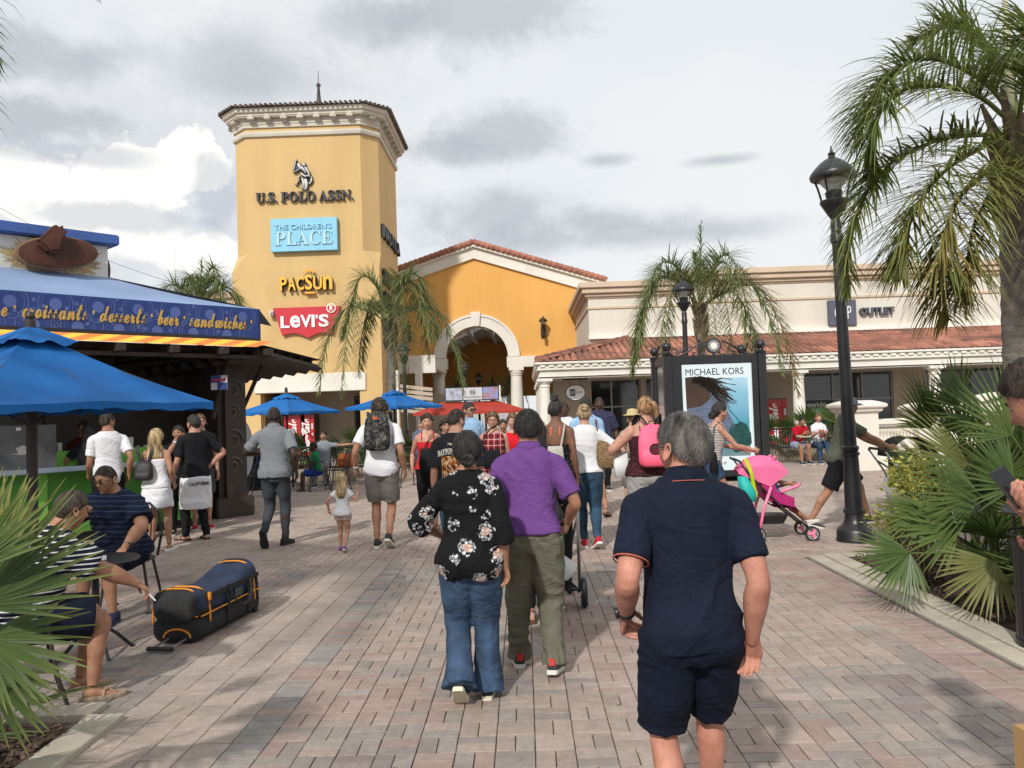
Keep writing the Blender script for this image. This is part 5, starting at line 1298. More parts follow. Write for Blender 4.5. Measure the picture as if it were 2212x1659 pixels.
def trunk(t, base, top, r0, r1, m=None, rings=True):
 b = MB(); base, top = Vector(base), Vector(top); prof = []; n = 46
 pts = []; rs = []
 for k in range(n + 1):
  q = k / n; pts.append(base.lerp(top, q)); rs.append((r0 + (r1 - r0) * q) * (1 + (.06 if q < .05 else 0) + (.035 if k % 2 else -.01) + .03 * noise.noise(Vector((k * .7, base.x, 0)))))
 b.tube(pts, rs, 16); return b.build('trunk', m or m_bark, t, smooth=True, world=True)
def boots(t, c, h, r, seed, n=26):
 rnd = random.Random(seed); b = MB()
 for k in range(n):
  a = k * 2.4; z = c.z - h * (1 - k / n); q = Vector((c.x + r * math.cos(a), c.y + r * math.sin(a), z)); d = Vector((math.cos(a) * .35, math.sin(a) * .35, 1)).normalized()
  b.tube([q - d * .12, q + d * .12, q + d * rnd.uniform(.25, .45)], [r * .45, r * .40, r * .12], 6, flat=.5)
 b.build('leaf_base', m_boots, t, world=True)
def auto_palm(label, px, Y, zc, fr, ll, tr, seed, n=13, spear=None, leans=None, group='queen palms', nl=60, m=None, dirs=None, dead=False):
 x = at(px, 700, Y).x; t = thing('palm_tree', label, 'palm tree', (x, Y, 0), 0, group)
 rnd = random.Random(seed); c = Vector((x, Y, zc)); m = m or m_frond_far
 trunk(t, (x, Y, 0), (x, Y, zc - .1), tr, tr * .72); boots(t, c + Vector((0, 0, .1)), .9, tr * .8, seed)
 for k in range(n):
  a = 2 * PI * k / n + rnd.uniform(-.25, .25); up = (dirs[k] if dirs else rnd.choice((.1, .25, .4, .6, .8, .95))); L_ = fr * rnd.uniform(.85, 1.1)
  h = Vector((math.cos(a), math.sin(a), 0))
  apexz = .12 + .50 * up; reach = .78 - .25 * up; drop = -1.0 + .85 * up
  pts = [c, c + h * L_ * .30 * reach + Vector((0, 0, L_ * apexz * .8)), c + h * L_ * .62 * reach + Vector((0, 0, L_ * (apexz * .9))), c + h * L_ * .88 * reach + Vector((0, 0, L_ * (apexz * .25 + drop * .28))), c + h * L_ * 1.0 * reach + Vector((0, 0, L_ * drop * .8))]
  b, cols = frond_mesh(pts, ll, nl, .024, .030, brown=(.95 if dead and k == 0 else rnd.choice((0, .1, .3))), seed=seed * 50 + k)
  add_frond(t, b, cols, m)
 for k in range(2 if spear is None else 0):
  d = Vector((.06 * (1 - 2 * k), .02, 1)); b, cols = frond_mesh([c, c + d * fr * .35, c + d * fr * .75 * (1 - .35 * k)], ll * .55, 40, .03, .03, 0, seed + 90 + k, hang=1.0, splay=.35, start=.3); add_frond(t, b, cols, m)
 return t
auto_palm('queen palm between the poster kiosk and cream building with one browned frond', 1513, 22.0, zat(1513, 668, 22.0), 3.1, .80, .135, 4, 14, dead=True, nl=120)
auto_palm('queen palm with arching fronds in front of the tower side', 842, 23.6, zat(842, 700, 23.6), 2.55, .72, .15, 12, 12, spear=0, nl=115)
auto_palm('queen palm crown showing behind the sloping cafe awning', 432, 26.0, zat(432, 672, 26), 2.2, .7, .14, 23, 13, nl=100)
def big_palm():
 Y = 8.0; c = at(2196, 262, Y); t = thing('palm_tree', 'tallest queen palm with thick ringed trunk in the palmetto bed', 'palm tree', (at(2215, 900, Y).x + .02, Y, 0), 0, 'queen palms')
 trunk(t, (at(2222, 1000, Y).x, Y, 0), (at(2204, 440, Y).x, Y, zat(2204, 430, Y)), .215, .185)
 b = MB(); p0 = Vector((at(2204, 445, Y).x, Y, zat(2204, 445, Y))); b.tube([p0, p0.lerp(c, .5), c], [.18, .15, .10], 12); b.build('crown_shaft', m_boots, t, world=True, smooth=True); boots(t, c - Vector((0, 0, .1)), .95, .15, 5, 34)
 F = [  # pixel paths in the photograph with the distance of each point
  ([(2190, 262, 8.0), (2140, 190, 7.9), (2060, 140, 7.8), (1985, 128, 7.7), (1925, 165, 7.7), (1878, 225, 7.7), (1856, 300, 7.7)], .62, .05),
  ([(2188, 270, 8.0), (2110, 205, 7.6), (2020, 185, 7.4), (1940, 200, 7.3), (1900, 250, 7.25), (1880, 330, 7.3), (1874, 400, 7.4)], .58, .05),
  ([(2185, 290, 8.0), (2100, 292, 7.8), (2020, 305, 7.7), (1930, 350, 7.6), (1868, 420, 7.6), (1836, 520, 7.6), (1826, 630, 7.65)], .50, .15),
  ([(2180, 290, 8.0), (2120, 320, 7.4), (2040, 370, 7.1), (1985, 440, 7.0), (1955, 520, 7.0), (1945, 590, 7.0)], .62, .25),
  ([(2182, 300, 8.0), (2130, 370, 7.2), (2070, 430, 6.8), (2040, 510, 6.7), (2035, 600, 6.7), (2050, 690, 6.75)], .62, .55),
  ([(2190, 300, 8.0), (2160, 390, 7.2), (2110, 470, 6.9), (2090, 560, 6.8), (2085, 640, 6.8)], .55, .4),
  ([(2195, 270, 8.0), (2175, 170, 8.4), (2120, 90, 8.7), (2050, 60, 8.9), (1970, 90, 9.0)], .6, .0),
  ([(2200, 265, 8.0), (2215, 160, 7.6), (2225, 90, 7.2), (2240, 60, 6.9), (2270, 110, 6.5)], .6, .0),
  ([(2200, 270, 8.0), (2280, 180, 8.1), (2380, 160, 8.2), (2480, 220, 8.2), (2540, 330, 8.2)], .6, .05),
  ([(2205, 280, 8.0), (2300, 260, 8.4), (2400, 300, 8.6), (2480, 400, 8.7), (2500, 540, 8.8)], .6, .1),
  ([(2205, 290, 8.0), (2260, 330, 7.4), (2320, 420, 7.0), (2350, 540, 6.9)], .6, .2),
  ([(2200, 265, 8.0), (2190, 180, 8.8), (2200, 120, 9.6), (2230, 140, 10.2), (2250, 230, 10.6)], .6, .0),
 ]
 for i, (P, ll, br) in enumerate(F):
  b, cols = frond_mesh([at(x, y, d) for x, y, d in P], ll * 1.15, 175, .026, .021, brown=br, seed=300 + i, hang=.95 if i > 1 else .8); add_frond(t, b, cols, m_frond)
 b = MB(); A = at(2186, 285, 8.0); B = at(2168, -60, 7.9); b.tube([A, A.lerp(B, .5), B], [.045, .032, .018], 8); b.build('spear_leaf', mat('spear_pale', (.42, .42, .27), .6, .08, 3), t, world=True, smooth=True)
big_palm()
def near_palm():
 c = Vector((-4.3, 3.6, 4.6)); t = thing('palm_tree', 'palm beside the smokers with frond tips dangling into the sky', 'palm tree', (c.x, c.y, 0), 0, 'queen palms')
 trunk(t, (c.x, c.y, 0), tuple(c), .2, .16); boots(t, c, .9, .15, 6)
 rnd = random.Random(77)
 for k in range(14):
  a = 2 * PI * k / 14 + rnd.uniform(-.15, .15); h = Vector((math.cos(a), math.sin(a), 0)); L_ = 2.3 * rnd.uniform(.9, 1.1)
  if h.x > .35 and h.y > .2: L_ *= .74
  u = rnd.uniform(.25, .8)
  pts = [c, c + h * L_ * .3 + Vector((0, 0, L_ * .30 * u)), c + h * L_ * .65 + Vector((0, 0, L_ * .33 * u)), c + h * L_ * .9 + Vector((0, 0, L_ * (.2 * u - .1))), c + h * L_ * 1.02 + Vector((0, 0, -L_ * .35))]
  b, cols = frond_mesh(pts, .6, 70, .024, .03, .1, 700 + k); add_frond(t, b, cols, m_frond)
near_palm()
def fan_leaf(hub, axis, nrm, Rr, n=26, spread=2.3, wid=.034, droop=.25, seed=0, split=.30):
 """a palmetto fan: stiff pleated blades radiating from the end of the stalk"""
 rnd = random.Random(seed); b = MB(); cols = []; axis = axis.normalized(); side = nrm.cross(axis).normalized(); nrm = axis.cross(side).normalized()
 br = rnd.random() < .12; base = rnd.uniform(.2, .8)
 for k in range(n):
  a = spread * (k / (n - 1) - .5) + rnd.gauss(0, .02); d = axis * math.cos(a) + side * math.sin(a); L_ = Rr * (1 - .30 * abs(a / (spread / 2)) ** 2) * rnd.uniform(.9, 1.05)
  w = wid * rnd.uniform(.8, 1.1); wv = nrm.cross(d).normalized(); d0 = d.copy(); cup = nrm * (.10 * math.cos(a * 1.4))
  fold = rnd.uniform(.2, .5); q = hub.copy(); dd = (d + cup).normalized(); S = 5; vs = []; tone = min(1, max(0, base + rnd.gauss(0, .14)))
  for s_ in range(S + 1):
   u = s_ / S; ww = w * (min(1, .18 + u * 2.4) if u < .4 else 1 - ((u - .4) / .6) ** 1.6) * .5 + .0006
   vs += [q + wv * ww + nrm * ww * fold, q, q - wv * ww + nrm * ww * fold]
   dd = (dd + Vector((0, 0, -1)) * (droop * u * u / S * rnd.uniform(.8, 2.0))).normalized(); q = q + dd * (L_ / S)
  fs = []
  for i in range(S): o = 3 * i; fs += [(o, o + 1, o + 4, o + 3), (o + 1, o + 2, o + 5, o + 4)]
  b.add(vs, fs)
  for s_ in range(S + 1): cols += [(min(1, tone + .10 * (s_ % 2)), (.55 if br else .0) + (.55 if s_ == S else .12 if s_ == S - 1 else 0), 0, 1)] * 3
 return b, cols
def palmetto(name, label, X, Y, h, R_, n, seed, group, wid=.034, m=None, amin=0, amax=2 * PI, nb=26, dens=1.0, upmin=.15):
 t = thing(name, label, 'plant', (X, Y, 0), 0, group); rnd = random.Random(seed); m = m or m_fan
 for k in range(n):
  a = amin + (amax - amin) * ((k * .618 + rnd.uniform(0, .1)) % 1); el = rnd.uniform(upmin, 1.35); hd = Vector((math.cos(a) * math.cos(el), math.sin(a) * math.cos(el), math.sin(el)))
  L_ = h * rnd.uniform(.65, 1.0); base = Vector((X + rnd.gauss(0, .05), Y + rnd.gauss(0, .05), .05)); mid = base + hd * L_ * .5 + Vector((0, 0, .08)); hub = base + hd * L_
  if hub.z < .2: hub.z = .2 + rnd.uniform(0, .1)
  ax = (hd + Vector((math.cos(a) * .5, math.sin(a) * .5, -.15))).normalized(); nr = Vector((-math.cos(a) * math.sin(el), -math.sin(a) * math.sin(el), math.cos(el) + .3)) + Vector((rnd.gauss(0, .35), rnd.gauss(0, .35), 0))
  if name == 'palmetto' and X > 3.6 and Y < 9 and hub.x + ax.normalized().x * R_ < (3.85 if hub.y + ax.normalized().y * R_ > 7.9 else 3.2): continue
  b, cols = fan_leaf(hub, ax, nr, R_ * rnd.uniform(.8, 1.1), nb, rnd.uniform(2.0, 2.9), wid, rnd.uniform(.1, .5), seed * 100 + k)
  o = len(b.v); b.tube([base, mid, hub], [.010, .008, .006], 5); cols += [(.9, .15, 0, 1)] * (len(b.v) - o)
  add_frond(t, b, cols, m, 'fan_leaf')
 return t
G_ = 'saw palmettos in the bed under the tall palm'
for i, (X, Y, h, R_, n, lab) in enumerate(((4.45, 8.35, .90, .58, 22, 'palmetto clump nearest the tall street lamp'), (4.7, 8.6, 1.35, .70, 16, 'tall palmetto clump against the tall palm trunk'), (4.15, 7.5, 1.0, .66, 16, 'broad palmetto clump in the middle of the bed'),
  (5.0, 7.5, 1.25, .72, 15, 'palmetto clump before the palm trunk'), (4.1, 6.75, .60, .54, 13, 'low palmetto clump leaning over the bed kerb'), (4.8, 6.55, 1.05, .66, 14, 'palmetto clump beside the round-lidded bin'), (5.7, 8.2, 1.5, .75, 12, 'palmetto clump at the far edge of the bed'),
  (4.35, 8.0, 1.6, .62, 10, 'upright palmetto leaves rising highest by the balustrade'), (5.45, 6.9, 1.3, .7, 10, 'palmetto clump behind the phone user'), (4.3, 6.0, .5, .5, 8, 'smallest palmetto at the bed corner near the bin'))):
 palmetto('palmetto', lab, X, Y, h, R_, n, 40 + i, G_)
for i, (X, Y, h, R_, n, lab) in enumerate(((-3.2, 3.5, .40, .66, 4, 'long-bladed palmetto clump in front of the striped shirt smoker'), (-3.5, 3.9, .5, .66, 4, 'palmetto clump behind the longest blades by the smokers'), (-2.85, 4.0, .3, .55, 4, 'low palmetto drooping over the planter corner'))):
 palmetto('near_palmetto', lab, X, Y, h, R_, n, 60 + i, 'palmettos in the planter by the smokers', .030, m_fan_near, nb=19, upmin=-.1)
def near_leaves():
 t = thing('near_palmetto', 'palmetto with the longest stiff blades reaching across the striped smoker', 'plant', (-2.75, 3.3, 0), 0, 'palmettos in the planter by the smokers')
 for i, (hx, hy, Y, tx, ty, R_, sp) in enumerate(((-30, 1280, 3.4, 190, 1060, .56, 1.2), (-55, 1310, 3.2, 200, 1200, .60, 1.0), (-40, 1380, 3.3, 190, 1440, .45, 1.6), (-10, 1215, 3.8, 60, 1000, .42, 1.1), (-70, 1230, 3.1, 30, 1060, .42, 1.6), (-40, 1440, 3.5, 90, 1600, .42, 1.5))):
  h = at(hx, hy, Y); a = at(tx, ty, Y + .05) - h; b, cols = fan_leaf(h, a, Vector((.15, -1, .45)), R_, int(9 * sp) + 3, sp, .025, .2, 900 + i)
  o = len(b.v); b.tube([(-2.75, 3.3, .05), tuple(Vector((-2.75, 3.3, .05)).lerp(h, .6) + Vector((0, 0, .1))), tuple(h)], [.012, .010, .007], 5); cols += [(.9, .15, 0, 1)] * (len(b.v) - o); add_frond(t, b, cols, m_fan_near, 'fan_leaf')
near_leaves()
def bed_leaves():
 t = thing('palmetto', 'large palmetto whose fans lean over the mulch between lamp and bin', 'plant', (4.75, 7.1, 0), 0, G_)
 for i, (hx, hy, Y, tx, ty, R_, sp) in enumerate(((2068, 1142, 6.9, 1900, 1130, .66, 2.3), (1965, 1195, 6.7, 1850, 1280, .52, 2.7), (2150, 1215, 6.3, 2050, 1330, .52, 2.3), (2090, 1000, 7.4, 1920, 965, .80, 1.9), (2130, 905, 7.6, 2000, 850, .75, 1.8), (2115, 1070, 7.0, 1940, 1040, .72, 1.9), (2010, 925, 8.0, 1965, 830, .6, 1.9), (2185, 940, 7.0, 2110, 830, .75, 2.0), (2040, 1030, 7.6, 1890, 1050, .6, 1.8), (2190, 1050, 6.6, 2080, 960, .7, 2.0), (2070, 880, 7.9, 2040, 800, .6, 1.7), (2000, 1100, 7.2, 1880, 1190, .5, 2.2))):
  h = at(hx, hy, Y); a = at(tx, ty, Y - .1) - h; b, cols = fan_leaf(h, a, Vector((.2 - .1 * (i % 4), -1, .45)), R_, int(9 * sp) + 3, sp, .028, .25, 950 + i)
  o = len(b.v); b.tube([(4.75, 7.1, .05), tuple(Vector((4.75, 7.1, .05)).lerp(h, .6) + Vector((0, 0, .12))), tuple(h)], [.012, .010, .007], 5); cols += [(.8, .15, 0, 1)] * (len(b.v) - o); add_frond(t, b, cols, m_fan, 'fan_leaf')
bed_leaves()
G2 = 'palmettos planted behind the patio benches'
k = 0
rnd_ = random.Random(1)
for px, Y, h, lab in ((540, 23.5, 1.0, 'palmetto behind the bin next to the cafe'), (600, 23.2, .9, 'palmetto behind the man in grey'), (665, 23, 1.0, 'palmetto above the boy in green'), (712, 22.8, 1.1, 'palmetto behind the bearded man on the bench'), (760, 23, 1.15, 'palmetto at the end of the green bench'), (812, 23.4, .9, 'palmetto hidden behind the camouflage backpack'),
    (880, 22.5, .95, 'palmetto behind the curly haired woman'), (918, 23, .8, 'palmetto under the tip of the blue umbrella'), (955, 24, .8, 'palmetto behind the red sunglasses man'),
    (1668, 25, 1.0, 'palmetto beside the poster kiosk'), (1705, 24.6, 1.1, 'palmetto under the cola machine'), (1750, 24.6, 1.5, 'tall palmetto behind the seated couple'), (1795, 24.5, 1.3, 'palmetto by the window poster'), (1825, 25, 1.0, 'palmetto behind the pushing man')):
 palmetto('palmetto', lab, at(px, 950, Y).x, Y, h, .62, 11, 80 + k, G2, .05, m_fan, nb=16, upmin=.3); k += 1
def shrub(name, label, X, Y, rx, ry, h, n, m, leaf, seed, group=None, z0=.1):
 t = thing(name, label, 'shrub', (X, Y, 0), 0, group); rnd = random.Random(seed); b = MB(); cols = []; s = MB()
 tips = []
 for k in range(26):
  a = rnd.uniform(0, 2 * PI); r_ = rnd.uniform(.2, 1); p = Vector((X + rx * r_ * math.cos(a), Y + ry * r_ * math.sin(a), z0 + (h - z0) * rnd.uniform(.45, 1.0) * (1 - .3 * r_))); tips.append(p)
  s.tube([(X + rnd.gauss(0, .05), Y + rnd.gauss(0, .05), 0), tuple(Vector((X, Y, 0)).lerp(p, .5) + Vector((0, 0, .05))), tuple(p)], [.012, .008, .004], 4)
 for k in range(n):
  c = rnd.choice(tips) + Vector((rnd.gauss(0, .07), rnd.gauss(0, .07), rnd.gauss(0, .07)))
  d = Vector((rnd.gauss(0, 1), rnd.gauss(0, 1), rnd.gauss(.4, .7))).normalized(); w = d.cross(Vector((rnd.gauss(0, 1), rnd.gauss(0, 1), rnd.gauss(0, 1)))).normalized(); L_ = leaf * rnd.uniform(.7, 1.2); nn = d.cross(w)
  b.add([c, c + d * L_ * .45 + w * L_ * .24 + nn * L_ * .06, c + d * L_, c + d * L_ * .45 - w * L_ * .24 + nn * L_ * .06], [(0, 1, 2), (0, 2, 3)]); tn = rnd.random(); cols += [(tn, rnd.choice((0, 0, .3)), 0, 1)] * 4
 s.build('stems', m_boots, t, world=True); me = b.mesh('foliage', m, off=t.location); with_tint(me, cols); link('foliage', me, t); return t
m_yel_leaf = leaf_mat('variegated_leaf', (.20, .24, .03), (.55, .50, .10), tip=(.62, .58, .22))
m_shrub = leaf_mat('shrub_leaf', (.05, .11, .015), (.16, .26, .04), tip=(.3, .35, .1))
shrub('yellow_shrub', 'yellow variegated shrub spilling over the kerb behind the tall lamp', 3.5, 7.55, .22, .38, 1.22, 1100, m_yel_leaf, .06, 3, None, .45)
shrub('yellow_shrub', 'small yellow shrub low beside the kerb at the lamp foot', 3.75, 8.45, .25, .25, .7, 500, m_yel_leaf, .055, 4)
shrub('green_shrub', 'bright green broad-leaved shrub behind the round-lidded bin', 4.75, 6.15, .5, .3, .95, 900, m_shrub, .09, 5)
shrub('green_shrub', 'low green bush at the side of the cafe by the bin', at(525, 980, 20.5).x, 20.6, .5, .4, 1.0, 900, m_shrub, .09, 6)
for k, (px, lab) in enumerate(((800, 'low hedge shrub behind the green bench'), (900, 'low hedge shrub behind the red tank top'), (640, 'low hedge shrub behind the patio chairs'), (560, 'low hedge shrub next to the slatted bin'))):
 shrub('green_shrub', lab, at(px, 980, 22).x, 22.2, .9, .4, .8, 900, m_shrub, .10, 20 + k, 'hedge shrubs behind the patio')
for k, (px, Y) in enumerate(((985, 46), (1060, 45), (1095, 44))):
 auto_palm('dark palm in the shade under the great arch, %s' % ('beneath its left curve' if k == 0 else 'at its middle' if k == 1 else 'next to the column'), px, Y, zat(px, 845, Y), 1.3, .5, .1, 50 + k, 9, nl=26)
m_pl = mat('planter_wall', (.30, .25, .19), .9, .1, 2, .2, 40)
b = MB(); b.box(at(515, 1000, 21.6).x, at(985, 1000, 21.6).x, 21.6, 21.8, 0, .42); tag(b.build('planter_wall', m_pl, bevel=.02), 'low tan wall of the long planter behind the benches', 'planter')
b = MB(); b.box(at(1660, 1000, 23.9).x, at(1850, 1000, 23.9).x, 23.9, 24.1, 0, .45); tag(b.build('planter_wall', m_pl, bevel=.02), 'low planter wall behind the seated couple', 'planter')
# ------------------------------------------------------------------ people
SKIN = {'fair': (.50, .28, .20), 'pink': (.50, .235, .165), 'tan': (.36, .19, .115), 'olive': (.40, .225, .15), 'brown': (.17, .082, .048), 'dark': (.052, .028, .02), 'deep': (.075, .038, .026)}
def skin_mat(k):
 n = 'skin_' + k
 if n in MATS: return MATS[n]
 c = SKIN[k]; m = mat(n, c, .5, .12, 14, .25, 220, spec=.35, alt=(c[0] * .88, c[1] * .76, c[2] * .74), detail=8); b = m.node_tree.nodes['Principled BSDF']
 b.inputs['Subsurface Weight'].default_value = .12; b.inputs['Subsurface Radius'].default_value = (.02, .008, .004); b.inputs['Subsurface Scale'].default_value = .6
 return m
def cloth(name, col, var=.10, rough=.9, weave=260, bump=.06, **k): return mat(name, col, rough, var, k.pop('scale', 5), bump, weave, spec=.2, folds=k.pop('folds', .30), **k)
m_hairs = {}
def hair_mat(c, c2=None, rough=.5):
 key = (c, c2)
 if key in m_hairs: return m_hairs[key]
 m = mat('hair_%d' % len(m_hairs), c2 or c, rough, .45, 30, .5, 200, alt=c, stretch=(1, 1, .25), spec=.35); m_hairs[key] = m; return m
def ik(a, t, l1, l2, pole):
 a, t = Vector(a), Vector(t); d = t - a; L_ = min(d.length, (l1 + l2) * .998); L_ = max(L_, abs(l1 - l2) * 1.05 + .01); u = d.normalized()
 x = (l1 * l1 - l2 * l2 + L_ * L_) / (2 * L_); h = math.sqrt(max(0, l1 * l1 - x * x)); p = Vector(pole) - u * Vector(pole).dot(u); p.normalize()
 return a + u * x + p * h, a + u * L_
def sring(c, hw, hd, R_=None, n=22, e=2.35):
 out = []
 for k in range(n):
  a = 2 * PI * k / n; ca, sa = math.cos(a), math.sin(a); v = Vector((hw * math.copysign(abs(ca) ** (2 / e), ca), hd * math.copysign(abs(sa) ** (2 / e), sa), 0))
  out.append(Vector(c) + (R_ @ v if R_ else v))
 return out
HC = 1.618
def head_pt(n, off=0.0, fem=0.0):
 """point of the head surface in direction n (x right, y forward, z up), head centre at the origin, 1.75 m person"""
 x, y, z = n; low = max(0, -z); jaw = low ** 1.2
 rx = .0765 * (1 - .30 * jaw) * (1 - .03 * fem); ry = .098 * (1 - .10 * jaw); rz = .118
 p = Vector((x * rx, y * ry, z * rz))
 if y > 0: p.y *= 1 - .07 * (1 - abs(x)) * (y > .0); p.y -= .004 * y
 if y < 0: p.y *= 1 + .05 * max(0, z) ; p.y *= 1 - .42 * low * min(1, -y * 1.5)
 def g(dx, dz, sx, sz): return math.exp(-((p.x - dx) / sx) ** 2 - ((p.z - dz) / sz) ** 2) if y > 0 else 0
 bump = .0045 * g(0, .026, .045, .012) - .010 * (g(.031, .006, .017, .013) + g(-.031, .006, .017, .013)) + .012 * g(0, -.008, .010, .026) + .020 * g(0, -.026, .0125, .013) + .0065 * g(0, -.056, .022, .0075) + .005 * g(0, -.070, .02, .006) - .004 * g(0, -.063, .02, .003) + .010 * g(0, -.097, .022, .018) + .004 * (g(.045, -.022, .02, .02) + g(-.045, -.022, .02, .02))
 p.y += bump
 if off: q = Vector((p.x / rx ** 2, p.y / ry ** 2, p.z / rz ** 2)); p += q.normalized() * off
 return p
def dirs_grid(nu, nv):
 for i in range(nv + 1):
  th = -PI / 2 + PI * i / nv
  for k in range(nu):
   a = 2 * PI * k / nu; yield (max(.001, math.cos(th)) * math.sin(a), max(.001, math.cos(th)) * math.cos(a), math.sin(th))
def grid_mb(pts, nu, nv):
 b = MB(); f = [(i * nu + k, i * nu + (k + 1) % nu, (i + 1) * nu + (k + 1) % nu, (i + 1) * nu + k) for i in range(nv) for k in range(nu)]
 b.add(pts, [q[::-1] for q in f]); return b
def fold_noise(me, amp, kind, seed=0, s=1.0):
 n = len(me.vertices); co = np.zeros(n * 3); me.vertices.foreach_get('co', co); co = co.reshape(-1, 3); no = np.zeros(n * 3); me.vertices.foreach_get('normal', no); no = no.reshape(-1, 3)
 out = co.copy(); nz = noise.noise
 for i in range(n):
  x, y, z = co[i] / s
  w = nz(Vector((x * 3 + seed, y * 3, z * 3)))
  if kind == 'shirt':
   f = 1 - abs(nz(Vector((x * 4.2 + w * 1.2 + seed, y * 4.2, z * 7 + x * 5 + w * 1.5)))) * 2.2
   k = amp * 1.5 * (.45 + .9 * max(0, min(1, (1.25 - z) * 2.2)))
  elif kind == 'tight':
   f = 1 - abs(nz(Vector((x * 6 + seed, y * 6, z * 15 + w * 2)))) * 2.2; k = amp * .6
  else:
   f = 1 - abs(nz(Vector((x * 5 + seed + w, y * 5, z * 11 + w * 2.5 + x * 4)))) * 2.2
   kn = math.exp(-((z - .48) / .10) ** 2) + 1.2 * math.exp(-((z - .12) / .12) ** 2) + .6 * math.exp(-((z - .82) / .08) ** 2)
   k = amp * (.4 + kn)
  out[i] += no[i] * (f - .3) * k * s
 me.vertices.foreach_set('co', out.ravel()); me.update()
def finish(b, vox, smooth, mats, fold=None, iters=4):
 me = b.mesh('w', None)
 mods = [('REMESH', dict(mode='VOXEL', voxel_size=vox, adaptivity=0.0))]
 if smooth: mods.append(('SMOOTH', dict(factor=.6, iterations=iters)))
 r = bake(me, mods)
 if fold: fold_noise(r, *fold)
 for m in mats: r.materials.append(m)
 r.polygons.foreach_set('use_smooth', [True] * len(r.polygons)); r.update()
 return r
MALE = [(.80, .120, .09, .0), (.86, .158, .112, -.012), (.93, .168, .118, -.014), (1.0, .160, .108, -.004), (1.08, .148, .100, .0), (1.18, .152, .104, .002), (1.28, .166, .112, .004), (1.36, .172, .110, .0), (1.42, .162, .094, -.006), (1.465, .120, .072, -.012), (1.50, .078, .060, -.012), (1.54, .062, .062, -.006), (1.60, .057, .058, .002), (1.66, .046, .05, .006)]
FEM = [(.80, .120, .09, .0), (.86, .165, .118, -.016), (.93, .170, .120, -.016), (1.0, .148, .100, -.004), (1.08, .126, .088, .0), (1.16, .126, .090, .004), (1.25, .142, .112, .014), (1.32, .146, .110, .012), (1.40, .140, .086, -.004), (1.45, .108, .064, -.010), (1.49, .064, .052, -.010), (1.53, .048, .048, -.004), (1.60, .046, .048, .002), (1.66, .042, .045, .006)]
def lerp_ring(T, z):
 for a, b in zip(T[:-1], T[1:]):
  if a[0] <= z <= b[0]: q = (z - a[0]) / (b[0] - a[0]); return tuple(a[i] + (b[i] - a[i]) * q for i in range(4))
 return T[0] if z < T[0][0] else T[-1]
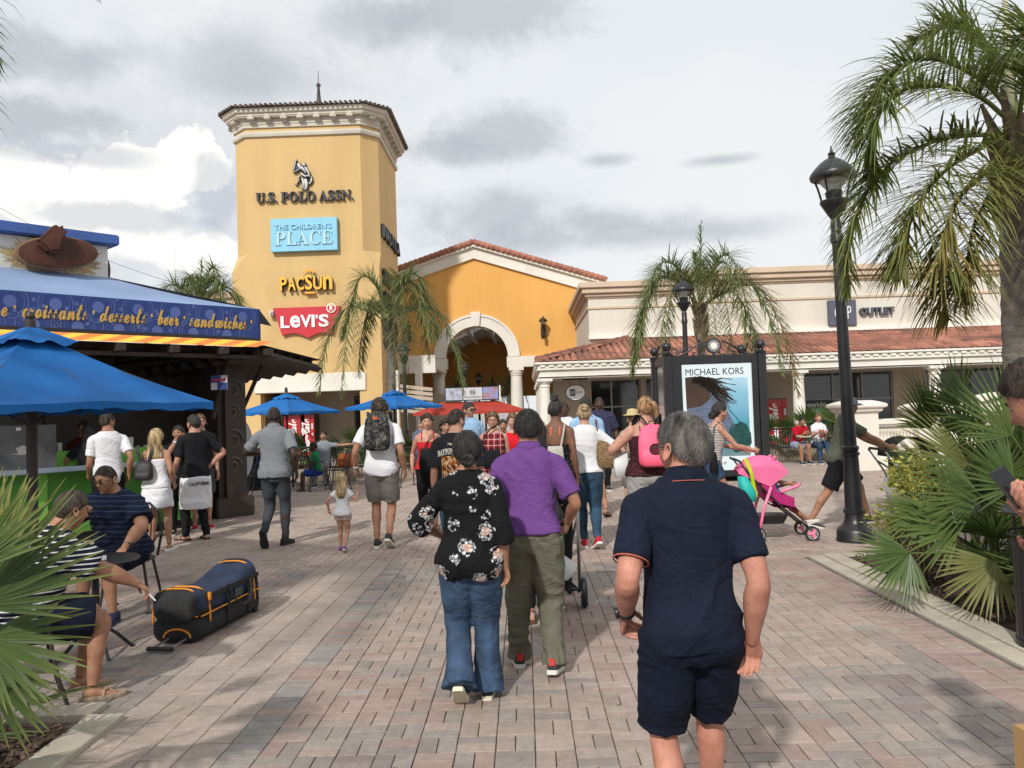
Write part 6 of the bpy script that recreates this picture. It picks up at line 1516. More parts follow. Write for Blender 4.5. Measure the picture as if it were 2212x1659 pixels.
class Body:
 def __init__(s, H, fem=False, fat=1.0, lean=0.0, twist=0.0, pelvis=(0, 0, 0), feet=None, hands=None, head=(0, 0), arm=1.0, tilt=0.0, elbow=None, kneepole=None, child=False, handrot=None, headk=None, neck=0.0):
  s.H = H; s.k = H / 1.75; s.fem = fem; s.T = FEM if fem else MALE; s.fat = fat; s.arm = arm * (.86 if fem else 1.0); s.child = child; s.headk = headk or (1.03 if not child else min(1.45, 1.0 + (1.75 - H) * .42))
  s.P = Vector(pelvis); s.Rt = Matrix.Rotation(-lean, 3, 'X') @ Matrix.Rotation(tilt, 3, 'Y'); s.Rs = Matrix.Rotation(twist, 3, 'Z')
  sw = .150 if fem else .178
  s.hip = [Vector((sg * .088, -.005, .90)) + s.P for sg in (-1, 1)]
  s.sh = [s.TS(Vector((sg * sw * (1 + (fat - 1) * .3), -.008, 1.382))) for sg in (-1, 1)]
  ft = feet or [(-.10, .0, .085, 0, .12), (.10, .0, .085, 0, .12)]
  s.foot = ft; s.kn = []; s.an = []
  for i, f in enumerate(ft):
   kp = kneepole[i] if kneepole else (0.04 * (-1, 1)[i], 1, 0)
   k_, a_ = ik(s.hip[i], Vector(f[:3]), .42, .415, kp); s.kn.append(k_); s.an.append(a_)
  hd = hands or [None, None]; s.el = []; s.wr = []
  for i in (0, 1):
   sg = (-1, 1)[i]; t = hd[i]
   t = Vector(t) if t is not None else s.sh[i] + Vector((sg * .060, .03, -.525))
   ep = elbow[i] if elbow else (sg * .25, -1, -.1)
   e_, w_ = ik(s.sh[i], t, .285, .255, ep); s.el.append(e_); s.wr.append(w_)
  s.headR = Matrix.Rotation(head[0], 3, 'Z') @ Matrix.Rotation(-head[1], 3, 'X')
  s.handrot = handrot or [None, None]
  s.hc = s.TS(Vector((0, .012, HC - .008 + neck + (s.headk - 1) * .10)))
 def TS(s, v):
  p0 = Vector((0, 0, .95)); v = Vector(v) - p0; q = max(0, min(1, v.z / .4)); v = Matrix.Rotation(0, 3, 'Z') @ v
  v = s.Rs.lerp(Matrix.Identity(3), 1 - q) @ v if q < 1 else s.Rs @ v
  return s.Rt @ v + p0 + s.P
 def ring(s, z, grow=0.0, n=24, T=None):
  z_, hw, hd, yc = lerp_ring(T or s.T, z); mid = math.exp(-((z - 1.05) / .22) ** 2); f = 1 + (s.fat - 1) * (.45 + .75 * mid) if z < 1.46 else 1 + (s.fat - 1) * .25
  c = s.TS((0, yc + (.05 * (s.fat - 1) * mid if s.fat > 1.1 else 0), z)); return [c + s.Rt @ (s.Rs @ v if z > 1.2 else v) for v in sring((0, 0, 0), hw * f + grow, hd * f + grow * .9, None, n)]
 def torso(s, b, z0, z1, grow=0.0, step=.04, growf=None):
  n = max(2, int((z1 - z0) / step)); b.loft([s.ring(z0 + (z1 - z0) * k / n, (growf(z0 + (z1 - z0) * k / n) if growf else grow)) for k in range(n + 1)])
 def limb(s, b, pts, rad, n=14, flat=1.0, cap=True):
  C = bez(pts, 10 * (len(pts) - 1)); m = len(C); R_ = []
  for k in range(m):
   q = k / (m - 1) * (len(rad) - 1); i = min(int(q), len(rad) - 2); R_.append(rad[i] + (rad[i + 1] - rad[i]) * (q - i))
  b.tube(C, R_, n, flat=flat)
 def armpts(s, i, g=0.0, f0=0.0, f1=1.0):
  a = s.arm * (1 + (s.fat - 1) * .5)
  S, E, W = s.sh[i], s.el[i], s.wr[i]
  P = [S, S.lerp(E, .5), E, E.lerp(W, .33), W, W + (W - E).normalized() * .035]; rad = [.052 * a, .048 * a, .0385 * a, .043 * a, .0262 * (.5 + .5 * a), .017]
  return P, [r + g for r in rad]
 def arms(s, b, g=0.0):
  for i in (0, 1):
   P, r = s.armpts(i, g); s.limb2(b, P, r); b.ball(s.sh[i], .054 * s.arm * (1 + (s.fat - 1) * .4) + g, 12, 8); b.tube([s.TS(((-1, 1)[i] * .045, -.012, 1.452)), s.sh[i]], [.040, .046], 12)
 def limb2(s, b, P, r, n=14): b.tube(*_dense(P, r), n)
 def legs(s, b, g=0.0, upto=1.0, r_=None):
  f = 1 + (s.fat - 1) * .7
  for i in (0, 1):
   H_, K, A = s.hip[i], s.kn[i], s.an[i]; sd = (-1, 1)[i]
   if r_: P, r = [H_, H_.lerp(K, .5), K, K.lerp(A, .5), A], r_
   else: P = [H_, H_.lerp(K, .5), K, K.lerp(A, .30) + (K - H_).cross(Vector((1, 0, 0))).normalized() * .012, K.lerp(A, .7), A]; f2 = 1 + (f - 1) * .35; r = [.090 * f, .080 * f, .054 * f, .056 * f2, .041 * f2, .034]
   r = [q + g for q in r]
   if upto < 1:
    PP, RR = _dense(P, r); m = max(3, int(len(PP) * upto)); b.tube(PP[:m], RR[:m], 16)
   else: s.limb2(b, P, r, 16)
   b.ball(H_ + Vector((-.0 * sd, -.02, -.01)), .092 * f + g, 12, 8)
def _dense(P, r, per=5):
 C = bez(P, per * (len(P) - 1)); m = len(C); R_ = []
 for k in range(m):
  q = k / (m - 1) * (len(r) - 1); i = min(int(q), len(r) - 2); t = q - i; t = t * t * (3 - 2 * t); R_.append(r[i] + (r[i + 1] - r[i]) * t)
 return C, R_
def hand_mb(W, fd, palm, k=1.0, curl=.55, n=7, side=1, spread=.05, thumb=.6, point=False):
 """hand from the wrist W along fd with the palm facing 'palm'; side: +1 thumb towards fd x palm"""
 b = MB(); fd = fd.normalized(); palm = (palm - fd * palm.dot(fd)).normalized(); x = fd.cross(palm).normalized() * side
 rings = []
 for u, hw, hh in ((-.025, .020, .015), (.004, .0265, .020), (.025, .034, .017), (.055, .041, .016), (.082, .041, .0135), (.092, .037, .011)):
  c = W + fd * u * k - palm * (.004 * math.sin(u * 20)) * k; rings.append([c + x * (hw * k * math.cos(a)) + palm * (hh * k * math.sin(a)) for a in [2 * PI * q / 14 for q in range(14)]])
 b.loft(rings)
 for j, (ox, L_, r) in enumerate(((.030, .068, .0100), (.010, .077, .0104), (-.010, .071, .0100), (-.0285, .055, .0088))):
  p = W + fd * .083 * k + x * ox * k; d = (fd + x * (ox / .03) * spread * .5).normalized(); pts = [p - d * .02 * k, p]; c_ = curl * (1 + .12 * j) if not (point and j == 0) else .1
  for seg, fr in enumerate((.45, .32, .26)):
   d = (d * math.cos(c_ * (.7 + .35 * seg)) + palm * math.sin(c_ * (.7 + .35 * seg))).normalized(); pl = palm; p = p + d * L_ * fr * k; pts.append(p)
   palm2 = (palm - d * palm.dot(d));
   if palm2.length > .1: pass
   d = d
  b.tube(pts, [r * k, r * 1.05 * k, r * k, r * .92 * k, r * .72 * k], n)
  b.ball(pts[-1], r * .72 * k, n, 4)
 p = W + fd * .022 * k + x * .026 * k + palm * .004 * k; d = (fd * .75 + x * .62 + palm * thumb * .55).normalized(); pts = [p - d * .012 * k, p, p + d * .034 * k]; d2 = (fd * .9 + x * .15 + palm * thumb * .9).normalized(); pts += [pts[-1] + d2 * .030 * k]; d3 = (fd * .95 - x * .15 + palm * thumb * .9).normalized(); pts += [pts[-1] + d3 * .024 * k]
 b.tube(pts, [.014 * k, .0135 * k, .0115 * k, .0105 * k, .0075 * k], n); b.ball(pts[-1], .0075 * k, n, 4)
 return b
def shoe_mb(an, yaw, pitch, k=1.0, L_=.275, kind='shoe'):
 """shoe under the ankle an; toe points +y turned by yaw, pitch > 0 lifts the heel"""
 M = Matrix.Translation(an) @ Matrix.Rotation(yaw, 4, 'Z') @ Matrix.Rotation(-pitch, 4, 'X'); up = MB(); so = MB()
 prof = [(-.075, .030, .062), (-.070, .036, .085), (-.04, .038, .098), (.0, .040, .092), (.05, .043, .066), (.10, .049, .054), (.145, .048, .046), (.175, .040, .038), (.195, .024, .028)]
 rings = []
 for y, hw, h in prof: rings.append([M @ Vector((hw * math.cos(a) * (1 if math.sin(a) < 0 else .92), y * L_ / .275, -.073 + h * .5 + h * .5 * math.sin(a) * (1.0 if math.sin(a) > 0 else .9))) for a in [2 * PI * q / 14 for q in range(14)]])
 up.loft(rings)
 out = [(-.082, .014), (-.078, .030), (-.05, .038), (.0, .038), (.05, .042), (.10, .051), (.15, .050), (.185, .036), (.203, .012)]
 pl = [(w, y) for y, w in out] + [(-w, y) for y, w in reversed(out)]
 so.loft([[M @ Vector((x * sc, y * L_ / .275, z)) for x, y in pl] for sc, z in ((.98, -.086), (1.03, -.080), (1.02, -.062), (.96, -.058))])
 return up, so, M
def foot_mb(an, yaw, pitch, k=1):
 M = Matrix.Translation(an) @ Matrix.Rotation(yaw, 4, 'Z') @ Matrix.Rotation(-pitch, 4, 'X'); b = MB(); rings = []
 for y, hw, h in [(-.062, .018, .03), (-.058, .026, .055), (-.035, .030, .075), (.0, .032, .080), (.05, .037, .055), (.10, .043, .036), (.13, .044, .028), (.145, .040, .022)]: rings.append([M @ Vector((hw * math.cos(a), y, -.078 + h * .5 + h * .5 * math.sin(a))) for a in [2 * PI * q / 12 for q in range(12)]])
 b.loft(rings)
 for j in range(5):
  x = -.032 + .017 * j; r = (.011, .0085, .008, .0078, .007)[4 - j] if yaw < 0 else (.011, .0085, .008, .0078, .007)[j]
  b.tube([M @ Vector((x, .13, -.066)), M @ Vector((x * 1.02, .155, -.066)), M @ Vector((x * 1.02, .172 - abs(x) * .2, -.070))], [r, r, r * .8], 6)
 return b
def hairmask(n, front=.52, side=-.02, back=-.52):
 x, y, z = n; h = side + (front - side) * max(0, y) ** 1.25 if y > 0 else side + (back - side) * min(1, -y * 1.25)
 return h
def make_hair(B, style, hm, parent, thick=.014, seed=1, strands=0, front=.52, side=-.02, back=-.52, part_name='hair', rough=.007):
 k = B.headk; nu, nv = 44, 32; rnd = random.Random(seed); pts = []
 def T(p): return (B.hc + B.headR @ (p * k)) * B.k
 for n in dirs_grid(nu, nv):
  h = hairmask(n, front, side, back) + .10 * noise.noise(Vector((n[0] * 9 + seed, n[1] * 9, n[2] * 9))); m = max(0, min(1, (n[2] - h) / .16)); m = m * m * (3 - 2 * m); nz = noise.noise(Vector((n[0] * 6 + seed, n[1] * 6, n[2] * 6)))
  rg = noise.noise(Vector((n[0] * 17 + seed, n[1] * 17, n[2] * 9)))
  off = (thick * (1 + .35 * nz + .25 * max(0, n[2])) + rough * rg) * m - .014 * (1 - m); pts.append(T(head_pt(n, off)))
 b = grid_mb(pts, nu, nv)
 if style == 'bun' or style == 'topbun' or style == 'lowbun':
  c = {'bun': Vector((0, -.095, .085)), 'topbun': Vector((0, -.03, .145)), 'lowbun': Vector((0, -.115, -.035))}[style]; r = {'bun': .042, 'topbun': .045, 'lowbun': .043}[style]
  for j in range(3):
   a = [T(c + Vector((r * .62 * math.cos(t + j * 2), (r * .45) * math.sin(t * 2 + j), r * .62 * math.sin(t + j * 2)))) for t in [q * .6 for q in range(11)]]
   b.tube(a, [.020 * B.k] * 11, 8)
  b.ball(T(c), r * .75 * B.k, 12, 8)
 if style == 'long':
  rings = []
  for z, hw, hd, yc in ((.06, .075, .07, -.03), (0, .082, .06, -.045), (-.06, .088, .05, -.06), (-.12, .095, .045, -.07), (-.19, .098, .042, -.082), (-.25, .085, .035, -.09), (-.30, .055, .022, -.092)):
   rings.append([T(Vector((hw * math.cos(a), yc + hd * math.sin(a), z)) + Vector((.008, .008, 0)) * noise.noise(Vector((a * 3, z * 20, seed)))) for a in [2 * PI * q / 20 for q in range(20)]])
  b.loft(rings[::-1])
 if style == 'pony':
  pp = [Vector((0, -.09, .06)), Vector((.03, -.135, .05)), Vector((.05, -.15, -.02)), Vector((.06, -.13, -.10)), Vector((.07, -.12, -.17))]; b.tube([T(p) for p in pp], [.024, .030, .032, .024, .006], 10)
 if style == 'curly':
  for q in range(150):
   n = Vector((rnd.gauss(0, 1), rnd.gauss(-.25, 1), rnd.gauss(.3, .8))).normalized()
   if n.z > hairmask(n, front, side, back - .1): b.ball(T(head_pt(n, thick * 1.1)), rnd.uniform(.010, .018) * B.k, 6, 4)
 me = b.mesh('hair', hm, smooth=True); o = link(part_name, me, parent)
 if strands:
  s = MB(); crown = Vector((0, -.35, .93)).normalized(); q = 0
  while q < strands:
   n = Vector((rnd.gauss(0, 1), rnd.gauss(0, 1), rnd.gauss(0, 1))).normalized(); h = hairmask(n, front, side, back)
   if n.z < h - .02: continue
   q += 1; fade = max(.25, min(1, (n.z - h) / .3)); p = head_pt(n, thick * (.85 + .3 * fade)); t = (n - crown * n.dot(crown)); t = t.normalized() if t.length > .05 else n.orthogonal()
   t = (t + Vector((rnd.gauss(0, .25), rnd.gauss(0, .25), rnd.gauss(0, .25)))); t = (t - n * t.dot(n)).normalized(); L_ = rnd.uniform(.012, .028) * fade if style != 'long' else .05; w = n.cross(t) * .0006
   e1 = p + t * L_ * .5 + n * L_ * .10; e2 = p + t * L_ + n * L_ * rnd.uniform(-.15, .25)
   s.add([T(p - w * 1.2 - n * .003), T(p + w * 1.2 - n * .003), T(e1 + w), T(e1 - w), T(e2)], [(0, 1, 2, 3), (3, 2, 4)])
  if style == 'long':
   for q in range(strands):
    a = rnd.uniform(PI, 2 * PI); z0 = rnd.uniform(-.15, .05); x = .092 * math.cos(a); y = -.06 + .05 * math.sin(a); p = Vector((x, y, z0)); e = Vector((x * 1.02 + rnd.gauss(0, .006), y - .03, z0 - rnd.uniform(.08, .16))); w = Vector((.0007, 0, 0)); s.add([T(p - w), T(p + w), T(e)], [(0, 1, 2)])
  s.build('hair_strands', hm, o)
 return o
def face(B, par, skin, brow=(.03, .02, .015), lip=(.30, .10, .08), eye=(.03, .02, .015)):
 T = lambda p: (B.hc + B.headR @ (p * B.headk)) * B.k
 lp = MB()
 for sg in (-1, 1):
  w, e, br = MB(), MB(), MB()
  n = Vector((sg * .38, .91, .055)).normalized(); p = head_pt(n); w.ball(T(p + Vector((0, -.0045, 0))), .0105 * B.k * B.headk, 8, 6, (1.25, 1, .62)); e.ball(T(p + Vector((0, .0022, 0))), .0058 * B.k * B.headk, 8, 6)
  br.tube([T(head_pt(Vector((sg * x, .9, z)).normalized(), .001)) for x, z in ((.20, .235), (.40, .27), (.58, .20))], [.0035 * B.k] * 3, 6)
  w.build('eye', mat('eye_white', (.5, .48, .45), .3), par); e.build('iris', mat('iris', eye, .2), par); br.build('eyebrow', mat('brow_%d' % int(brow[0] * 1000), brow, .8), par)
 lp.tube([T(head_pt(Vector((x, .9, -.52 - .02 * (abs(x) > .1))).normalized(), .0008)) for x in (-.22, -.1, 0, .1, .22)], [.002 * B.k, .0048 * B.k, .0052 * B.k, .0048 * B.k, .002 * B.k], 8)
 lp.build('lips', mat('lips_%d' % int(lip[0] * 1000), lip, .5), par)
def glasses(B, par, frame=(.01, .01, .01), lens=None, name='sunglasses', up=0.0, back=False, temple=(.01, .01, .01)):
 Rb = Matrix.Rotation(PI, 3, 'Z') if back else Matrix.Identity(3)
 T = lambda p: (B.hc + B.headR @ (Rb @ Vector((p[0], p[1], p[2] + up)) * B.headk)) * B.k
 f = MB(); l = MB()
 for sg in (-1, 1):
  cx = sg * .034; y = .103 if not back else .118; C = [(cx + .027 * math.cos(a), y - .006 * abs(math.cos(a) * sg + sg * .5) ** 2, .008 + .019 * math.sin(a)) for a in [2 * PI * q / 14 for q in range(14)]]
  f.tube([T(p) for p in C + C[:1]], .0022 * B.k, 6); l.add([T(p) for p in C], [list(range(14))])
  f.tube([T((sg * .060, y - .008, .014)), T((sg * .077, .07, .014)), T((sg * .083, -.005, .012)), T((sg * .078, -.03, -.008))], .0026 * B.k, 6)
 f.tube([T((-.009, .106 if not back else .12, .012)), T((.009, .106 if not back else .12, .012))], .002 * B.k, 6)
 o = f.build(name, mat('glasses_%d_%d' % (int(frame[0] * 99), int(frame[2] * 99)), frame, .25, .1, coat=.5), par)
 if lens: l.build('lens', mat('lens_%d' % int(lens[0] * 999), lens[:3], .08, .05, spec=.8, alpha=lens[3] if len(lens) > 3 else 1), o)
 return o
def person(label, X, Y, yaw, H, skin='fair', vox=.011, hair=None, clothes=(), shoes=None, facing=False, group=None, seed=1, fold=1.0, curl=.5, barefoot=False, glove=None, hair_kw=None, face_kw=None, z0=0.0, **kw):
 """clothes: list of tuples (kind, material, options)"""
 B = Body(H, **kw); k = B.k; b = MB(); sm = skin_mat(skin)
 B.torso(b, .80, 1.66); B.arms(b); B.legs(b)
 b.v = [tuple(Vector(p) * k) for p in b.v]
 me = finish(b, vox, True, [sm], iters=3)
 add = MB(); nu, nv = 40, 34; T = lambda p: (B.hc + B.headR @ (p * B.headk)) * k
 g = grid_mb([T(head_pt(n)) for n in dirs_grid(nu, nv)], nu, nv); add.add(g.v, g.f)
 for sg in (-1, 1):
  c = Vector((sg * .077, -.004, -.004)); rings = []
  for y_, r in ((0.0, .6), (.006, .95), (.012, 1.0), (.015, .86), (.011, .6), (.009, .25)):
   rings.append([T(c + Vector((sg * y_ + sg * .010 * max(0, -math.sin(a)) , .018 * r * math.cos(a) * (1 + .1 * math.sin(a)) - .006 * math.sin(a) - y_ * .6, .031 * r * math.sin(a)))) for a in [2 * PI * q / 14 for q in range(14)]])
  add.loft(rings)
 for i in (0, 1):
  sg = (-1, 1)[i]; fd = (B.wr[i] - B.el[i]).normalized(); hr = B.handrot[i] or {}
  fd = Vector(hr.get('dir', fd)).normalized(); pl = Vector(hr.get('palm', (-sg * 1.0, .25, 0))); hb = hand_mb(B.wr[i], fd, pl, (.9 if B.fem else 1.0) * B.headk ** .5, hr.get('curl', curl), 8 if vox < .009 else 6, side=hr.get('side', sg), thumb=hr.get('thumb', .6), spread=hr.get('spread', .05), point=hr.get('point', False))
  if vox < .009:
   hb.v = [tuple(Vector(p) * k) for p in hb.v]; hm = finish(hb, .0030, True, [], iters=2); co = [tuple(v.co) for v in hm.vertices]; add.add(co, [list(p.vertices) for p in hm.polygons])
  else: add.add([Vector(p) * k for p in hb.v], hb.f)
  if barefoot: fb = foot_mb(B.an[i], B.foot[i][4] * -sg, B.foot[i][3]); add.add([Vector(p) * k for p in fb.v], fb.f)
 bm = bmesh.new(); bm.from_mesh(me); tmp = add.mesh('t', None); bm.from_mesh(tmp); bm.to_mesh(me); bm.free(); me.polygons.foreach_set('use_smooth', [True] * len(me.polygons)); me.update()
 me.name = 'person'
 o = link('person', me, None, (X, Y, z0), (0, 0, yaw)); tag(o, label, 'person', group); o['kind'] = 'thing'
 def done(b_, name, m, fold_=None, par=o, v=vox, it=4):
  b_.v = [tuple(Vector(p) * k) for p in b_.v]; r = finish(b_, v, True, [m] if not isinstance(m, list) else m, (fold_[0] * fold, fold_[1], seed, k) if fold_ else None, it); r.name = name; return link(name, r, par)
 for c in clothes:
  kind, m = c[0], c[1]; op = c[2] if len(c) > 2 else {}; b = MB(); nm = op.get('name', kind)
  if kind in ('shirt', 'tank'):
   z_a = op.get('hem', .84); g0 = op.get('grow', .012); fl = op.get('flare', .012)
   z_b = op.get('top', 1.495 if kind == 'shirt' else 1.37)
   B.torso(b, z_a, z_b, growf=lambda z: g0 + fl * max(0, min(1, (1.15 - z) / .3)) + (.003 if z > 1.4 else 0))
   if kind == 'shirt':
    fr = op.get('sleeve', .62)
    for i in (0, 1):
     S, E, W = B.sh[i], B.el[i], B.wr[i]; sg_ = op.get('sgrow', .014)
     if fr <= 1: P = [S + (B.sh[1 - i] - S) * .25, S, S.lerp(E, fr * .5), S.lerp(E, fr)]; r = [.040 + sg_ * .5, .056 * B.arm + sg_ * .4, .049 * B.arm + sg_ * 1.0, .045 * B.arm + sg_ * 1.45]
     else: P = [S + (B.sh[1 - i] - S) * .25, S, S.lerp(E, .55), E, E.lerp(W, fr - 1)]; r = [.040 + sg_ * .5, .056 * B.arm + sg_ * .4, .046 + sg_ * 1.1, .044 + sg_ * 1.3, .040 + sg_ * op.get('cuff', 1.5)]
     r = [q * (1 + (B.fat - 1) * .4) for q in r]; B.limb2(b, P, r, 16); b.ball(S, .055 * B.arm * (1 + (B.fat - 1) * .4) + sg_ * .3, 12, 8); b.tube([B.TS(((-1, 1)[i] * .055, -.012, 1.448)), S], [.046 + g0 * .5, .052 * B.arm + g0 * .5], 14)
   so = done(b, nm, m, (op.get('fold', .0075), 'shirt'), it=12 if vox < .009 else 4)
   if kind == 'tank' and not op.get('strapless'):
    for sg in (-1, 1):
     pts = []
     for y_, z_ in ((.105, 1.34), (.085, 1.40), (.03, 1.472), (-.04, 1.475), (-.085, 1.42), (-.105, 1.34)): pts.append(B.TS((sg * op.get('strapx', .085) * (1 if z_ < 1.45 else .98), y_ + (0 if B.fem else 0), z_)) * k)
     s_ = MB(); s_.tube(pts, op.get('strapr', .010) * k, 6, flat=.5); s_.build('strap', op.get('strapmat', m), so)
  elif kind == 'collar':
   rings = []
   for z, rr, dz in ((1.462, .084, 0), (1.485, .076, 0), (1.518, .066, 0), (1.528, .070, 0), (1.505, .083, 0), (1.478, .093, 0)):
    rings.append([(B.TS((rr * math.cos(a), -.006 + rr * .92 * math.sin(a), z - .030 * max(0, math.sin(a)) ** 2 + .014 * max(0, -math.sin(a)))) * k) for a in [2 * PI * q / 24 for q in range(24)]])
   b.loft(rings + [rings[0]], cap=False); co_ = b.build(nm, m, o, smooth=True)
   if op.get('tip'):
    t_ = MB(); t_.tube([(B.TS((.100 * math.cos(a), -.008 + .100 * .92 * math.sin(a), 1.474 - .030 * max(0, math.sin(a)) ** 2 + .014 * max(0, -math.sin(a)))) * k) for a in [2 * PI * q / 24 for q in range(25)]], .0016, 5); t_.build('collar_tipping', op['tip'], co_)
  elif kind in ('trousers', 'shorts', 'leggings'):
   g0 = {'trousers': .014, 'shorts': .020, 'leggings': .003}[kind]; g0 = op.get('grow', g0); top = op.get('top', 1.0); B.torso(b, .80, top, grow=min(g0, .010))
   f = 1 + (B.fat - 1) * .7; up = op.get('upto', 1.0 if kind != 'shorts' else .47); fl = op.get('flare', .0)
   for i in (0, 1):
    H_, K, A = B.hip[i], B.kn[i], B.an[i]; A2 = A + (A - K).normalized() * op.get('drop', .03)
    if up < 1: r = [.092 * f + g0, .086 * f + g0 * 1.05, .062 * f + g0 * 1.5 + fl, .062 + g0 + fl, .05 + g0]; P = [H_, H_.lerp(K, .5), K, K.lerp(A, .5), A]; PP, RR = _dense(P, r, 8); m_ = max(3, int(len(PP) * up)); b.tube(PP[:m_], RR[:m_], 18)
    else: r = op.get('radii') or [.092 * f + g0, .083 * f + g0, .059 * f + g0, .059 * f + g0, .044 + g0 + fl * .6, .038 + g0 + fl]; P = [H_, H_.lerp(K, .5), K, K.lerp(A, .33), K.lerp(A, .72), A2]; B.limb2(b, P, r, 18)
    b.ball(H_ + Vector((0, -.02, -.01)), .094 * f + min(g0, .012), 12, 8)
   done(b, nm, m, (op.get('fold', .007 if kind != 'leggings' else .0015), 'trousers' if kind != 'leggings' else 'tight'))
  elif kind == 'skirt':
   z0_, z1_ = op.get('hem', .62), op.get('top', 1.04); fl = op.get('flare', .06); n = 8; rings = []
   for q in range(n + 1):
    z = z0_ + (z1_ - z0_) * q / n; f_ = 1 - q / n
    if z >= .86: rings.append(B.ring(z, .012))
    else: zz = lerp_ring(B.T, .90); rings.append([Vector((0, -.01, z)) + B.P + v for v in sring((0, 0, 0), zz[1] * B.fat + .014 + fl * f_, zz[2] * B.fat + .02 + fl * f_, None, 24)])
   b.loft(rings); done(b, nm, m, (.008, 'shirt'))
 if shoes:
  kind, mu, ms = shoes[0], shoes[1], shoes[2]
  for i in (0, 1):
   f_ = B.foot[i]; sg = (-1, 1)[i]; u_, s_, M = shoe_mb(B.an[i], f_[4] * -sg, f_[3])
   if kind == 'shoe':
    u_.v = [tuple(Vector(p) * k) for p in u_.v]; s_.v = [tuple(Vector(p) * k) for p in s_.v]; uo = u_.build('shoe', mu, o, smooth=True); s_.build('sole', ms, uo)
    if len(shoes) > 3: hl = MB(); hl.box(-.020, .020, -.088, -.066, -.030, .012, M); hl.v = [tuple(Vector(p) * k) for p in hl.v]; hl.build('heel_patch', shoes[3], uo)
    ln = MB()
    for q in range(4): y_ = .035 + .022 * q; ln.tube([M @ Vector((-.026, y_, -.002 - .010 * q)), M @ Vector((0, y_ + .004, .009 - .0115 * q)), M @ Vector((.026, y_, -.002 - .010 * q))], .0028, 4)
    ln.v = [tuple(Vector(p) * k) for p in ln.v]; ln.build('lace', ms, uo)
   else:
    s_.v = [tuple(Vector(p) * k) for p in s_.v]; so_ = s_.build('sandal_sole', ms, o); st = MB()
    st.tube([M @ Vector((-.046, .055, -.06)), M @ Vector((-.03, .06, -.028)), M @ Vector((0, .085, -.020)), M @ Vector((.03, .06, -.028)), M @ Vector((.046, .055, -.06))], .009, 6, flat=.4); st.tube([M @ Vector((0, .085, -.024)), M @ Vector((0.01, .125, -.055))], .006, 5)
    st.v = [tuple(Vector(p) * k) for p in st.v]; st.build('sandal_strap', mu, so_)
 if hair: make_hair(B, hair[0], hair[1], o, **(hair_kw or {}))
 if facing: face(B, o, skin, **(face_kw or {}))
 return o, B
def put(b, name, m, par, B=None, smooth=True, **kw):
 if B is not None: b.v = [tuple(Vector(p) * B.k) for p in b.v]
 return b.build(name, m, par, smooth=smooth, **kw)
def spot(fx, fy, tx, ty):
 """ground point under the feet and the height of someone whose head top shows at ty"""
 p = gp(fx, fy); return p.x, p.y, at(tx, ty, p.y).z
def spotY(x, Y, ty): p = at(x, ty, Y); return p.x, Y, p.z
WALK_L = [(-.09, .27, .10, -.25, .1), (.09, -.30, .17, .75, .1)]      # left foot ahead
WALK_R = [(-.09, -.30, .17, .75, .1), (.09, .27, .10, -.25, .1)]
STAND = [(-.11, .02, .085, 0, .15), (.11, -.02, .085, 0, .15)]
m_rub = mat('rubber_white', (.62, .60, .54), .6, .08, 6); m_rubk = mat('rubber_black', (.02, .02, .02), .6, .2, 6)
m_shoek = mat('shoe_black', (.022, .022, .024), .7, .2, 9); m_denim = cloth('denim', (.045, .078, .135), .28, scale=7, alt=(.024, .045, .085), dirt=.2)
m_denim2 = cloth('denim_mid', (.035, .078, .13), .25, scale=6, alt=(.022, .048, .085)); m_blackc = cloth('black_cloth', (.010, .010, .012), .25)
m_whitec = cloth('white_cloth', (.66, .66, .68), .03); m_navy = cloth('navy_cloth', (.0075, .011, .024), .15, weave=320); m_navy2 = cloth('navy_shorts', (.006, .009, .022), .2)
hb = (.010, .0085, .008); h_black = hair_mat(hb, (.03, .026, .024)); h_dark = hair_mat((.02, .013, .009), (.05, .033, .022)); h_grey = hair_mat((.022, .018, .015), (.16, .145, .13), .6); h_brown = hair_mat((.05, .028, .014), (.16, .09, .045)); h_blond = hair_mat((.13, .08, .035), (.52, .38, .20)); h_buzz = hair_mat((.012, .010, .009), (.045, .033, .026), .85)
# ------------------------------------------------------------------ patterned cloth
def node_mat(name, rough=.9):
 m = bpy.data.materials.new(name); m.use_nodes = True; nt = m.node_tree; b = nt.nodes['Principled BSDF']; b.inputs['Roughness'].default_value = rough; b.inputs['Specular IOR Level'].default_value = .2
 tc = nt.nodes.new('ShaderNodeTexCoord')
 nz = nt.nodes.new('ShaderNodeTexNoise'); nz.inputs['Scale'].default_value = 260; nt.links.new(tc.outputs['Object'], nz.inputs['Vector']); bp = nt.nodes.new('ShaderNodeBump'); bp.inputs['Strength'].default_value = .2; bp.inputs['Distance'].default_value = .01; nt.links.new(nz.outputs['Fac'], bp.inputs['Height']); nt.links.new(bp.outputs[0], b.inputs['Normal']); fold_bump(nt, tc.outputs['Object'], bp, .3)
 return m, nt, b, tc.outputs['Object']
def nm_(nt, op, a, b=None, c=None):
 x = nt.nodes.new('ShaderNodeMath'); x.operation = op
 for i, v in enumerate((a, b, c)):
  if v is None: continue
  if hasattr(v, 'links'): nt.links.new(v, x.inputs[i])
  else: x.inputs[i].default_value = v
 return x.outputs[0]
def nmix(nt, f, a, b):
 x = nt.nodes.new('ShaderNodeMix'); x.data_type = 'RGBA'
 for s, v in ((x.inputs[0], f), (x.inputs[6], a), (x.inputs[7], b)):
  if hasattr(v, 'links'): nt.links.new(v, s)
  else: s.default_value = v if not isinstance(v, tuple) else (*v, 1)
 return x.outputs[2]
def nnoise(nt, vec, s, d=3, out='Fac'):
 x = nt.nodes.new('ShaderNodeTexNoise'); x.inputs['Scale'].default_value = s; x.inputs['Detail'].default_value = d; nt.links.new(vec, x.inputs['Vector']); return x.outputs[out]
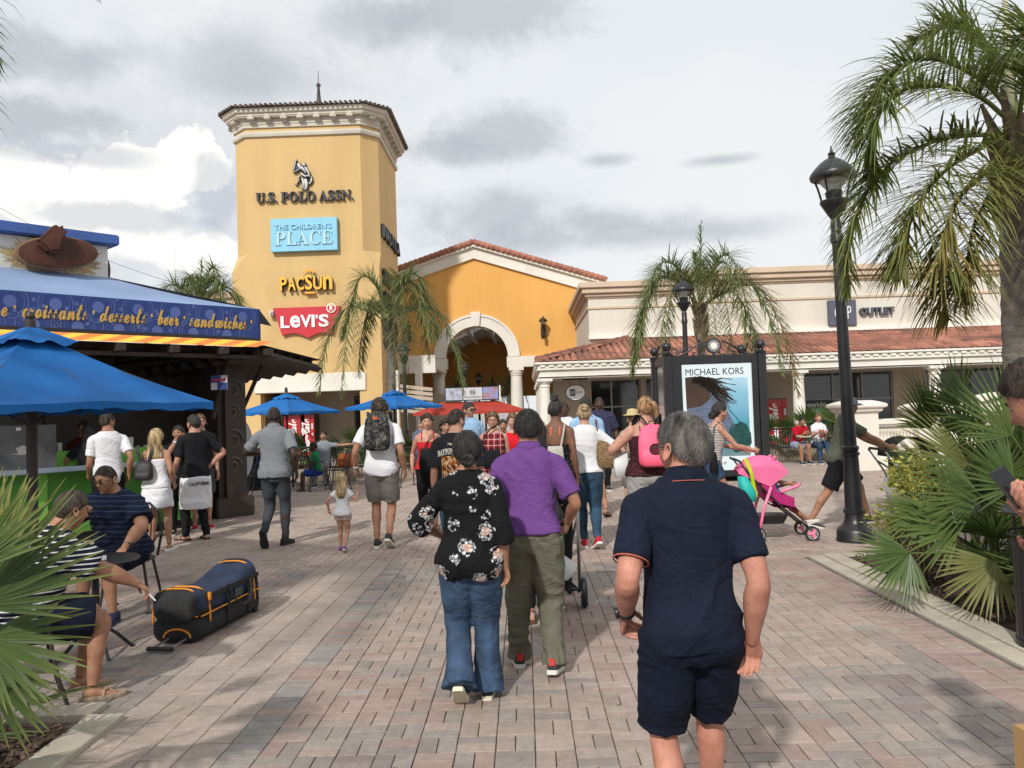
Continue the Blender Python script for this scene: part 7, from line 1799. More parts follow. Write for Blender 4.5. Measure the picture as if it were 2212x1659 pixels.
def nvor(nt, vec, s, feat='F1', out='Distance', rnd=1.0):
 x = nt.nodes.new('ShaderNodeTexVoronoi'); x.feature = feat; x.inputs['Scale'].default_value = s; x.inputs['Randomness'].default_value = rnd; nt.links.new(vec, x.inputs['Vector']); return x.outputs[out]
def floral(name, ground, c1, c2, s1=8.2, s2=44, th=.42, leafc=(.25, .28, .30)):
 m, nt, b, v = node_mat(name); mp = nt.nodes.new('ShaderNodeMapping'); mp.inputs['Scale'].default_value = (1, .12, 1); nt.links.new(v, mp.inputs['Vector']); v = mp.outputs[0]
 w = nt.nodes.new('ShaderNodeVectorMath'); w.operation = 'MULTIPLY_ADD'; nt.links.new(nnoise(nt, v, 26, 3, 'Color'), w.inputs[0]); w.inputs[1].default_value = (.05, .05, .05); nt.links.new(v, w.inputs[2]); v2 = w.outputs[0]
 d = nvor(nt, v2, s1, rnd=.75); cl = nm_(nt, 'LESS_THAN', d, th)
 edge = nvor(nt, v, s2, 'DISTANCE_TO_EDGE'); pet = nm_(nt, 'GREATER_THAN', edge, .07); cell = nvor(nt, v, s2, 'F1', 'Color'); sp = nt.nodes.new('ShaderNodeSeparateColor'); nt.links.new(cell, sp.inputs[0])
 inner = nm_(nt, 'LESS_THAN', d, th * .55); warm = nmix(nt, nm_(nt, 'MULTIPLY', sp.outputs[0], .55), c2, c1); cool = nmix(nt, sp.outputs[1], c1, leafc)
 flower = nmix(nt, inner, cool, warm); shade = nm_(nt, 'MULTIPLY_ADD', edge, 2.2, .55); mu = nt.nodes.new('ShaderNodeMix'); mu.data_type = 'RGBA'; mu.blend_type = 'MULTIPLY'; mu.inputs[0].default_value = 1; nt.links.new(flower, mu.inputs[6]); nt.links.new(shade, mu.inputs[7])
 keep = nm_(nt, 'MULTIPLY', cl, nm_(nt, 'MAXIMUM', nm_(nt, 'MULTIPLY', pet, nm_(nt, 'GREATER_THAN', sp.outputs[2], .22)), inner)); nt.links.new(nmix(nt, keep, ground, mu.outputs[2]), b.inputs['Base Color']); return m
def stripes(name, c1, c2, freq=30, duty=.35, axis='Z', wob=.0):
 m, nt, b, v = node_mat(name); s = nt.nodes.new('ShaderNodeSeparateXYZ'); nt.links.new(v, s.inputs[0]); z = s.outputs[axis]
 if wob: z = nm_(nt, 'MULTIPLY_ADD', nnoise(nt, v, 3), wob, z)
 f = nm_(nt, 'LESS_THAN', nm_(nt, 'FRACT', nm_(nt, 'MULTIPLY', z, freq)), duty); nt.links.new(nmix(nt, f, c1, c2), b.inputs['Base Color']); return m
def plaid(name):
 m, nt, b, v = node_mat(name); s = nt.nodes.new('ShaderNodeSeparateXYZ'); nt.links.new(v, s.inputs[0]); c = None
 def band(o, fr, du, ph=0): return nm_(nt, 'LESS_THAN', nm_(nt, 'FRACT', nm_(nt, 'MULTIPLY_ADD', o, fr, ph)), du)
 c = nmix(nt, nm_(nt, 'MULTIPLY', band(s.outputs['X'], 12, .4), .6), (.33, .022, .028), (.03, .012, .02)); c = nmix(nt, nm_(nt, 'MULTIPLY', band(s.outputs['Z'], 12, .4), .6), c, (.03, .012, .02))
 c = nmix(nt, band(s.outputs['X'], 12, .07, .3), c, (.55, .45, .42)); c = nmix(nt, band(s.outputs['Z'], 12, .07, .3), c, (.55, .45, .42)); nt.links.new(c, b.inputs['Base Color']); return m
def speckle(name, g, c, s=70, th=.22, c3=None):
 m, nt, b, v = node_mat(name); d = nvor(nt, v, s); k = nm_(nt, 'LESS_THAN', d, th); out = nmix(nt, k, g, c)
 if c3: out = nmix(nt, nm_(nt, 'LESS_THAN', nvor(nt, v, s * .53), th * .8), out, c3)
 nt.links.new(out, b.inputs['Base Color']); return m
def camo(name, cs, s=14):
 m, nt, b, v = node_mat(name, .8); cr = nt.nodes.new('ShaderNodeValToRGB'); cr.color_ramp.interpolation = 'CONSTANT'; nt.links.new(nnoise(nt, v, s, 2), cr.inputs[0]); e = cr.color_ramp.elements
 e[0].color = (*cs[0], 1); e[0].position = 0; e[1].color = (*cs[-1], 1); e[1].position = .62
 for i, c in enumerate(cs[1:-1]): q = e.new(.42 + .20 * (i) / max(1, len(cs) - 2)); q.color = (*c, 1)
 nt.links.new(cr.outputs[0], b.inputs['Base Color']); return m
m_floral = floral('floral_black', (.007, .007, .008), (.56, .55, .55), (.58, .36, .28)); m_purple = cloth('purple_pique', (.145, .058, .225), .12, scale=3, alt=(.12, .046, .19), weave=420)
m_olive = cloth('olive_cotton', (.135, .13, .095), .18, scale=4, alt=(.10, .098, .072), dirt=.15); m_heather = cloth('heather_grey', (.175, .185, .20), .08, scale=60)
m_graph = cloth('charcoal_jean', (.045, .05, .058), .2); m_short_gr = cloth('grey_shorts', (.15, .14, .125), .12); m_coral = cloth('coral_piping', (.45, .12, .075), .05)
m_legg = cloth('black_leggings', (.012, .012, .013), .1, bump=.05)
# ---- the man in navy, nearest of all
YN = 3.1; X = at(1487, 1200, YN).x; HN = at(1480, 873, YN).z
P1, B1 = person('person in navy polo with coral piping and navy shorts, largest figure seen from behind', X, YN, R(1), HN, 'pink', .0065, ('short', h_grey), [
 ('shirt', m_navy, dict(hem=.85, sleeve=.74, grow=.010, flare=.014, sgrow=.012, fold=.008, name='polo_shirt')), ('collar', m_navy, dict(tip=m_coral)), ('shorts', m_navy2, dict(upto=.50, grow=.020, top=.98, fold=.009))],
 shoes=('shoe', m_shoek, m_rub), facing=True, fat=1.03, arm=1.10, feet=[(-.10, -.16, .16, .6, .1), (.11, .25, .10, -.2, .1)], pelvis=(-.0, 0, -.02), head=(R(34), R(4)), twist=R(-2), seed=3, headk=1.12, neck=-.026,
 hands=[(-.240, .05, .945), (.222, -.03, .865)], curl=.85, hair_kw=dict(thick=.010, strands=6500, front=.55, side=.02, back=-.50, rough=.003), handrot=[dict(palm=(.75, -.35, 0), curl=1.05, thumb=.9), dict(palm=(-.35, -.9, 0), curl=.8, thumb=.7)])
glasses(B1, P1, (.008, .010, .022), (.01, .008, .008, .9));
b = MB()
for i in (0,):
 sg = 1; S, E = B1.sh[0], B1.el[0]
for i in (0,):
 S, E = B1.sh[i], B1.el[i]; C = S.lerp(E, .742); d = (E - S).normalized(); u = d.orthogonal().normalized(); v = d.cross(u); r = .066
 b = MB(); b.tube([(C + d * .004 + (u * math.cos(a) + v * math.sin(a)) * r) for a in [2 * PI * q / 24 for q in range(25)]], .0032, 5); b.v = [tuple(Vector(p) * B1.k) for p in b.v]; b.build('sleeve_piping', m_coral, P1)
def watch(B, par, i, m=None, fc=(.02, .02, .02)):
 W, E = B.wr[i], B.el[i]; d = (W - E).normalized(); C = W - d * .028; u = Vector((-1 if i == 0 else 1, -.2, 0)); u = (u - d * u.dot(d)).normalized(); v = d.cross(u); b = MB(); r = .0315 * (.9 if B.fem else 1)
 b.loft([[C + d * h + (u * math.cos(a) + v * math.sin(a) * .92) * rr for a in [2 * PI * q / 24 for q in range(24)]] for h, rr in ((-.011, r), (-.011, r + .004), (.011, r + .004), (.011, r))], cap=False); w = put(b, 'watch_strap', m or m_rubk, par, B)
 b = MB(); b.loft([[C + u * (r + o) + (d * math.cos(a) + v * math.sin(a)) * rr for a in [2 * PI * q / 20 for q in range(20)]] for o, rr in ((.0, .020), (.004, .023), (.012, .022), (.013, .018))]); put(b, 'watch_case', mat('watch_case', (.03, .03, .032), .3, .1, metal=.4), w, B, angle=40)
watch(B1, P1, 0)
# ---- woman in the floral blouse
X, Y, H = spot(1037, 1512, 1015, 930)
P2, B2 = person('person with low black bun in black blouse printed with pale flowers and flared jeans', X - .03, Y, R(2), H, 'tan', .007, ('lowbun', h_black), [
 ('shirt', m_floral, dict(hem=.795, sleeve=1.30, grow=.018, flare=.022, sgrow=.020, cuff=1.9, fold=.009, name='blouse')), ('trousers', m_denim, dict(radii=[.125, .115, .088, .082, .086, .112], fold=.008, drop=.04))],
 shoes=('shoe', m_shoek, mat('sole_cream', (.60, .56, .42), .7)), fem=True, fat=1.16, feet=[(-.09, -.14, .17, .62, -.05), (.085, .06, .085, 0, .08)], head=(R(2), R(-6)), hands=[(-.20, .20, 1.04), (.225, -.02, .86)], elbow=[(-1.2, -.6, -.3), (.25, -1, 0)], seed=5, curl=.6,
 hair_kw=dict(thick=.016, strands=6000, front=.55, side=-.15, back=-.62, rough=.003), handrot=[None, dict(palm=(-.7, -.5, 0), curl=.55)])
# ---- man in the purple polo
X, Y, H = spot(1158, 1452, 1133, 891)
P3, B3 = person('person in purple polo shirt and creased olive trousers beside the floral blouse', X, Y, R(-3), H + .02, 'tan', .007, ('short', h_black), [
 ('shirt', m_purple, dict(hem=.93, sleeve=.84, grow=.012, flare=.016, sgrow=.020, fold=.009, name='polo_shirt')), ('collar', m_purple), ('trousers', m_olive, dict(radii=[.130, .118, .090, .078, .070, .078], fold=.012, drop=.035, top=1.0))],
 shoes=('shoe', mat('shoe_charcoal', (.045, .04, .042), .8), m_rub, mat('heel_red', (.50, .02, .02), .6)), fat=1.02, feet=[(-.12, .16, .085, 0, .15), (.12, -.06, .10, .18, .12)], head=(R(6), R(8)), hands=[(-.22, .12, .92), (.245, .12, .97)], seed=8,
 elbow=[(-.4, -1, 0), (.55, -1, 0)], hair_kw=dict(thick=.017, strands=6000, front=.5, side=-.12, back=-.55, rough=.004))
b = MB()
for sg in (1,):
 for z in (.905, .892): b.tube([B3.TS(Vector((x, -.136, z))) for x in (.045, .085, .125)], .0022, 5)
put(b, 'pocket_welt', m_olive, P3, B3)
# ---- person in the rally T-shirt
X, Y, H = spotY(985, 8.5, 881)
P4, B4 = person('person in black T-shirt with beach bike rally print and red sunglasses pushed back', X, Y, R(-8), H, 'olive', .009, ('short', h_buzz), [
 ('shirt', m_blackc, dict(hem=.86, sleeve=.85, grow=.022, flare=.018, sgrow=.026)), ('trousers', m_denim2, {})], shoes=('shoe', m_shoek, m_rub), fat=1.22, feet=WALK_R, head=(R(-38), R(6)), seed=11, hair_kw=dict(thick=.006, strands=900, side=-.05, back=-.45))
glasses(B4, P4, (.45, .02, .02), None, 'sunglasses', up=.022, back=False)
def shirt_print(B, par, s, w, h, zc, m, yb=-.20, bold=.01, arch=.0, x0=0, depth=.003):
 tb = text_mb(s, w, h, depth, bold); out = []
 for (x, y, z) in tb.v: xx = x - w / 2; out.append(Vector((xx + x0, y, z + zc - arch * (xx / (w / 2)) ** 2)))
 return tb, out
def back_y(B, z, x, grow):
 r = B.ring(z, grow); c = [p for p in r if p.y < B.TS((0, 0, z)).y + .01]; best = min(c, key=lambda p: abs(p.x - x));
 cs = sorted(c, key=lambda p: p.x)
 for a, b_ in zip(cs[:-1], cs[1:]):
  if a.x <= x <= b_.x: q = (x - a.x) / max(1e-6, b_.x - a.x); return a.y + (b_.y - a.y) * q
 return best.y
def on_back(B, tb, pts, grow): tb.v = [tuple(Vector((p.x, back_y(B, p.z, p.x, grow) + p.y - .0, p.z))) for p in pts]; return tb
m_print = mat('print_cream', (.55, .52, .45), .8, .1, 20)
g_ = .040
tb, pts = shirt_print(B4, P4, serif('DAYTONA BEACH'), .36, .062, 1.285, m_print, arch=.030); put(on_back(B4, tb, pts, g_), 'lettering', m_print, P4, B4, False)
tb, pts = shirt_print(B4, P4, serif('77th Annual'), .13, .022, 1.375, m_print); put(on_back(B4, tb, pts, g_), 'lettering', m_print, P4, B4, False)
b = MB(); vs = []; NX = 10
for j in range(9):
 for i in range(NX + 1): x = -.135 + .27 * i / NX; z = 1.03 + .235 * j / 8; vs.append((x, back_y(B4, z, x, g_), z))
b.add(vs, [(j * (NX + 1) + i, j * (NX + 1) + i + 1, (j + 1) * (NX + 1) + i + 1, (j + 1) * (NX + 1) + i) for j in range(8) for i in range(NX)]); put(b, 'print', camo('sunset_print', [(.02, .012, .01), (.16, .045, .012), (.33, .13, .03), (.50, .36, .22), (.07, .03, .02)], 18), P4, B4)
# ---- man in grey polo shirt
X, Y, H = spot(598, 1180, 606, 877)
person('person in heather grey polo and slim charcoal trousers walking with one heel raised', X, Y, R(1), H, 'dark', .010, ('short', h_buzz), [('shirt', m_heather, dict(hem=.86, sleeve=.80, grow=.018, flare=.022, sgrow=.020, name='polo_shirt')), ('collar', m_heather), ('trousers', m_graph, dict(grow=.004, fold=.006, drop=.0))],
 shoes=('shoe', m_shoek, m_rubk), feet=[(-.10, -.18, .20, 1.05, .02), (.08, .10, .085, 0, .25)], hands=[(-.21, .22, 1.15), (.27, -.03, .93)], elbow=[(-1, -1, 0), (.4, -1, 0)], fat=1.02, seed=14, hair_kw=dict(thick=.005), curl=.4)
# ---- father with camouflage backpack and the small girl
X5, Y5, H = spot(828, 1182, 820, 860)
P6, B6 = person('person in white T-shirt and grey shorts leading a small girl by the hand', X5, Y5, 0, H, 'tan', .010, ('curly', h_dark), [('shirt', m_whitec, dict(hem=.84, sleeve=.72, grow=.016, flare=.020, sgrow=.02)), ('shorts', m_short_gr, dict(upto=.47, grow=.026))],
 shoes=('shoe', m_shoek, m_rub), feet=[(-.07, .0, .085, 0, .05), (.10, -.16, .15, .5, .1)], hands=[(-.30, .0, .93), (.27, .02, .90)], head=(R(3), 0), seed=17, hair_kw=dict(thick=.018, back=-.62))
watch(B6, P6, 0, m_silver)
def backpack(label, X, Y, z, yaw, w, h, d, m, m2, straps=None, name='backpack', pocket=True, trim=None):
 t = thing(name, label, 'backpack', (X, Y, z), yaw)
 b = MB(); rings = []
 for u, ww, dd in ((0, .62, .62), (.04, .86, .86), (.12, .97, 1), (.35, 1, 1.02), (.6, .97, .92), (.8, .86, .74), (.92, .66, .52), (.985, .36, .3), (1.0, .1, .12)): rings.append(sring((0, -d * .5 * dd, u * h), w / 2 * ww, d / 2 * dd, None, 24, 3))
 b.loft(rings); b.build('main_body', m, t, smooth=True, angle=60)
 if pocket:
  b = MB(); rings = []
  for u, ww, dd in ((.02, .6, .6), (.06, .80, .95), (.2, .86, 1.1), (.40, .84, .9), (.46, .7, .3)): rings.append(sring((0, -d * .72 - d * .12 * dd, u * h), w / 2 * ww, d * .30 * dd, None, 20, 3))
  b.loft(rings); b.build('front_pocket', m2, t, smooth=True, angle=60)
 b = MB(); b.tube([(w * .40 * math.cos(a), -d * .93 + d * .18 * math.sin(a), h * .36 + h * .42 * math.sin(a)) for a in [PI * q / 16 for q in range(17)]], .004, 5); b.build('zip', trim or m_black, t)
 b = MB(); b.tube([(-.03, -.02, h * .97), (-.03, -.02, h * 1.06), (.03, -.02, h * 1.06), (.03, -.02, h * .97)], .007, 6); b.build('grab_handle', m_black, t)
 if straps:
  for sg in (-1, 1):
   b = MB(); P = [Vector((sg * x, y, zz)) for x, y, zz in straps]; b.tube(bez(P, 14), straps_w.get(name, .022), 6, flat=.3); b.build('shoulder_strap', m2, t)
 return t
straps_w = {}
m_camo = camo('camouflage', [(.010, .010, .011), (.05, .05, .045), (.015, .015, .016), (.12, .115, .10), (.03, .03, .028)], 13)
bp = backpack('black and grey camouflage backpack on the white T-shirt', X5, Y5 - .145, 1.14 * B6.k, 0, .33, .50, .17, m_camo, m_camo, [(.10, -.02, .38), (.13, .02, .46), (.135, .12, .485), (.13, .24, .42), (.13, .27, .28)])
b = MB(); b.loft([sring((0, -.165 - .02, .40), .035, .006, None, 12), sring((0, -.165 - .02, .43), .03, .006, None, 12)]); b.build('badge', mat('badge_orange', (.55, .10, .03), .5), bp)
b = MB(); b.tube([(-.15, -.05, .42), (-.155, -.10, .34), (-.15, -.12, .30)], .005, 5); b.build('reflective_trim', m_silver, bp)
X, Y, Hc = spot(742, 1193, 740, 1028)
kg = Hc / 1.75
hx, hz = (at(778, 1040, Y).x - X) / kg, (at(778, 1040, Y).z) / kg
P7, B7 = person('small girl in white T-shirt and flowered shorts reaching up to hold a hand', X, Y + .02, R(-4), Hc, 'fair', .008, ('long', h_blond), [('shirt', m_whitec, dict(hem=.84, sleeve=.5, grow=.020, flare=.02, sgrow=.02)), ('shorts', floral('girl_shorts', (.42, .36, .28), (.5, .12, .12), (.2, .3, .2), 16, 60, .4), dict(upto=.24, grow=.028))],
 shoes=('shoe', mat('shoe_violet', (.20, .05, .22), .7), m_rub), feet=[(-.09, .05, .085, 0, 0), (.06, -.12, .13, .4, 0)], hands=[(-.34, .02, .98), (.36, .02, 1.42)], elbow=[(-.6, -1, 0), (1, -.2, -1)], child=True, seed=19, hair_kw=dict(thick=.02), fem=True)
# ---- facing people in the middle distance
X, Y, H = spotY(922, 12.1, 893)
P8, B8 = person('person with short curly dark hair in a red frilled camisole walking towards the viewer', X, Y, PI + R(6), H, 'fair', .011, ('curly', h_dark), [('tank', cloth('red_satin', (.50, .022, .03), .1), dict(hem=.92, top=1.33, strapr=.008, strapx=.09, flare=.03)), ('leggings', m_legg, dict(upto=.72))],
 shoes=('sandal', m_shoek, mat('sandal_brown', (.12, .06, .03), .7)), barefoot=True, facing=True, fem=True, fat=1.08, feet=WALK_L, hands=[(-.26, .02, .88), (.24, .05, .95)], seed=22, hair_kw=dict(thick=.016, front=.55), face_kw=dict(lip=(.32, .10, .09)))
b = MB(); b.tube([B8.TS(Vector((.125 * math.cos(a), .10 * math.sin(a) + .02, 1.325))) for a in [PI * q / 14 for q in range(15)]], .013, 6); put(b, 'beaded_trim', mat('beads', (.22, .17, .06), .5, .5, 60), P8, B8)
def shoulder_bag(label, X, Y, z, yaw, w, h, d, m, strap, ms=None, cat='handbag', name='shoulder_bag', group=None):
 t = thing(name, label, cat, (X, Y, z), yaw, group); b = MB(); rings = []
 for u, ww, dd in ((0, .78, .7), (.05, .94, .95), (.4, 1, 1.05), (.8, .92, .8), (.97, .86, .5), (1, .8, .3)): rings.append(sring((0, 0, u * h), w / 2 * ww, d / 2 * dd, None, 20, 3.2))
 b.loft(rings); b.build('bag_body', m, t, smooth=True, angle=50)
 b = MB(); b.tube(bez([Vector(p) for p in strap], 16), .010, 6, flat=.4); b.build('strap', ms or m, t); return t
c, s_ = math.cos(PI), math.sin(PI)
shoulder_bag('bulging black bag carried in front of the red camisole', X + .10, Y - .22, .86, 0, .42, .34, .2, m_blackc, [(-.15, 0, .3), (-.05, .1, .5), (.1, .15, .62)])
X, Y, H = spotY(1064, 11.6, 889)
P9, B9 = person('person in red plaid sleeveless shirt and glasses walking towards the viewer', X, Y, PI - R(4), H, 'fair', .011, ('short', h_brown), [('tank', plaid('red_plaid'), dict(hem=.80, top=1.45, strapless=True, flare=.02)), ('leggings', m_legg, {})], shoes=('shoe', m_shoek, m_rub), facing=True, fem=True, fat=1.15, feet=WALK_R, seed=24, hair_kw=dict(thick=.022, front=.6, side=-.3), face_kw=dict(lip=(.34, .12, .10)))
glasses(B9, P9, (.03, .02, .02))
shoulder_bag('black cross-body bag hanging over the red plaid shirt', X - .02, Y - .20, .93, 0, .26, .24, .1, m_blackc, [(-.12, 0, .2), (-.12, .02, .36), (-.02, .08, .52), (.14, .12, .60)])
X, Y, H = spotY(1012, 14.0, 868)
P10, B10 = person('person in pale blue shirt and dark sunglasses looking sideways below the arch', X, Y, PI + R(25), H, 'olive', .013, ('short', h_black), [('shirt', cloth('light_blue', (.27, .42, .60), .06), {}), ('collar', MATS['light_blue']), ('trousers', m_graph, {})], shoes=('shoe', m_shoek, m_rubk), facing=True, seed=26, head=(R(25), 0))
glasses(B10, P10, (.01, .01, .01), (.01, .01, .01))
X, Y, H = spotY(962, 13.2, 905)
person('person with dark curls in white-dotted navy top half hidden by the rally T-shirt', X, Y, PI + R(20), H, 'olive', .013, ('curly', h_dark), [('shirt', speckle('polka', (.01, .012, .03), (.6, .6, .6), 38, .28), {}), ('trousers', m_graph, {})], shoes=('shoe', m_shoek, m_rub), facing=True, fem=True, seed=27, hair_kw=dict(thick=.03, back=-.8))
X, Y, H = spotY(1108, 12.8, 893)
person('person in plain bright red dress behind the purple polo shirt', X, Y, PI - R(20), H, 'fair', .013, ('short', h_brown), [('tank', cloth('red_dress', (.55, .012, .022), .06), dict(hem=.80, top=1.44, strapless=True)), ('skirt', MATS['red_dress'], dict(hem=.55))], shoes=('shoe', m_shoek, m_rub), facing=True, fem=True, seed=28, hair_kw=dict(thick=.024, front=.6, side=-.3))
X, Y, H = spotY(1086, 14.6, 905)
P_, B_ = person('person in black T-shirt with cream chest lettering behind the plaid shirt', X, Y, PI, H, 'tan', .014, ('short', h_black), [('shirt', m_blackc, {}), ('shorts', m_graph, {})], shoes=('shoe', m_shoek, m_rub), facing=True, seed=29)
tb = text_mb('TRAIN', .26, .055, .004, .02); tb.v = [(-(x - .13), .145 - y, z + 1.36) for x, y, z in tb.v]; put(tb, 'lettering', m_print, P_, B_, False)
X, Y, H = spotY(911, 18.5, 905)
person('distant person in grey cap beyond the curly haired woman', X, Y, PI, H, 'fair', .016, ('short', hair_mat((.2, .2, .2), (.3, .3, .3))), [('shirt', cloth('dusty_blue', (.10, .13, .18), .1), {}), ('trousers', m_graph, {})], shoes=('shoe', m_shoek, m_rub), facing=True, seed=30)
# ---- long haired woman behind the purple polo, pushing a pushchair
X, Y, H = spotY(1176, 6.5, 903)
P12, B12 = person('person with long black hair and dark tee pushing a pushchair behind the purple polo', X - .08, Y, R(-3), H, 'fair', .009, ('long', h_black), [('shirt', cloth('dark_slate', (.035, .035, .038), .15), dict(hem=.9, sleeve=.8, grow=.018)), ('leggings', m_legg, dict(drop=-.03))],
 shoes=('sandal', mat('strap_teal', (.25, .40, .42), .6), mat('sandal_brown', (.12, .06, .03))), barefoot=True, fem=True, fat=1.15, feet=[(-.09, .2, .10, -.1, .1), (.06, -.14, .15, .55, .1)], hands=[(-.2, .42, 1.02), (.2, .42, 1.02)], seed=31, hair_kw=dict(thick=.018, strands=1200))
def pushchair(label, X, Y, yaw):
 t = thing('pushchair', label, 'pushchair', (X, Y, 0), yaw); m = mat('steel_tube', (.42, .42, .43), .3, .1, metal=.7); mf = cloth('pushchair_black', (.014, .014, .016), .1); mw = m_rubk
 for sx in (-1, 1):
  b = MB(); b.tube([(sx * .26, -.42, 1.0), (sx * .27, -.22, .70), (sx * .28, -.02, .16)], .014, 8); b.tube([(sx * .27, -.30, .84), (sx * .22, .30, .42), (sx * .20, .55, .12)], .014, 8); b.build('side_tube', m, t, smooth=True)
  for y, r in ((.0, .125), (.56, .09)):
   b = MB(); M = Matrix.Translation((sx * .315 if y == 0 else sx * .22, y, r)) @ Matrix.Rotation(PI / 2, 4, 'Y'); b.lathe([(r * .55, -.02), (r * .9, -.024), (r, -.012), (r, .012), (r * .9, .024), (r * .55, .02), (r * .2, .018), (r * .2, -.018)], n=26); xf(b, M); w = b.build('wheel', mw, t, smooth=True, angle=50)
   b = MB(); b.lathe([(.0, -.028), (r * .3, -.028), (r * .3, .028), (0, .028)], n=12); xf(b, M); b.build('hub', m, w)
 b = MB(); b.tube([(-.28, -.02, .16), (.28, -.02, .16)], .016, 8); b.tube([(-.28, .0, .13), (-.20, .0, .22), (.20, .0, .22), (.28, .0, .13)], .014, 6); b.build('axle', m_black, t)
 b = MB(); b.tube([(-.26, -.42, 1.0), (-.14, -.46, 1.03), (.14, -.46, 1.03), (.26, -.42, 1.0)], .018, 8); b.build('handle', m_rubk, t)
 b = MB(); b.loft([sring((0, .10, .34), .20, .20, None, 20, 4), sring((0, .06, .46), .23, .24, None, 20, 4), sring((0, -.02, .75), .24, .20, None, 20, 4), sring((0, -.10, .98), .22, .14, None, 20, 3)]); b.build('seat', mf, t, smooth=True)
 b = MB(); b.loft([[Vector((x, -.02 + .30 * math.cos(a) * 1.0, .92 + .26 * math.sin(a))) for a in [PI * q / 12 for q in range(13)]] for x in (-.24, -.12, 0, .12, .24)], cap=False, closed=False); b.build('canopy', mf, t, smooth=True)
 b = MB(); b.loft([sring((0, .05, .17), .18, .22, None, 16, 4), sring((0, .03, .30), .22, .26, None, 16, 4)], cap=True); b.build('basket', mf, t); return t
xs_ = at(1218, 1200, 7.3).x
pushchair('dark pushchair with steel tubes, one black wheel showing beside the olive trousers', xs_ - .16, 7.15, 0)
t = thing('plastic_bag', 'white plastic bag stuffed in the pushchair basket', 'bag', (xs_ - .03, 6.90, .30)); b = MB(); b.ball((0, 0, .08), .10, 12, 8, (1, .8, 1)); b.v = [tuple(Vector(p) * (1 + .18 * noise.noise(Vector(p) * 22))) for p in b.v]; b.build('bag_body', m_whitec, t, smooth=True)
q = at(1239, 1085, 6.95); t = thing('water_bottle', 'clear water bottle with blue label clipped to the pushchair handle', 'bottle', (q.x, 6.95, q.z - .1)); b = MB(); b.lathe([(.028, 0), (.032, .01), (.032, .12), (.03, .15), (.014, .18), (.013, .20)], n=14); b.build('bottle_body', mat('clear_plastic', (.55, .62, .66), .1, .05, alpha=.45), t, smooth=True); b = MB(); b.lathe([(.033, .08), (.033, .13)], n=14, cap=False); b.build('label', mat('bottle_label', (.12, .42, .55), .5, .6, 30, alt=(.6, .2, .08)), t); b = MB(); b.lathe([(.015, .195), (.015, .215)], n=12); b.build('cap', m_sgn_white, t); b = MB(); b.lathe([(.038, -.02), (.04, .06), (.036, .06), (.034, -.02)], n=14); b.build('holder', m_blackc, t)
# ---- women and men around the middle
X, Y, H = spotY(1200, 9.7, 861)
P13, B13 = person('person with high black bun and bare back crossed by a coral strap', X, Y, R(-12), H, 'brown', .010, ('topbun', h_black), [('tank', speckle('dark_sprig', (.010, .010, .013), (.35, .33, .33), 34, .16, (.4, .12, .1)), dict(hem=.90, top=1.24, strapmat=cloth('coral_strap', (.75, .14, .07), .05), strapx=.05, strapr=.007)), ('shorts', m_blackc, dict(upto=.3))],
 shoes=('sandal', m_shoek, m_rubk), barefoot=True, fem=True, fat=1.05, feet=WALK_L, seed=33, head=(R(-20), 0), hair_kw=dict(thick=.008))
shoulder_bag('pale patterned drawstring bag at the hip of the bare-backed woman', X - .03, Y - .2, 1.02, 0, .20, .26, .10, speckle('pale_sprig', (.42, .40, .36), (.15, .14, .13), 60, .25), [(.05, 0, .2), (.1, .04, .4), (.12, .1, .5)])
X, Y, H = spotY(1218, 14.6, 868)
person('person in white T-shirt facing the viewer between the high bun and the topknot', X, Y, PI - R(8), H, 'deep', .013, ('short', h_buzz), [('shirt', m_whitec, {}), ('trousers', m_graph, {})], shoes=('shoe', m_shoek, m_rub), facing=True, seed=34, hair_kw=dict(thick=.007), face_kw=dict(lip=(.12, .05, .045)))
X, Y, H = spot(1309, 1116, 1262, 858)
person('person in light blue shirt with one sandalled foot showing beside blue jeans', at(1270, 1000, Y).x, Y, R(-5), H, 'tan', .012, ('short', h_black), [('shirt', MATS['light_blue'], {}), ('shorts', m_short_gr, {})], shoes=('sandal', mat('strap_brown', (.10, .06, .04), .7), mat('sandal_brown', (.12, .06, .03))), barefoot=True, seed=35, feet=[(-.1, .1, .085, 0, .1), (.24, -.06, .12, .3, .3)])
X, Y, H = spot(1272, 1183, 1266, 872)
P14, B14 = person('person with blond-streaked topknot, white T-shirt, skinny jeans and red sneakers', X, Y, R(-2), H, 'fair', .009, ('bun', hair_mat((.06, .035, .02), (.42, .30, .16))), [('shirt', m_whitec, dict(hem=.92, sleeve=.80, grow=.014, flare=.006, sgrow=.020)), ('trousers', m_denim2, dict(grow=.003, radii=[.120, .106, .074, .070, .052, .044], drop=-.01, fold=.006))],
 shoes=('shoe', mat('shoe_red', (.42, .01, .03), .8), m_rub), fem=True, fat=1.16, feet=[(-.05, .05, .085, 0, .05), (.10, -.16, .13, .45, -.25)], hands=[(-.24, .1, .95), (.22, .18, 1.10)], elbow=[(-.5, -1, 0), (1, -.8, 0)], seed=36, hair_kw=dict(thick=.012, back=-.45))
m_tote = speckle('leopard', (.24, .16, .085), (.06, .035, .018), 46, .33, (.13, .08, .04))
shoulder_bag('brown spotted tote bag under the arm of the white T-shirt', X + .25, Y - .05, .96, R(8), .26, .34, .14, m_tote, [(-.04, 0, .32), (-.10, .0, .46), (-.10, .06, .60), (-.03, .10, .42), (.03, .06, .32)], mat('tote_strap', (.12, .03, .025), .6), 'handbag', 'tote_bag')
X, Y, H = spot(1322, 1059, 1297, 857)
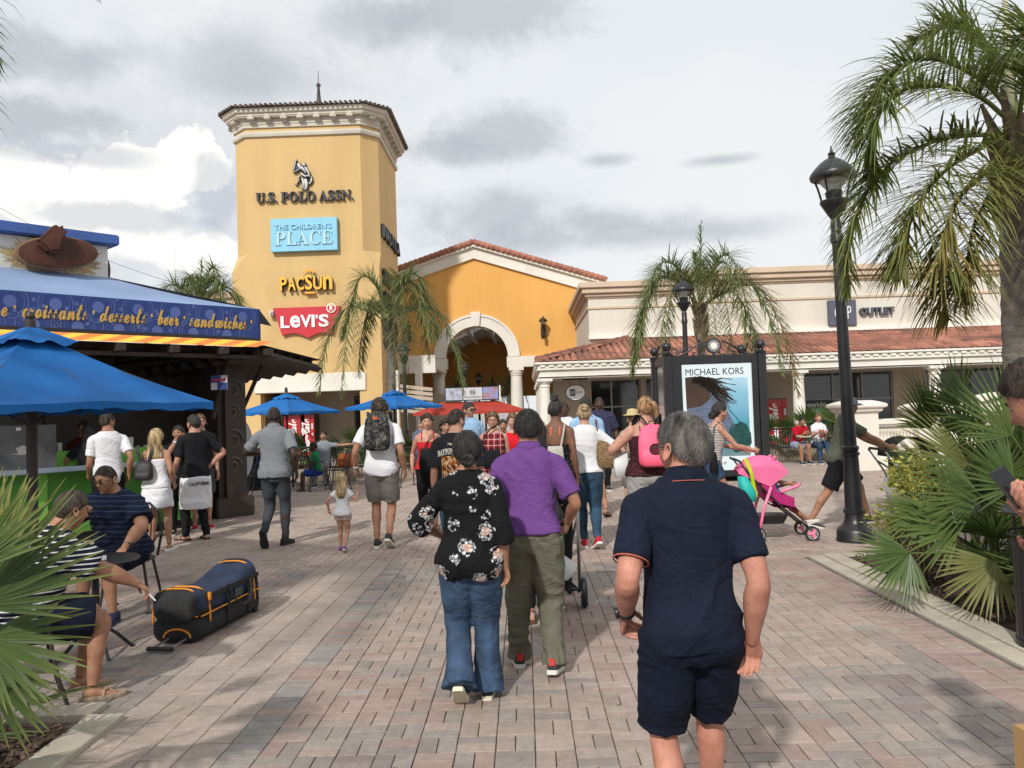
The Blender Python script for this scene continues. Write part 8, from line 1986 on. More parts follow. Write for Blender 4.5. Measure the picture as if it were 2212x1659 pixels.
person('tall broad person in navy micro-print shirt facing the viewer under the oval sign', X - .2, Y, PI + R(4), H, 'deep', .013, ('short', h_buzz), [('shirt', speckle('navy_print', (.022, .026, .062), (.10, .10, .15), 60, .3), dict(hem=.80, sleeve=.85, grow=.02, sgrow=.028)), ('collar', MATS['navy_cloth']), ('trousers', m_legg, dict(grow=.012))], shoes=('shoe', m_shoek, m_rub), facing=True, fat=1.28, arm=1.2, seed=37, hands=[(-.33, .06, .90), (.33, .06, .90)], hair_kw=dict(thick=.006), face_kw=dict(lip=(.12, .05, .045)))
X, Y, H = spotY(1394, 9.1, 856)
m_pinkbag = mat('neon_pink', (.90, .12, .22), .6, .06, 4)
P18, B18 = person('person with messy ponytail in thin-strapped dark top wearing a bright pink backpack', X, Y, R(4), H, 'fair', .009, ('pony', hair_mat((.08, .04, .02), (.36, .20, .09))), [('tank', speckle('wine_sprig', (.035, .010, .014), (.14, .03, .04), 40, .3), dict(hem=.92, top=1.34, strapmat=m_blackc, strapx=.09, strapr=.005)), ('shorts', cloth('pale_grey', (.30, .29, .28), .08), dict(grow=.03))],
 shoes=('shoe', m_shoek, m_rub), fem=True, fat=1.32, arm=1.25, hands=[(-.22, .24, 1.13), (.22, .24, 1.1)], elbow=[(-1, -.6, -.2), (1, -.6, -.2)], head=(R(12), R(4)), seed=38, hair_kw=dict(thick=.014, strands=600))
backpack('bright pink backpack with black padded straps', X + .03, Y - .155, 1.05, R(3), .33, .46, .15, m_pinkbag, m_pinkbag, None, 'pink_backpack', True, mat('pink_zip', (.75, .08, .16), .5))
t = thing('backpack_straps', 'black padded straps of the bright pink backpack', 'straps', (X + .02, Y - .155, 1.05), R(3))
for sg in (-1, 1): b = MB(); b.tube(bez([Vector(p) for p in ((sg * .015, -.035, .41), (sg * .07, -.01, .50), (sg * .115, .07, .55), (sg * .14, .16, .50), (sg * .15, .2, .4))], 12), .026, 8, flat=.35); b.build('strap', m_blackc, t, smooth=True)
t = thing('shopping_bag', 'white plastic shopping bag hanging from the forearm of the pink backpack wearer', 'bag', (X - .28, Y + .10, .86)); b = MB(); b.loft([sring((0, 0, .06), .07, .05, None, 16, 4), sring((0, 0, .2), .085, .05, None, 16, 4), sring((0, 0, .34), .075, .02, None, 16, 4)]); b.build('bag_body', mat('bag_white', (.62, .62, .62), .5), t, smooth=True); b = MB(); b.tube([(-.06, 0, .33), (-.03, 0, .46), (.03, 0, .46), (.06, 0, .33)], .005, 5); b.build('bag_handle', MATS['bag_white'], t)
X, Y, H = spotY(1366, 12.5, 878)
Ph, Bh = person('person in woven straw hat half hidden by the pink backpack wearer', X, Y, R(20), H - .06, 'fair', .014, ('short', h_brown), [('shirt', cloth('sand_shirt', (.30, .25, .18), .1), {}), ('shorts', m_short_gr, {})], shoes=('shoe', m_shoek, m_rub), seed=40)
b = MB(); b.lathe([(.16, HC + .055), (.15, HC + .065), (.095, HC + .075), (.09, HC + .12), (.07, HC + .155), (.0, HC + .165)], (0, .01, 0), 20); put(b, 'straw_hat', mat('straw_hat', (.48, .38, .18), .8, .2, 40), Ph, Bh)
# ---- woman in striped top pushing the pink pushchair
X, Y, H = spotY(1530, 10.7, 866)
P19, B19 = person('person in black and white striped top and denim shorts reaching to the pink pushchair', X, Y, -PI / 2 - R(-12), H, 'fair', .009, ('lowbun', h_black), [('tank', stripes('thin_stripes', (.60, .58, .52), (.02, .02, .02), 48, .45), dict(hem=.95, top=1.40, strapr=.016, strapx=.09, flare=.01)), ('shorts', m_denim, dict(upto=.22, grow=.018))], shoes=('shoe', m_shoek, m_rub), fem=True, lean=.22, feet=WALK_R, hands=[(-.14, .52, 1.10), (.14, .52, 1.10)], elbow=[(-.5, -.3, -1), (.5, -.3, -1)], seed=41, hair_kw=dict(thick=.015))
shoulder_bag('small black cross-body bag on the denim shorts', X - .02, Y - .24, .84, R(-70), .12, .26, .08, m_blackc, [(0, 0, .25), (-.03, .02, .42), (-.06, .08, .58)])
def pink_pushchair():
 X, Y = at(1690, 1100, 10.4).x, 10.45; t = thing('pushchair', 'bright pink pushchair with hood, magenta seat and pink-spoked wheels', 'pushchair', (X, Y, 0), -PI / 2 - R(4))
 mp = mat('pram_pink', (.72, .14, .30), .6, .06, 5, .2, 60); mg = mat('pram_magenta', (.38, .012, .13), .7, .12, 5, .2, 60); mt = mat('pram_tube', (.85, .22, .38), .35, .05)
 for sx in (-1, 1):
  b = MB(); b.tube([(sx * .22, -.52, .98), (sx * .23, -.40, .80), (sx * .235, -.05, .42), (sx * .225, .30, .12)], .012, 8); b.build('frame_tube', m_black, t, smooth=True)
  b = MB(); b.tube([(sx * .235, -.16, .66), (sx * .24, -.26, .40), (sx * .24, -.32, .12)], .020, 8); b.build('rear_leg', mt, t, smooth=True)
  for y, r, dbl in ((-.34, .088, 1), (.30, .088, 1)):
   for off in (0, .045):
    M = Matrix.Translation((sx * (.225 + off * .6 + .015), y + .0, r)) @ Matrix.Rotation(PI / 2, 4, 'Y')
    b = MB(); b.lathe([(r * .72, -.014), (r, -.014), (r, .014), (r * .72, .014), (r * .72, -.014)], n=26, cap=False); xf(b, M); w = b.build('wheel', m_rubk, t, smooth=True, angle=50)
    b = MB(); b.lathe([(r * .70, -.012), (r * .74, -.015), (r * .74, .015), (r * .70, .012)], n=24, cap=False); xf(b, M); b.build('rim', m_sgn_white, w)
    b = MB(); b.lathe([(0, -.012), (.02, -.012), (.02, .012), (0, .012)], n=12)
    for q in range(3): a = q * 2 * PI / 3 + .5; Mq = Matrix.Rotation(a, 4, 'Z'); b.box(0, r * .70, -.014, .014, -.009, .009, Mq)
    xf(b, M); b.build('spokes', mt, w)
 b = MB(); b.loft([[Vector((x, y, z)) for x in (-.20, -.1, 0, .1, .20)] for y, z in ((-.30, .86), (-.26, .72), (-.18, .52), (-.10, .44), (.12, .42), (.18, .34))], cap=False, closed=False); b.loft([[Vector((x, y - .03, z - .03)) for x in (-.20, -.1, 0, .1, .20)] for y, z in ((-.30, .86), (-.26, .72), (-.18, .52), (-.10, .44), (.12, .42), (.18, .34))], cap=False, closed=False)
 for sx in (-1, 1): b.add([(sx * .20, -.33, .86), (sx * .20, -.20, .50), (sx * .20, .12, .40), (sx * .20, .12, .52), (sx * .20, -.08, .60), (sx * .20, -.16, .86)], [(0, 1, 2, 3, 4, 5)])
 b.build('seat', mg, t, smooth=False)
 b = MB(); b.loft([[Vector((.205 * math.sin(th), -.24 + .31 * math.cos(ph), .80 + .24 * math.sin(ph) * (math.cos(th) * .55 + .45))) for th in [(-90 + 180 * q / 14) * PI / 180 for q in range(15)]] for ph in [R(165 - 150 * j / 12) for j in range(13)]], cap=False, closed=False)
 for sx in (-1, 1): b.add([(sx * .205, -.24 + .31 * math.cos(ph), .80 + .24 * math.sin(ph) * .45) for ph in [R(165 - 150 * j / 8) for j in range(9)]] + [(sx * .215, -.16, .66)], [list(range(10))])
 b.build('hood', mp, t, smooth=True)
 for sx in (-1, 1): b = MB(); b.loft([[Vector((sx * .13 + .035 * math.cos(a), -.10, .99 + .04 * math.sin(a))) for a in [2 * PI * q / 10 for q in range(10)]], [Vector((sx * .13 + .02 * math.cos(a), -.07, 1.02 + .02 * math.sin(a))) for a in [2 * PI * q / 10 for q in range(10)]]]); b.build('hood_ear', mp, t)
 b = MB(); b.tube([(-.22, -.05, .60), (-.20, .16, .66), (0, .24, .67), (.20, .16, .66), (.22, -.05, .60)], .022, 8); b.build('bumper_bar', mt, t, smooth=True)
 b = MB(); b.loft([sring((0, -.14, .20), .17, .15, None, 16, 4), sring((0, -.12, .30), .20, .18, None, 16, 4)]); b.build('basket', m_black, t)
 b = MB(); b.tube([(-.22, -.52, .98), (-.22, -.56, 1.0), (-.1, -.58, 1.01)], .016, 6); b.tube([(.22, -.52, .98), (.22, -.56, 1.0), (.1, -.58, 1.01)], .016, 6); b.build('handle', m_rubk, t)
 tb_ = thing('changing_bag', 'turquoise and lime bag slung behind the pink pushchair', 'bag', (at(1612, 1070, 10.4).x, 10.2, .50)); b = MB(); b.loft([sring((0, 0, 0), .06, .10, None, 16, 3), sring((-.04, 0, .12), .09, .12, None, 16, 3), sring((-.09, 0, .3), .05, .10, None, 16, 3)]); b.build('bag_body', mat('turquoise', (.02, .42, .38), .6), tb_, smooth=True)
 b = MB(); b.tube([(.06, -.02, .05), (.0, -.08, .35), (-.06, -.06, .52)], .022, 6, flat=.3); b.build('strap', mat('lime', (.50, .62, .02), .5), tb_)
 k = .98 / 1.75
 person('small child with bare legs sitting in the pink pushchair', X + .0, Y, -PI / 2 - R(4), .98, 'tan', .009, ('short', h_dark), [('shirt', cloth('child_top', (.06, .22, .55), .1), dict(hem=.9)), ('shorts', m_denim, dict(upto=.30))], shoes=('shoe', m_rub, m_rub), child=True, lean=-.35, pelvis=(0, -.10, -.02 ), z0=0.0,
  feet=[(-.12, .52, .36, -.3, 0), (.12, .58, .40, -.3, 0)], hands=[(-.12, .30, 1.18), (.12, .30, 1.18)], seed=43)
pink_pushchair()
# ---- man in the olive T-shirt and cap pushing something behind the palmettos
X, Y, H = spotY(1806, 11.2, 842)
P21, B21 = person('person in grey cap, olive T-shirt and black shorts pushing forward behind the tallest lamp', X, Y, -PI / 2 - R(4), H, 'tan', .009, None, [('shirt', cloth('olive_tee', (.085, .095, .065), .12), dict(hem=.86, sleeve=.72, grow=.018)), ('shorts', m_blackc, dict(upto=.47, grow=.03))], shoes=('shoe', mat('shoe_slate', (.05, .05, .055), .8), m_rub), facing=True, lean=.24,
 feet=[(-.10, .36, .11, -.15, .0), (.10, -.42, .11, .25, .0)], pelvis=(0, 0, -.06), hands=[(-.18, .55, 1.02), (.18, .55, 1.02)], elbow=[(-.5, -.6, -1), (.5, -.6, -1)], head=(R(-62), 0), seed=45)
def cap_on(B, par, m):
 b = MB(); T = lambda p: B.hc + B.headR @ (Vector(p)); nu, nv = 28, 12; pts = []
 for i in range(nv + 1):
  th = R(18 + 72 * i / nv)
  for k_ in range(nu): a = 2 * PI * k_ / nu; pts.append(T(head_pt((math.cos(th) * math.sin(a), math.cos(th) * math.cos(a), math.sin(th)), .016)))
 b.add(pts, [(i * nu + k_, i * nu + (k_ + 1) % nu, (i + 1) * nu + (k_ + 1) % nu, (i + 1) * nu + k_) for i in range(nv) for k_ in range(nu)]); c = put(b, 'cap', m, par, B)
 b = MB(); rings = []
 for y, z in ((.095, .042), (.13, .040), (.165, .030), (.18, .020)):
  w = .072 * math.sqrt(max(.05, 1 - ((y - .095) / .092) ** 2)); rings.append([T((w * s, y, z - .012 * s * s)) for s in (-1, -.5, 0, .5, 1)] + [T((w * s, y, z - .012 * s * s - .004)) for s in (1, .5, 0, -.5, -1)])
 b.loft(rings); put(b, 'visor', m, c, B)
cap_on(B21, P21, cloth('grey_cap', (.16, .18, .21), .1))
pc = pushchair('grey pushchair with a white cover, half hidden by the yellow shrub', X + .95, Y + .05, -PI / 2); b = MB(); b.loft([sring((0, .05, .20), .24, .3, None, 16, 4), sring((0, .0, .62), .27, .3, None, 16, 4)]); b.build('cover', m_whitec, pc, smooth=True)
# ---- seated couple by the kiosk
def seated(label, X, Y, yaw, skin, hair, top, bottom, lean, hands, seed, fem=False, H=1.72, feet=None, **kw):
 return person(label, X, Y, yaw, H, skin, kw.pop('vox', .013), hair, [top, bottom], shoes=kw.pop('shoes', ('shoe', cloth('shoe_navy', (.02, .03, .07), .1), m_rub)), facing=True, fem=fem, lean=lean, pelvis=(0, 0, -.37), feet=feet or [(-.13, .42, .085, 0, .1), (.13, .46, .085, 0, .1)], hands=hands, seed=seed, **kw)
yb = 22.75
seated('person in red polo bending forward to eat on the black bench', at(1722, 960, yb).x, yb, PI + R(10), 'tan', ('short', h_black), ('shirt', cloth('red_polo', (.42, .008, .02), .08), dict(name='polo_shirt')), ('shorts', cloth('pale_blue', (.26, .32, .44), .06), dict(upto=.42)), .50, [(-.08, .50, .83), (.08, .50, .83)], 50)
seated('person in glasses and white T-shirt holding a bright cup on the black bench', at(1770, 960, yb).x, yb + .08, PI, 'fair', ('short', h_brown), ('shirt', m_whitec, {}), ('trousers', m_denim, {}), .12, [(-.12, .38, .85), (.12, .40, .86)], 51, True)
t = thing('drink_cup', 'tall red and green drink cup held against the white T-shirt', 'cup', (at(1774, 950, 22.4).x, 22.34, .70)); b = MB(); b.lathe([(.05, 0), (.07, .22)], n=16); b.build('cup_body', mat('cup_print2', (.45, .04, .04), .5, .6, 9, alt=(.02, .25, .12)), t, smooth=True); b = MB(); b.lathe([(.073, .22), (.073, .235)], n=16); b.build('lid', m_sgn_white, t)
t = thing('food_tray', 'white paper food tray on the knees of the red polo wearer', 'tray', (at(1737, 970, 22.3).x, 22.28, .74)); b = MB(); b.box(-.16, .16, -.10, .10, 0, .012); b.box(-.16, -.15, -.1, .1, 0, .05); b.box(.15, .16, -.1, .1, 0, .05); b.build('tray', m_sgn_white, t); b = MB()
for q in range(5): b.ball((-.1 + .05 * q, .02 * (q % 2), .035), .028, 8, 5)
b.build('food', mat('fried_food', (.40, .22, .08), .7, .3, 30), t)
# ---- bench and chair sitters at the patio
yb = 20.5
seated('bearded person in grey T-shirt with an arm stretched along the green bench', at(700, 1000, yb).x, yb, PI, 'tan', ('short', h_black), ('shirt', cloth('pale_slate', (.20, .22, .25), .08), {}), ('trousers', cloth('grey_sweats', (.2, .2, .2), .1), {}), -.05, [(-.72, -.05, 1.02), (.14, .35, .62)], 52, elbow=[(-.3, 0, -1), (1, -1, 0)])
cafe_chair('cafe chair under the boy in the green T-shirt', at(690, 1010, 19.2).x, 19.2, PI / 2 + R(20))
seated('boy in green T-shirt and blue shorts sitting sideways on a cafe chair', at(686, 1010, 19.2).x, 19.2, PI / 2 + R(20), 'deep', ('short', h_buzz), ('shirt', cloth('green_tee', (.02, .19, .07), .08), {}), ('shorts', cloth('royal_blue', (.02, .05, .32), .08), {}), .15, [(-.1, .4, .72), (.1, .4, .72)], 53, H=1.42, child=True, barefoot=True, shoes=None)
cafe_chair('cafe chair beside the slatted bin holding the person in navy', at(562, 1040, 18.3).x, 18.3, -R(60))
seated('person in navy with a bare strip of back, hidden by the grey polo', at(560, 1040, 18.3).x, 18.3, -R(55), 'fair', ('long', h_dark), ('shirt', cloth('navy_top', (.02, .025, .07), .1), dict(hem=1.0)), ('trousers', m_graph, {}), .25, [(-.1, .4, .72), (.1, .4, .72)], 54, True)
cafe_chair('cafe chair behind the father with the backpack', at(880, 1030, 19.5).x, 19.5, R(200)); cafe_chair('empty cafe chair beside the umbrella pole near the palm trunk', at(735, 1035, 19.6).x, 19.4, R(-60)); cafe_table('round cafe table between the boy and the navy sitter', at(630, 1010, 19.6).x, 19.7)
t = thing('orange_bag', 'orange bag on the green bench beside the bearded man', 'bag', (at(735, 985, 20.5).x + .15, 20.45, .46)); b = MB(); b.loft([sring((0, 0, 0), .20, .10, None, 16, 4), sring((0, 0, .15), .22, .11, None, 16, 3), sring((0, 0, .32), .16, .05, None, 16, 3)]); b.build('bag_body', mat('orange_vinyl', (.62, .14, .015), .5, .15, 6), t, smooth=True)
# ---- at the cafe
X, Y, H = spotY(232, 11.5, 889)
person('person in plain white T-shirt and dark cap waiting at the green counter', X, Y, R(38), H, 'tan', .010, ('short', h_buzz), [('shirt', m_whitec, dict(hem=.82, sleeve=.72)), ('shorts', m_blackc, {})], shoes=('shoe', m_shoek, m_rub), seed=60, head=(R(-60), 0), hands=[(-.2, .2, .95), (.24, -.04, .92)], hair_kw=dict(thick=.008))
X, Y, H = spotY(190, 12.3, 915)
P_, B_ = person('person with black hair in black T-shirt partly hidden behind the white T-shirt', X, Y, R(30), H, 'tan', .012, ('long', h_black), [('shirt', m_blackc, {}), ('trousers', m_blackc, {})], shoes=('shoe', m_shoek, m_rub), seed=61, fem=True, hands=[(-.2, .2, 1.0), (.2, .2, 1.0)], elbow=[(-1, -.5, 0), (1, -.5, 0)])
X, Y, H = spot(378, 1187, 330, 926)
P28, B28 = person('person with wavy blond hair in short white dress carrying a small black backpack', at(338, 1000, Y).x, Y, R(8), H, 'tan', .009, ('long', h_blond), [('tank', m_whitec, dict(hem=.9, top=1.31, strapmat=m_whitec, strapr=.004, strapx=.09)), ('skirt', m_whitec, dict(hem=.62, flare=.03))], shoes=('sandal', m_sgn_white, m_sgn_white), barefoot=True, fem=True, fat=1.05, feet=[(-.10, .06, .085, 0, .1), (.17, -.06, .085, 0, .2)], hands=[(-.1, .28, 1.12), (.24, .0, .95)], seed=62, hair_kw=dict(thick=.018, strands=500))
backpack('small black backpack on the short white dress', at(322, 1000, Y).x, Y - .12, .94, R(4), .24, .27, .11, m_rubk, m_rubk, [(.05, .0, .24), (.09, .0, .38), (.10, .04, .46), (.10, .12, .44)], 'small_backpack')
X, Y, H = spot(424, 1166, 414, 895)
P29, B29 = person('person in black T-shirt, hand on hip, white lettered towel round the waist', X, Y, R(48), H, 'fair', .009, ('short', h_black), [('shirt', m_blackc, dict(hem=.86, sleeve=.78, grow=.018)), ('trousers', m_blackc, dict(grow=.008))], shoes=('sandal', m_shoek, mat('sandal_dark', (.06, .035, .02), .7)), barefoot=True, seed=63, head=(R(14), 0), facing=True, hands=[(-.2, .2, .95), (.22, -.02, 1.02)], elbow=[(-.5, -1, 0), (1.4, -.6, 0)], feet=[(-.12, .06, .085, 0, .3), (.12, -.06, .085, 0, .2)])
b = MB(); rings = []
for q in range(9):
 z = .44 + .44 * q / 8; rings.append([Vector((v.x, v.y - .01, z)) for v in sring((0, 0, 0), .205 + .012 * (8 - q) / 8, .160, None, 26, 2.2)])
b.loft(rings); b.v = [tuple(Vector(p) * B29.k) for p in b.v]; tw = link('towel', finish(b, .012, True, [m_whitec], (.008, 'shirt', 4, 1.0)), P29)
tb = text_mb('CALIFORNIA', .30, .050, .004, .02);
def wrap(p): a = -PI / 2 + (p[0] - .17) / .20; return Vector(((.212 + (-p[1])) * math.cos(a), -.01 + (.170 - p[1]) * math.sin(a), .765 + p[2] - .25 * (p[0] - .15) ** 2))
tb.v = [tuple(wrap(p)) for p in tb.v]; put(tb, 'lettering', m_sgn_black, P29, B29, False)
X, Y, H = spotY(385, 12.5, 918)
P_, B_ = person('person in black holding a hand to the mouth behind the towel wearer', X, Y, PI + R(20), H, 'tan', .011, ('short', h_black), [('shirt', m_blackc, {}), ('trousers', m_blackc, {})], shoes=('shoe', m_shoek, m_rub), facing=True, seed=64, hands=[(-.2, .2, 1.0), (.03, .20, 1.50)], elbow=[(-1, -1, 0), (.6, .2, -1)], head=(R(-20), 0))
watch(B_, P_, 1, m_silver)
X, Y, H = spotY(456, 13.4, 893)
person('person in dark clothes beside the cocoa column with red and white socks', X - .05, Y - .35, PI + R(30), H, 'fair', .013, ('short', h_brown), [('shirt', m_blackc, {}), ('shorts', m_graph, {})], shoes=('shoe', mat('shoe_red', (.42, .01, .03)), m_rub), facing=True, seed=65)
pw = on_counter(-2.3, 1.5, 0); person('barista in dark cap and maroon shirt behind the green counter', pw.x, pw.y, PI + R(20), 1.76, 'tan', .014, ('short', h_black), [('shirt', cloth('maroon', (.08, .01, .012), .1), {}), ('trousers', m_blackc, {})], shoes=('shoe', m_shoek, m_rubk), facing=True, seed=66, hands=[(-.15, .3, 1.1), (.15, .3, 1.1)])
pw = on_counter(-6.1, 1.5, 0); Pb, Bb = person('barista in black cap at the display end of the cafe counter', pw.x, pw.y, PI + R(40), 1.80, 'tan', .014, ('short', h_black), [('shirt', m_blackc, {}), ('trousers', m_blackc, {})], shoes=('shoe', m_shoek, m_rubk), facing=True, seed=67, hands=[(-.15, .3, 1.1), (.15, .3, 1.1)]); cap_on(Bb, Pb, m_blackc)
# ---- the smokers at the small table
m_polo_s = stripes('navy_polo_stripes', (.008, .012, .030), (.030, .055, .105), 22, .16, wob=.05)
pg = gp(262, 1345); XS, YS = pg.x, pg.y + .42
cafe_chair('cafe chair of the smoker in the navy polo', XS - .15, YS + .08, R(10), 'black metal cafe chairs');
P24, B24 = person('seated smoker in tinted glasses, dark blue striped polo and navy shorts', XS - .16, YS, PI + R(-8), 1.76, 'tan', .008, ('short', h_buzz), [('shirt', m_polo_s, dict(hem=.86, sleeve=.80, grow=.02, sgrow=.028, name='polo_shirt')), ('collar', m_navy), ('shorts', m_navy2, dict(upto=.44, grow=.028))], shoes=('shoe', mat('shoe_blue', (.012, .02, .06), .7), mat('sole_blue', (.02, .03, .08), .7)), facing=True, fat=1.32, arm=1.2,
 lean=.38, pelvis=(0, 0, -.36), feet=[(-.16, .42, .085, 0, .15), (.10, .46, .085, 0, .1)], hands=[(-.34, .50, .66), (.14, .42, .96)], elbow=[(-1, -.6, 0), (.8, -.6, -.3)], head=(R(-8), R(12)), seed=70, hair_kw=dict(thick=.005, strands=500, side=-.02), handrot=[dict(palm=(.1, -.2, -1), dir=(.15, .6, -.6), curl=.35, thumb=.3), dict(palm=(-.3, .4, -.8), curl=.5)], face_kw=dict(lip=(.2, .08, .06)))
glasses(B24, P24, (.015, .012, .012), (.03, .012, .010, .85)); watch(B24, P24, 0, m_black)
XT, YT_ = at(165, 1200, 5.85).x, 5.85
cafe_table('small round cafe table between the two smokers', at(205, 1190, 6.15).x, 6.15, .31, .70)
t = thing('cigarette_pack', 'white cigarette packet lying on the smokers\' table', 'packet', (at(222, 1160, 6.15).x, 6.1, .703), R(25)); b = MB(); b.box(-.045, .045, -.028, .028, 0, .024); b.build('box', mat('pack_white', (.42, .43, .46), .5), t)
def cigarette(label, p, d):
 t = thing('cigarette', label, 'cigarette', tuple(p)); d = Vector(d).normalized(); b = MB(); b.tube([(0, 0, 0), d * .058], .004, 8); b.build('paper', m_sgn_white, t); b = MB(); b.tube([d * -.022, (0, 0, 0)], .0041, 8); b.build('filter', mat('filter_tan', (.5, .3, .12), .7), t)
def wpt(P, B, v): a = P.rotation_euler.z; q = Vector(v) * B.k; return Vector((P.location.x + q.x * math.cos(a) - q.y * math.sin(a), P.location.y + q.x * math.sin(a) + q.y * math.cos(a), q.z))
cigarette('cigarette between the fingers of the smoker in the navy polo', wpt(P24, B24, B24.wr[1]) + Vector((.02, -.12, .02)), (.6, -.2, -.35))
p5 = gp(150, 1432); X5_, Y5_ = at(48, 1200, 5.05).x, 5.05
cafe_chair('cafe chair of the striped shirt smoker beside the palmetto', X5_ - .0, Y5_ - .05, PI + R(-55))
m_bstr = stripes('breton_stripes', (.008, .009, .022), (.52, .52, .50), 34, .27)
P25, B25 = person('seated smoker in navy shirt with thin white stripes, half hidden by palmetto blades', X5_, Y5_, -R(52), 1.70, 'tan', .008, ('short', h_dark), [('shirt', m_bstr, dict(hem=.86, sleeve=.85, grow=.022, sgrow=.030)), ('shorts', m_navy2, dict(upto=.46, grow=.030))], shoes=('sandal', mat('strap_tan', (.30, .20, .13), .7), mat('sandal_pale', (.30, .22, .16), .7)), barefoot=True, facing=True, fat=1.30, arm=1.15,
 lean=.42, pelvis=(0, 0, -.36), feet=[(-.14, .34, .085, 0, .1), (.16, .36, .085, 0, .1)], hands=[(-.22, .42, .80), (.17, .72, .64)], elbow=[(-1, -.5, 0), (.9, -.4, -.2)], head=(R(15), R(10)), seed=72, handrot=[None, dict(palm=(-.2, .1, -1), dir=(-.1, .6, -.5), curl=.6)])
cigarette('cigarette in the hand of the striped shirt smoker', wpt(P25, B25, B25.wr[1]) + Vector((.07, .03, -.08)), (.5, .1, -.6))
# ---- duffel bag
def duffel():
 A = gp(435, 1390); Bq = gp(556, 1322); d = (Bq - A); L_ = d.length + .06; ang = math.atan2(d.y, d.x)
 W = .40; t = thing('duffel_bag', 'navy and black wheeled duffel bag with orange zips and towing handle', 'bag', (A.x, A.y, 0), ang)
 mn = mat('duffel_navy', (.018, .032, .075), .75, .25, 7, .4, 40, alt=(.012, .02, .05)); mk = mat('duffel_black', (.020, .020, .021), .8, .25, 30, .5, 90); mo = mat('duffel_orange', (.68, .25, .02), .6, .1)
 def sec(x, w, h, z0, n=24, arch=True):
  return [Vector((x, W / 2 + w / 2 * math.copysign(abs(math.cos(a)) ** .55, math.cos(a)), z0 + h / 2 + h / 2 * math.copysign(abs(math.sin(a)) ** .75, math.sin(a)))) for a in [2 * PI * k / n for k in range(n)]]
 b = MB(); b.loft([sec(x, W * w, .20, .0) for x, w in ((-.01, .8), (.0, .96), (.03, 1), (L_ * .5, 1.02), (L_ - .03, 1), (L_, .96), (L_ + .01, .8))]); b.build('base', mk, t, smooth=True, angle=50)
 prof = [(0, .94, .39), (.02, 1.0, .405), (.18, 1.0, .385), (.36, .97, .375), (.52, .95, .36), (.66, .96, .385), (.80, .99, .43), (.95, .98, .455), (.985, .9, .43), (1, .8, .38)]
 b = MB(); rings = []
 for u, w, h in prof: rings.append([Vector((p.x, p.y + .008 * noise.noise(Vector((u * 9, p.z * 12, 1))), p.z + .014 * noise.noise(Vector((u * 11, p.y * 9, 4))))) for p in sec(L_ * u, W * w, h - .17, .17)])
 b.loft(rings); b.build('main_compartment', mn, t, smooth=True, angle=60)
 def rim(x, s, z1, r, m, nm, a0=-.25, a1=PI + .25, dx=0):
  b = MB(); b.tube([(x + dx * math.sin(a), W / 2 + (W / 2 * s) * math.copysign(abs(math.cos(a)) ** .55, math.cos(a)), .15 + (z1 - .15) * math.copysign(abs(math.sin(a)) ** .75, math.sin(a)) * (1 if math.sin(a) > 0 else .3)) for a in [a0 + (a1 - a0) * k / 22 for k in range(23)]], r, 6, flat=.6); return b.build(nm, m, t, smooth=True)
 b = MB(); b.loft([sec(x, W * w, h - .16, .16) for x, w, h in ((-.035, .6, .33), (-.02, .88, .385), (.02, .99, .408), (.13, 1.012, .40), (.135, .98, .39))]); b.build('end_pocket', mk, t, smooth=True, angle=50)
 rim(.02, 1.02, .412, .010, mo, 'zip', -.1, PI * .75); rim(.135, 1.03, .405, .012, mo, 'zip', .35, PI + .1); rim(L_ * .90, 1.0, .458, .011, mo, 'zip', .4, PI + .2); rim(L_ * .95, .99, .462, .02, mk, 'end_trim')
 b = MB(); b.tube([(x, -.006 if 0 <= x <= L_ else 0, .205) for x in [L_ * k / 12 for k in range(13)]], .006, 6); b.tube([(-.012, .02, .205), (-.012, W - .02, .205)], .006, 6); b.build('piping', mo, t)
 for x in (L_ * .42, L_ * .78):
  b = MB(); b.box(x - .022, x + .022, -.012, -.004, .05, .36); b.build('web_strap', mk, t)
 b = MB(); b.box(L_ * .14, L_ * .96, -.010, -.003, .315, .352); b.build('web_strap', mk, t)
 b = MB(); b.tube(bez([Vector(p) for p in ((L_ * .42, -.015, .33), (L_ * .47, -.05, .22), (L_ * .60, -.06, .16), (L_ * .73, -.05, .22), (L_ * .78, -.015, .33))], 16), .018, 6, flat=.35); b.build('carry_handle', mk, t)
 b = MB(); b.box(L_ * .55, L_ * .66, -.012, -.004, .23, .29); b.build('label_patch', mat('patch_grey', (.05, .06, .055), .7), t)
 b = MB(); b.box(.12, .15, -.012, .004, .30, .36); b.build('zip_pull', mo, t)
 for y in (.12, .26): b = MB(); b.tube([(.0, y, .035), (-.24, y, .028)], .009, 8); b.build('tow_rail', mat('steel_tube', (.42, .42, .43)), t)
 b = MB(); b.tube([(-.25, .09, .028), (-.25, .29, .028)], .017, 8); b.build('tow_grip', m_rubk, t, smooth=True)
 b = MB(); b.tube([(-.012, .19 + .11 * math.cos(a), .045 + .065 * math.sin(a)) for a in [PI * k / 10 for k in range(11)]], .008, 6); b.build('handle_trim', mo, t)
 for y in (.03, W - .03): b = MB(); b.lathe([(0, -.012), (.04, -.012), (.04, .012), (0, .012)], n=16); xf(b, Matrix.Translation((L_ - .04, y, .035)) @ Matrix.Rotation(PI / 2, 4, 'X')); b.build('wheel', m_rubk, t)
duffel()
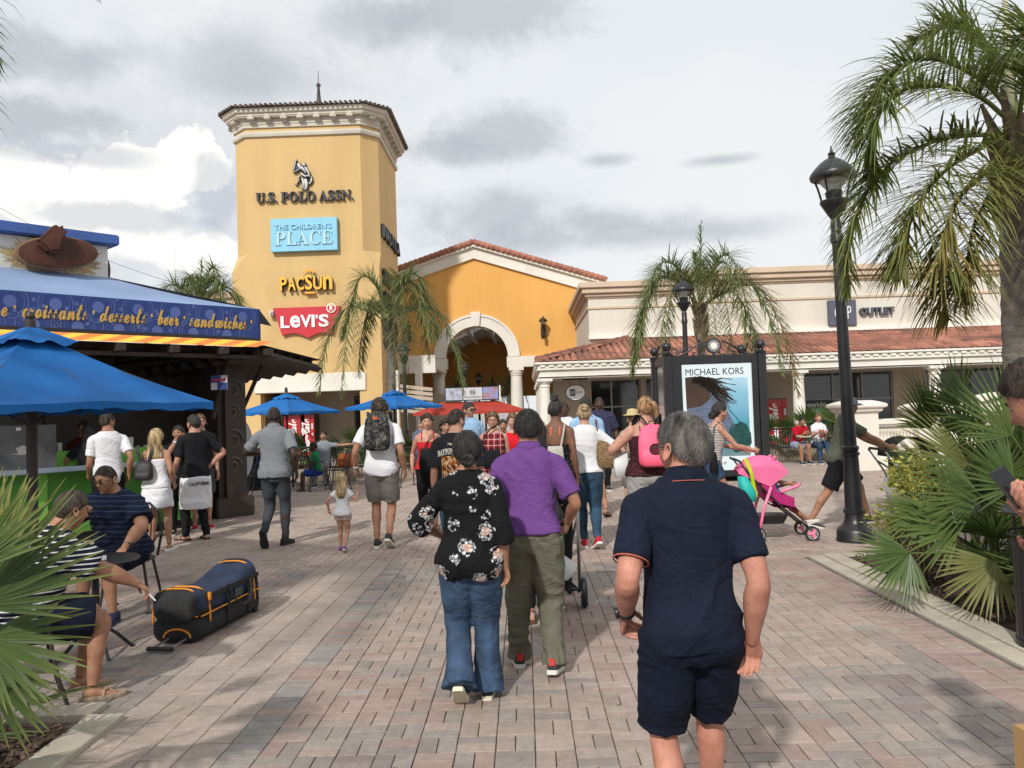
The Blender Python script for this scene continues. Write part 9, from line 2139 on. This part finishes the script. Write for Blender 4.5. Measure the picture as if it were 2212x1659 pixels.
# ---- person with the phone at the edge of the picture
YP = 2.62; XP = at(2395, 900, YP).x
qp = at(2182, 1052, YP - .15); HP = at(2235, 775, YP).z + .06; wl = Matrix.Rotation(-R(34), 3, 'Z') @ Vector((qp.x - XP, qp.y - YP + .1, qp.z)) * (1.75 / HP)
P23, B23 = person('person looking down at a phone before the palmettos, cut off by the picture edge', XP, YP - .1, R(34), at(2235, 775, YP).z + .06, 'pink', .0065, ('short', h_dark), [('shirt', m_whitec, dict(sleeve=.8)), ('trousers', m_denim2, {})], shoes=('shoe', m_shoek, m_rub), facing=True, seed=75, lean=.34, head=(R(4), R(26)),
 hands=[tuple(wl + Vector((.075, -.03, -.10))), (.12, .24, 1.10)], elbow=[(-.8, -.4, -1), (.8, -.4, -1)], hair_kw=dict(thick=.016, strands=3500, side=.0, back=-.40, rough=.005), handrot=[dict(palm=(-.15, -.35, 1), dir=(-.75, .15, .55), curl=.45), dict(palm=(-.8, 0, .5), curl=.5)])
q = at(2182, 1052, YP - .15); t = thing('phone', 'black smartphone held at the picture edge in front of palmetto leaves', 'phone', (q.x, q.y, q.z), 0); Mr = Matrix.Rotation(R(-28), 4, 'Y') @ Matrix.Rotation(R(-20), 4, 'X') @ Matrix.Rotation(R(20), 4, 'Z')
b = MB(); b.box(-.032, .032, -.004, .004, -.062, .062, Mr); b.build('case', m_black, t, bevel=.003); b = MB(); b.box(-.029, .029, -.0048, -.0041, -.056, .056, Mr); b.build('screen', mat('phone_screen', (.012, .013, .015), .08, .2), t)
fm = MB()
for k_, (dx, dz, r_, u_) in enumerate(((-.046, -.012, .0085, 0), (-.044, -.036, .0085, 0), (.040, -.020, .010, 1), (.036, -.048, .009, 1))):
 pass
t = thing('paper_bag', 'edge of a brown paper carrier bag low at the picture edge', 'bag', (at(2275, 1500, 2.6).x, 2.5, .52), R(6)); b = MB(); b.box(-.14, .2, -.08, .08, -.32, .18); b.build('bag_body', mat('kraft_paper', (.42, .25, .11), .8, .1, 4), t);
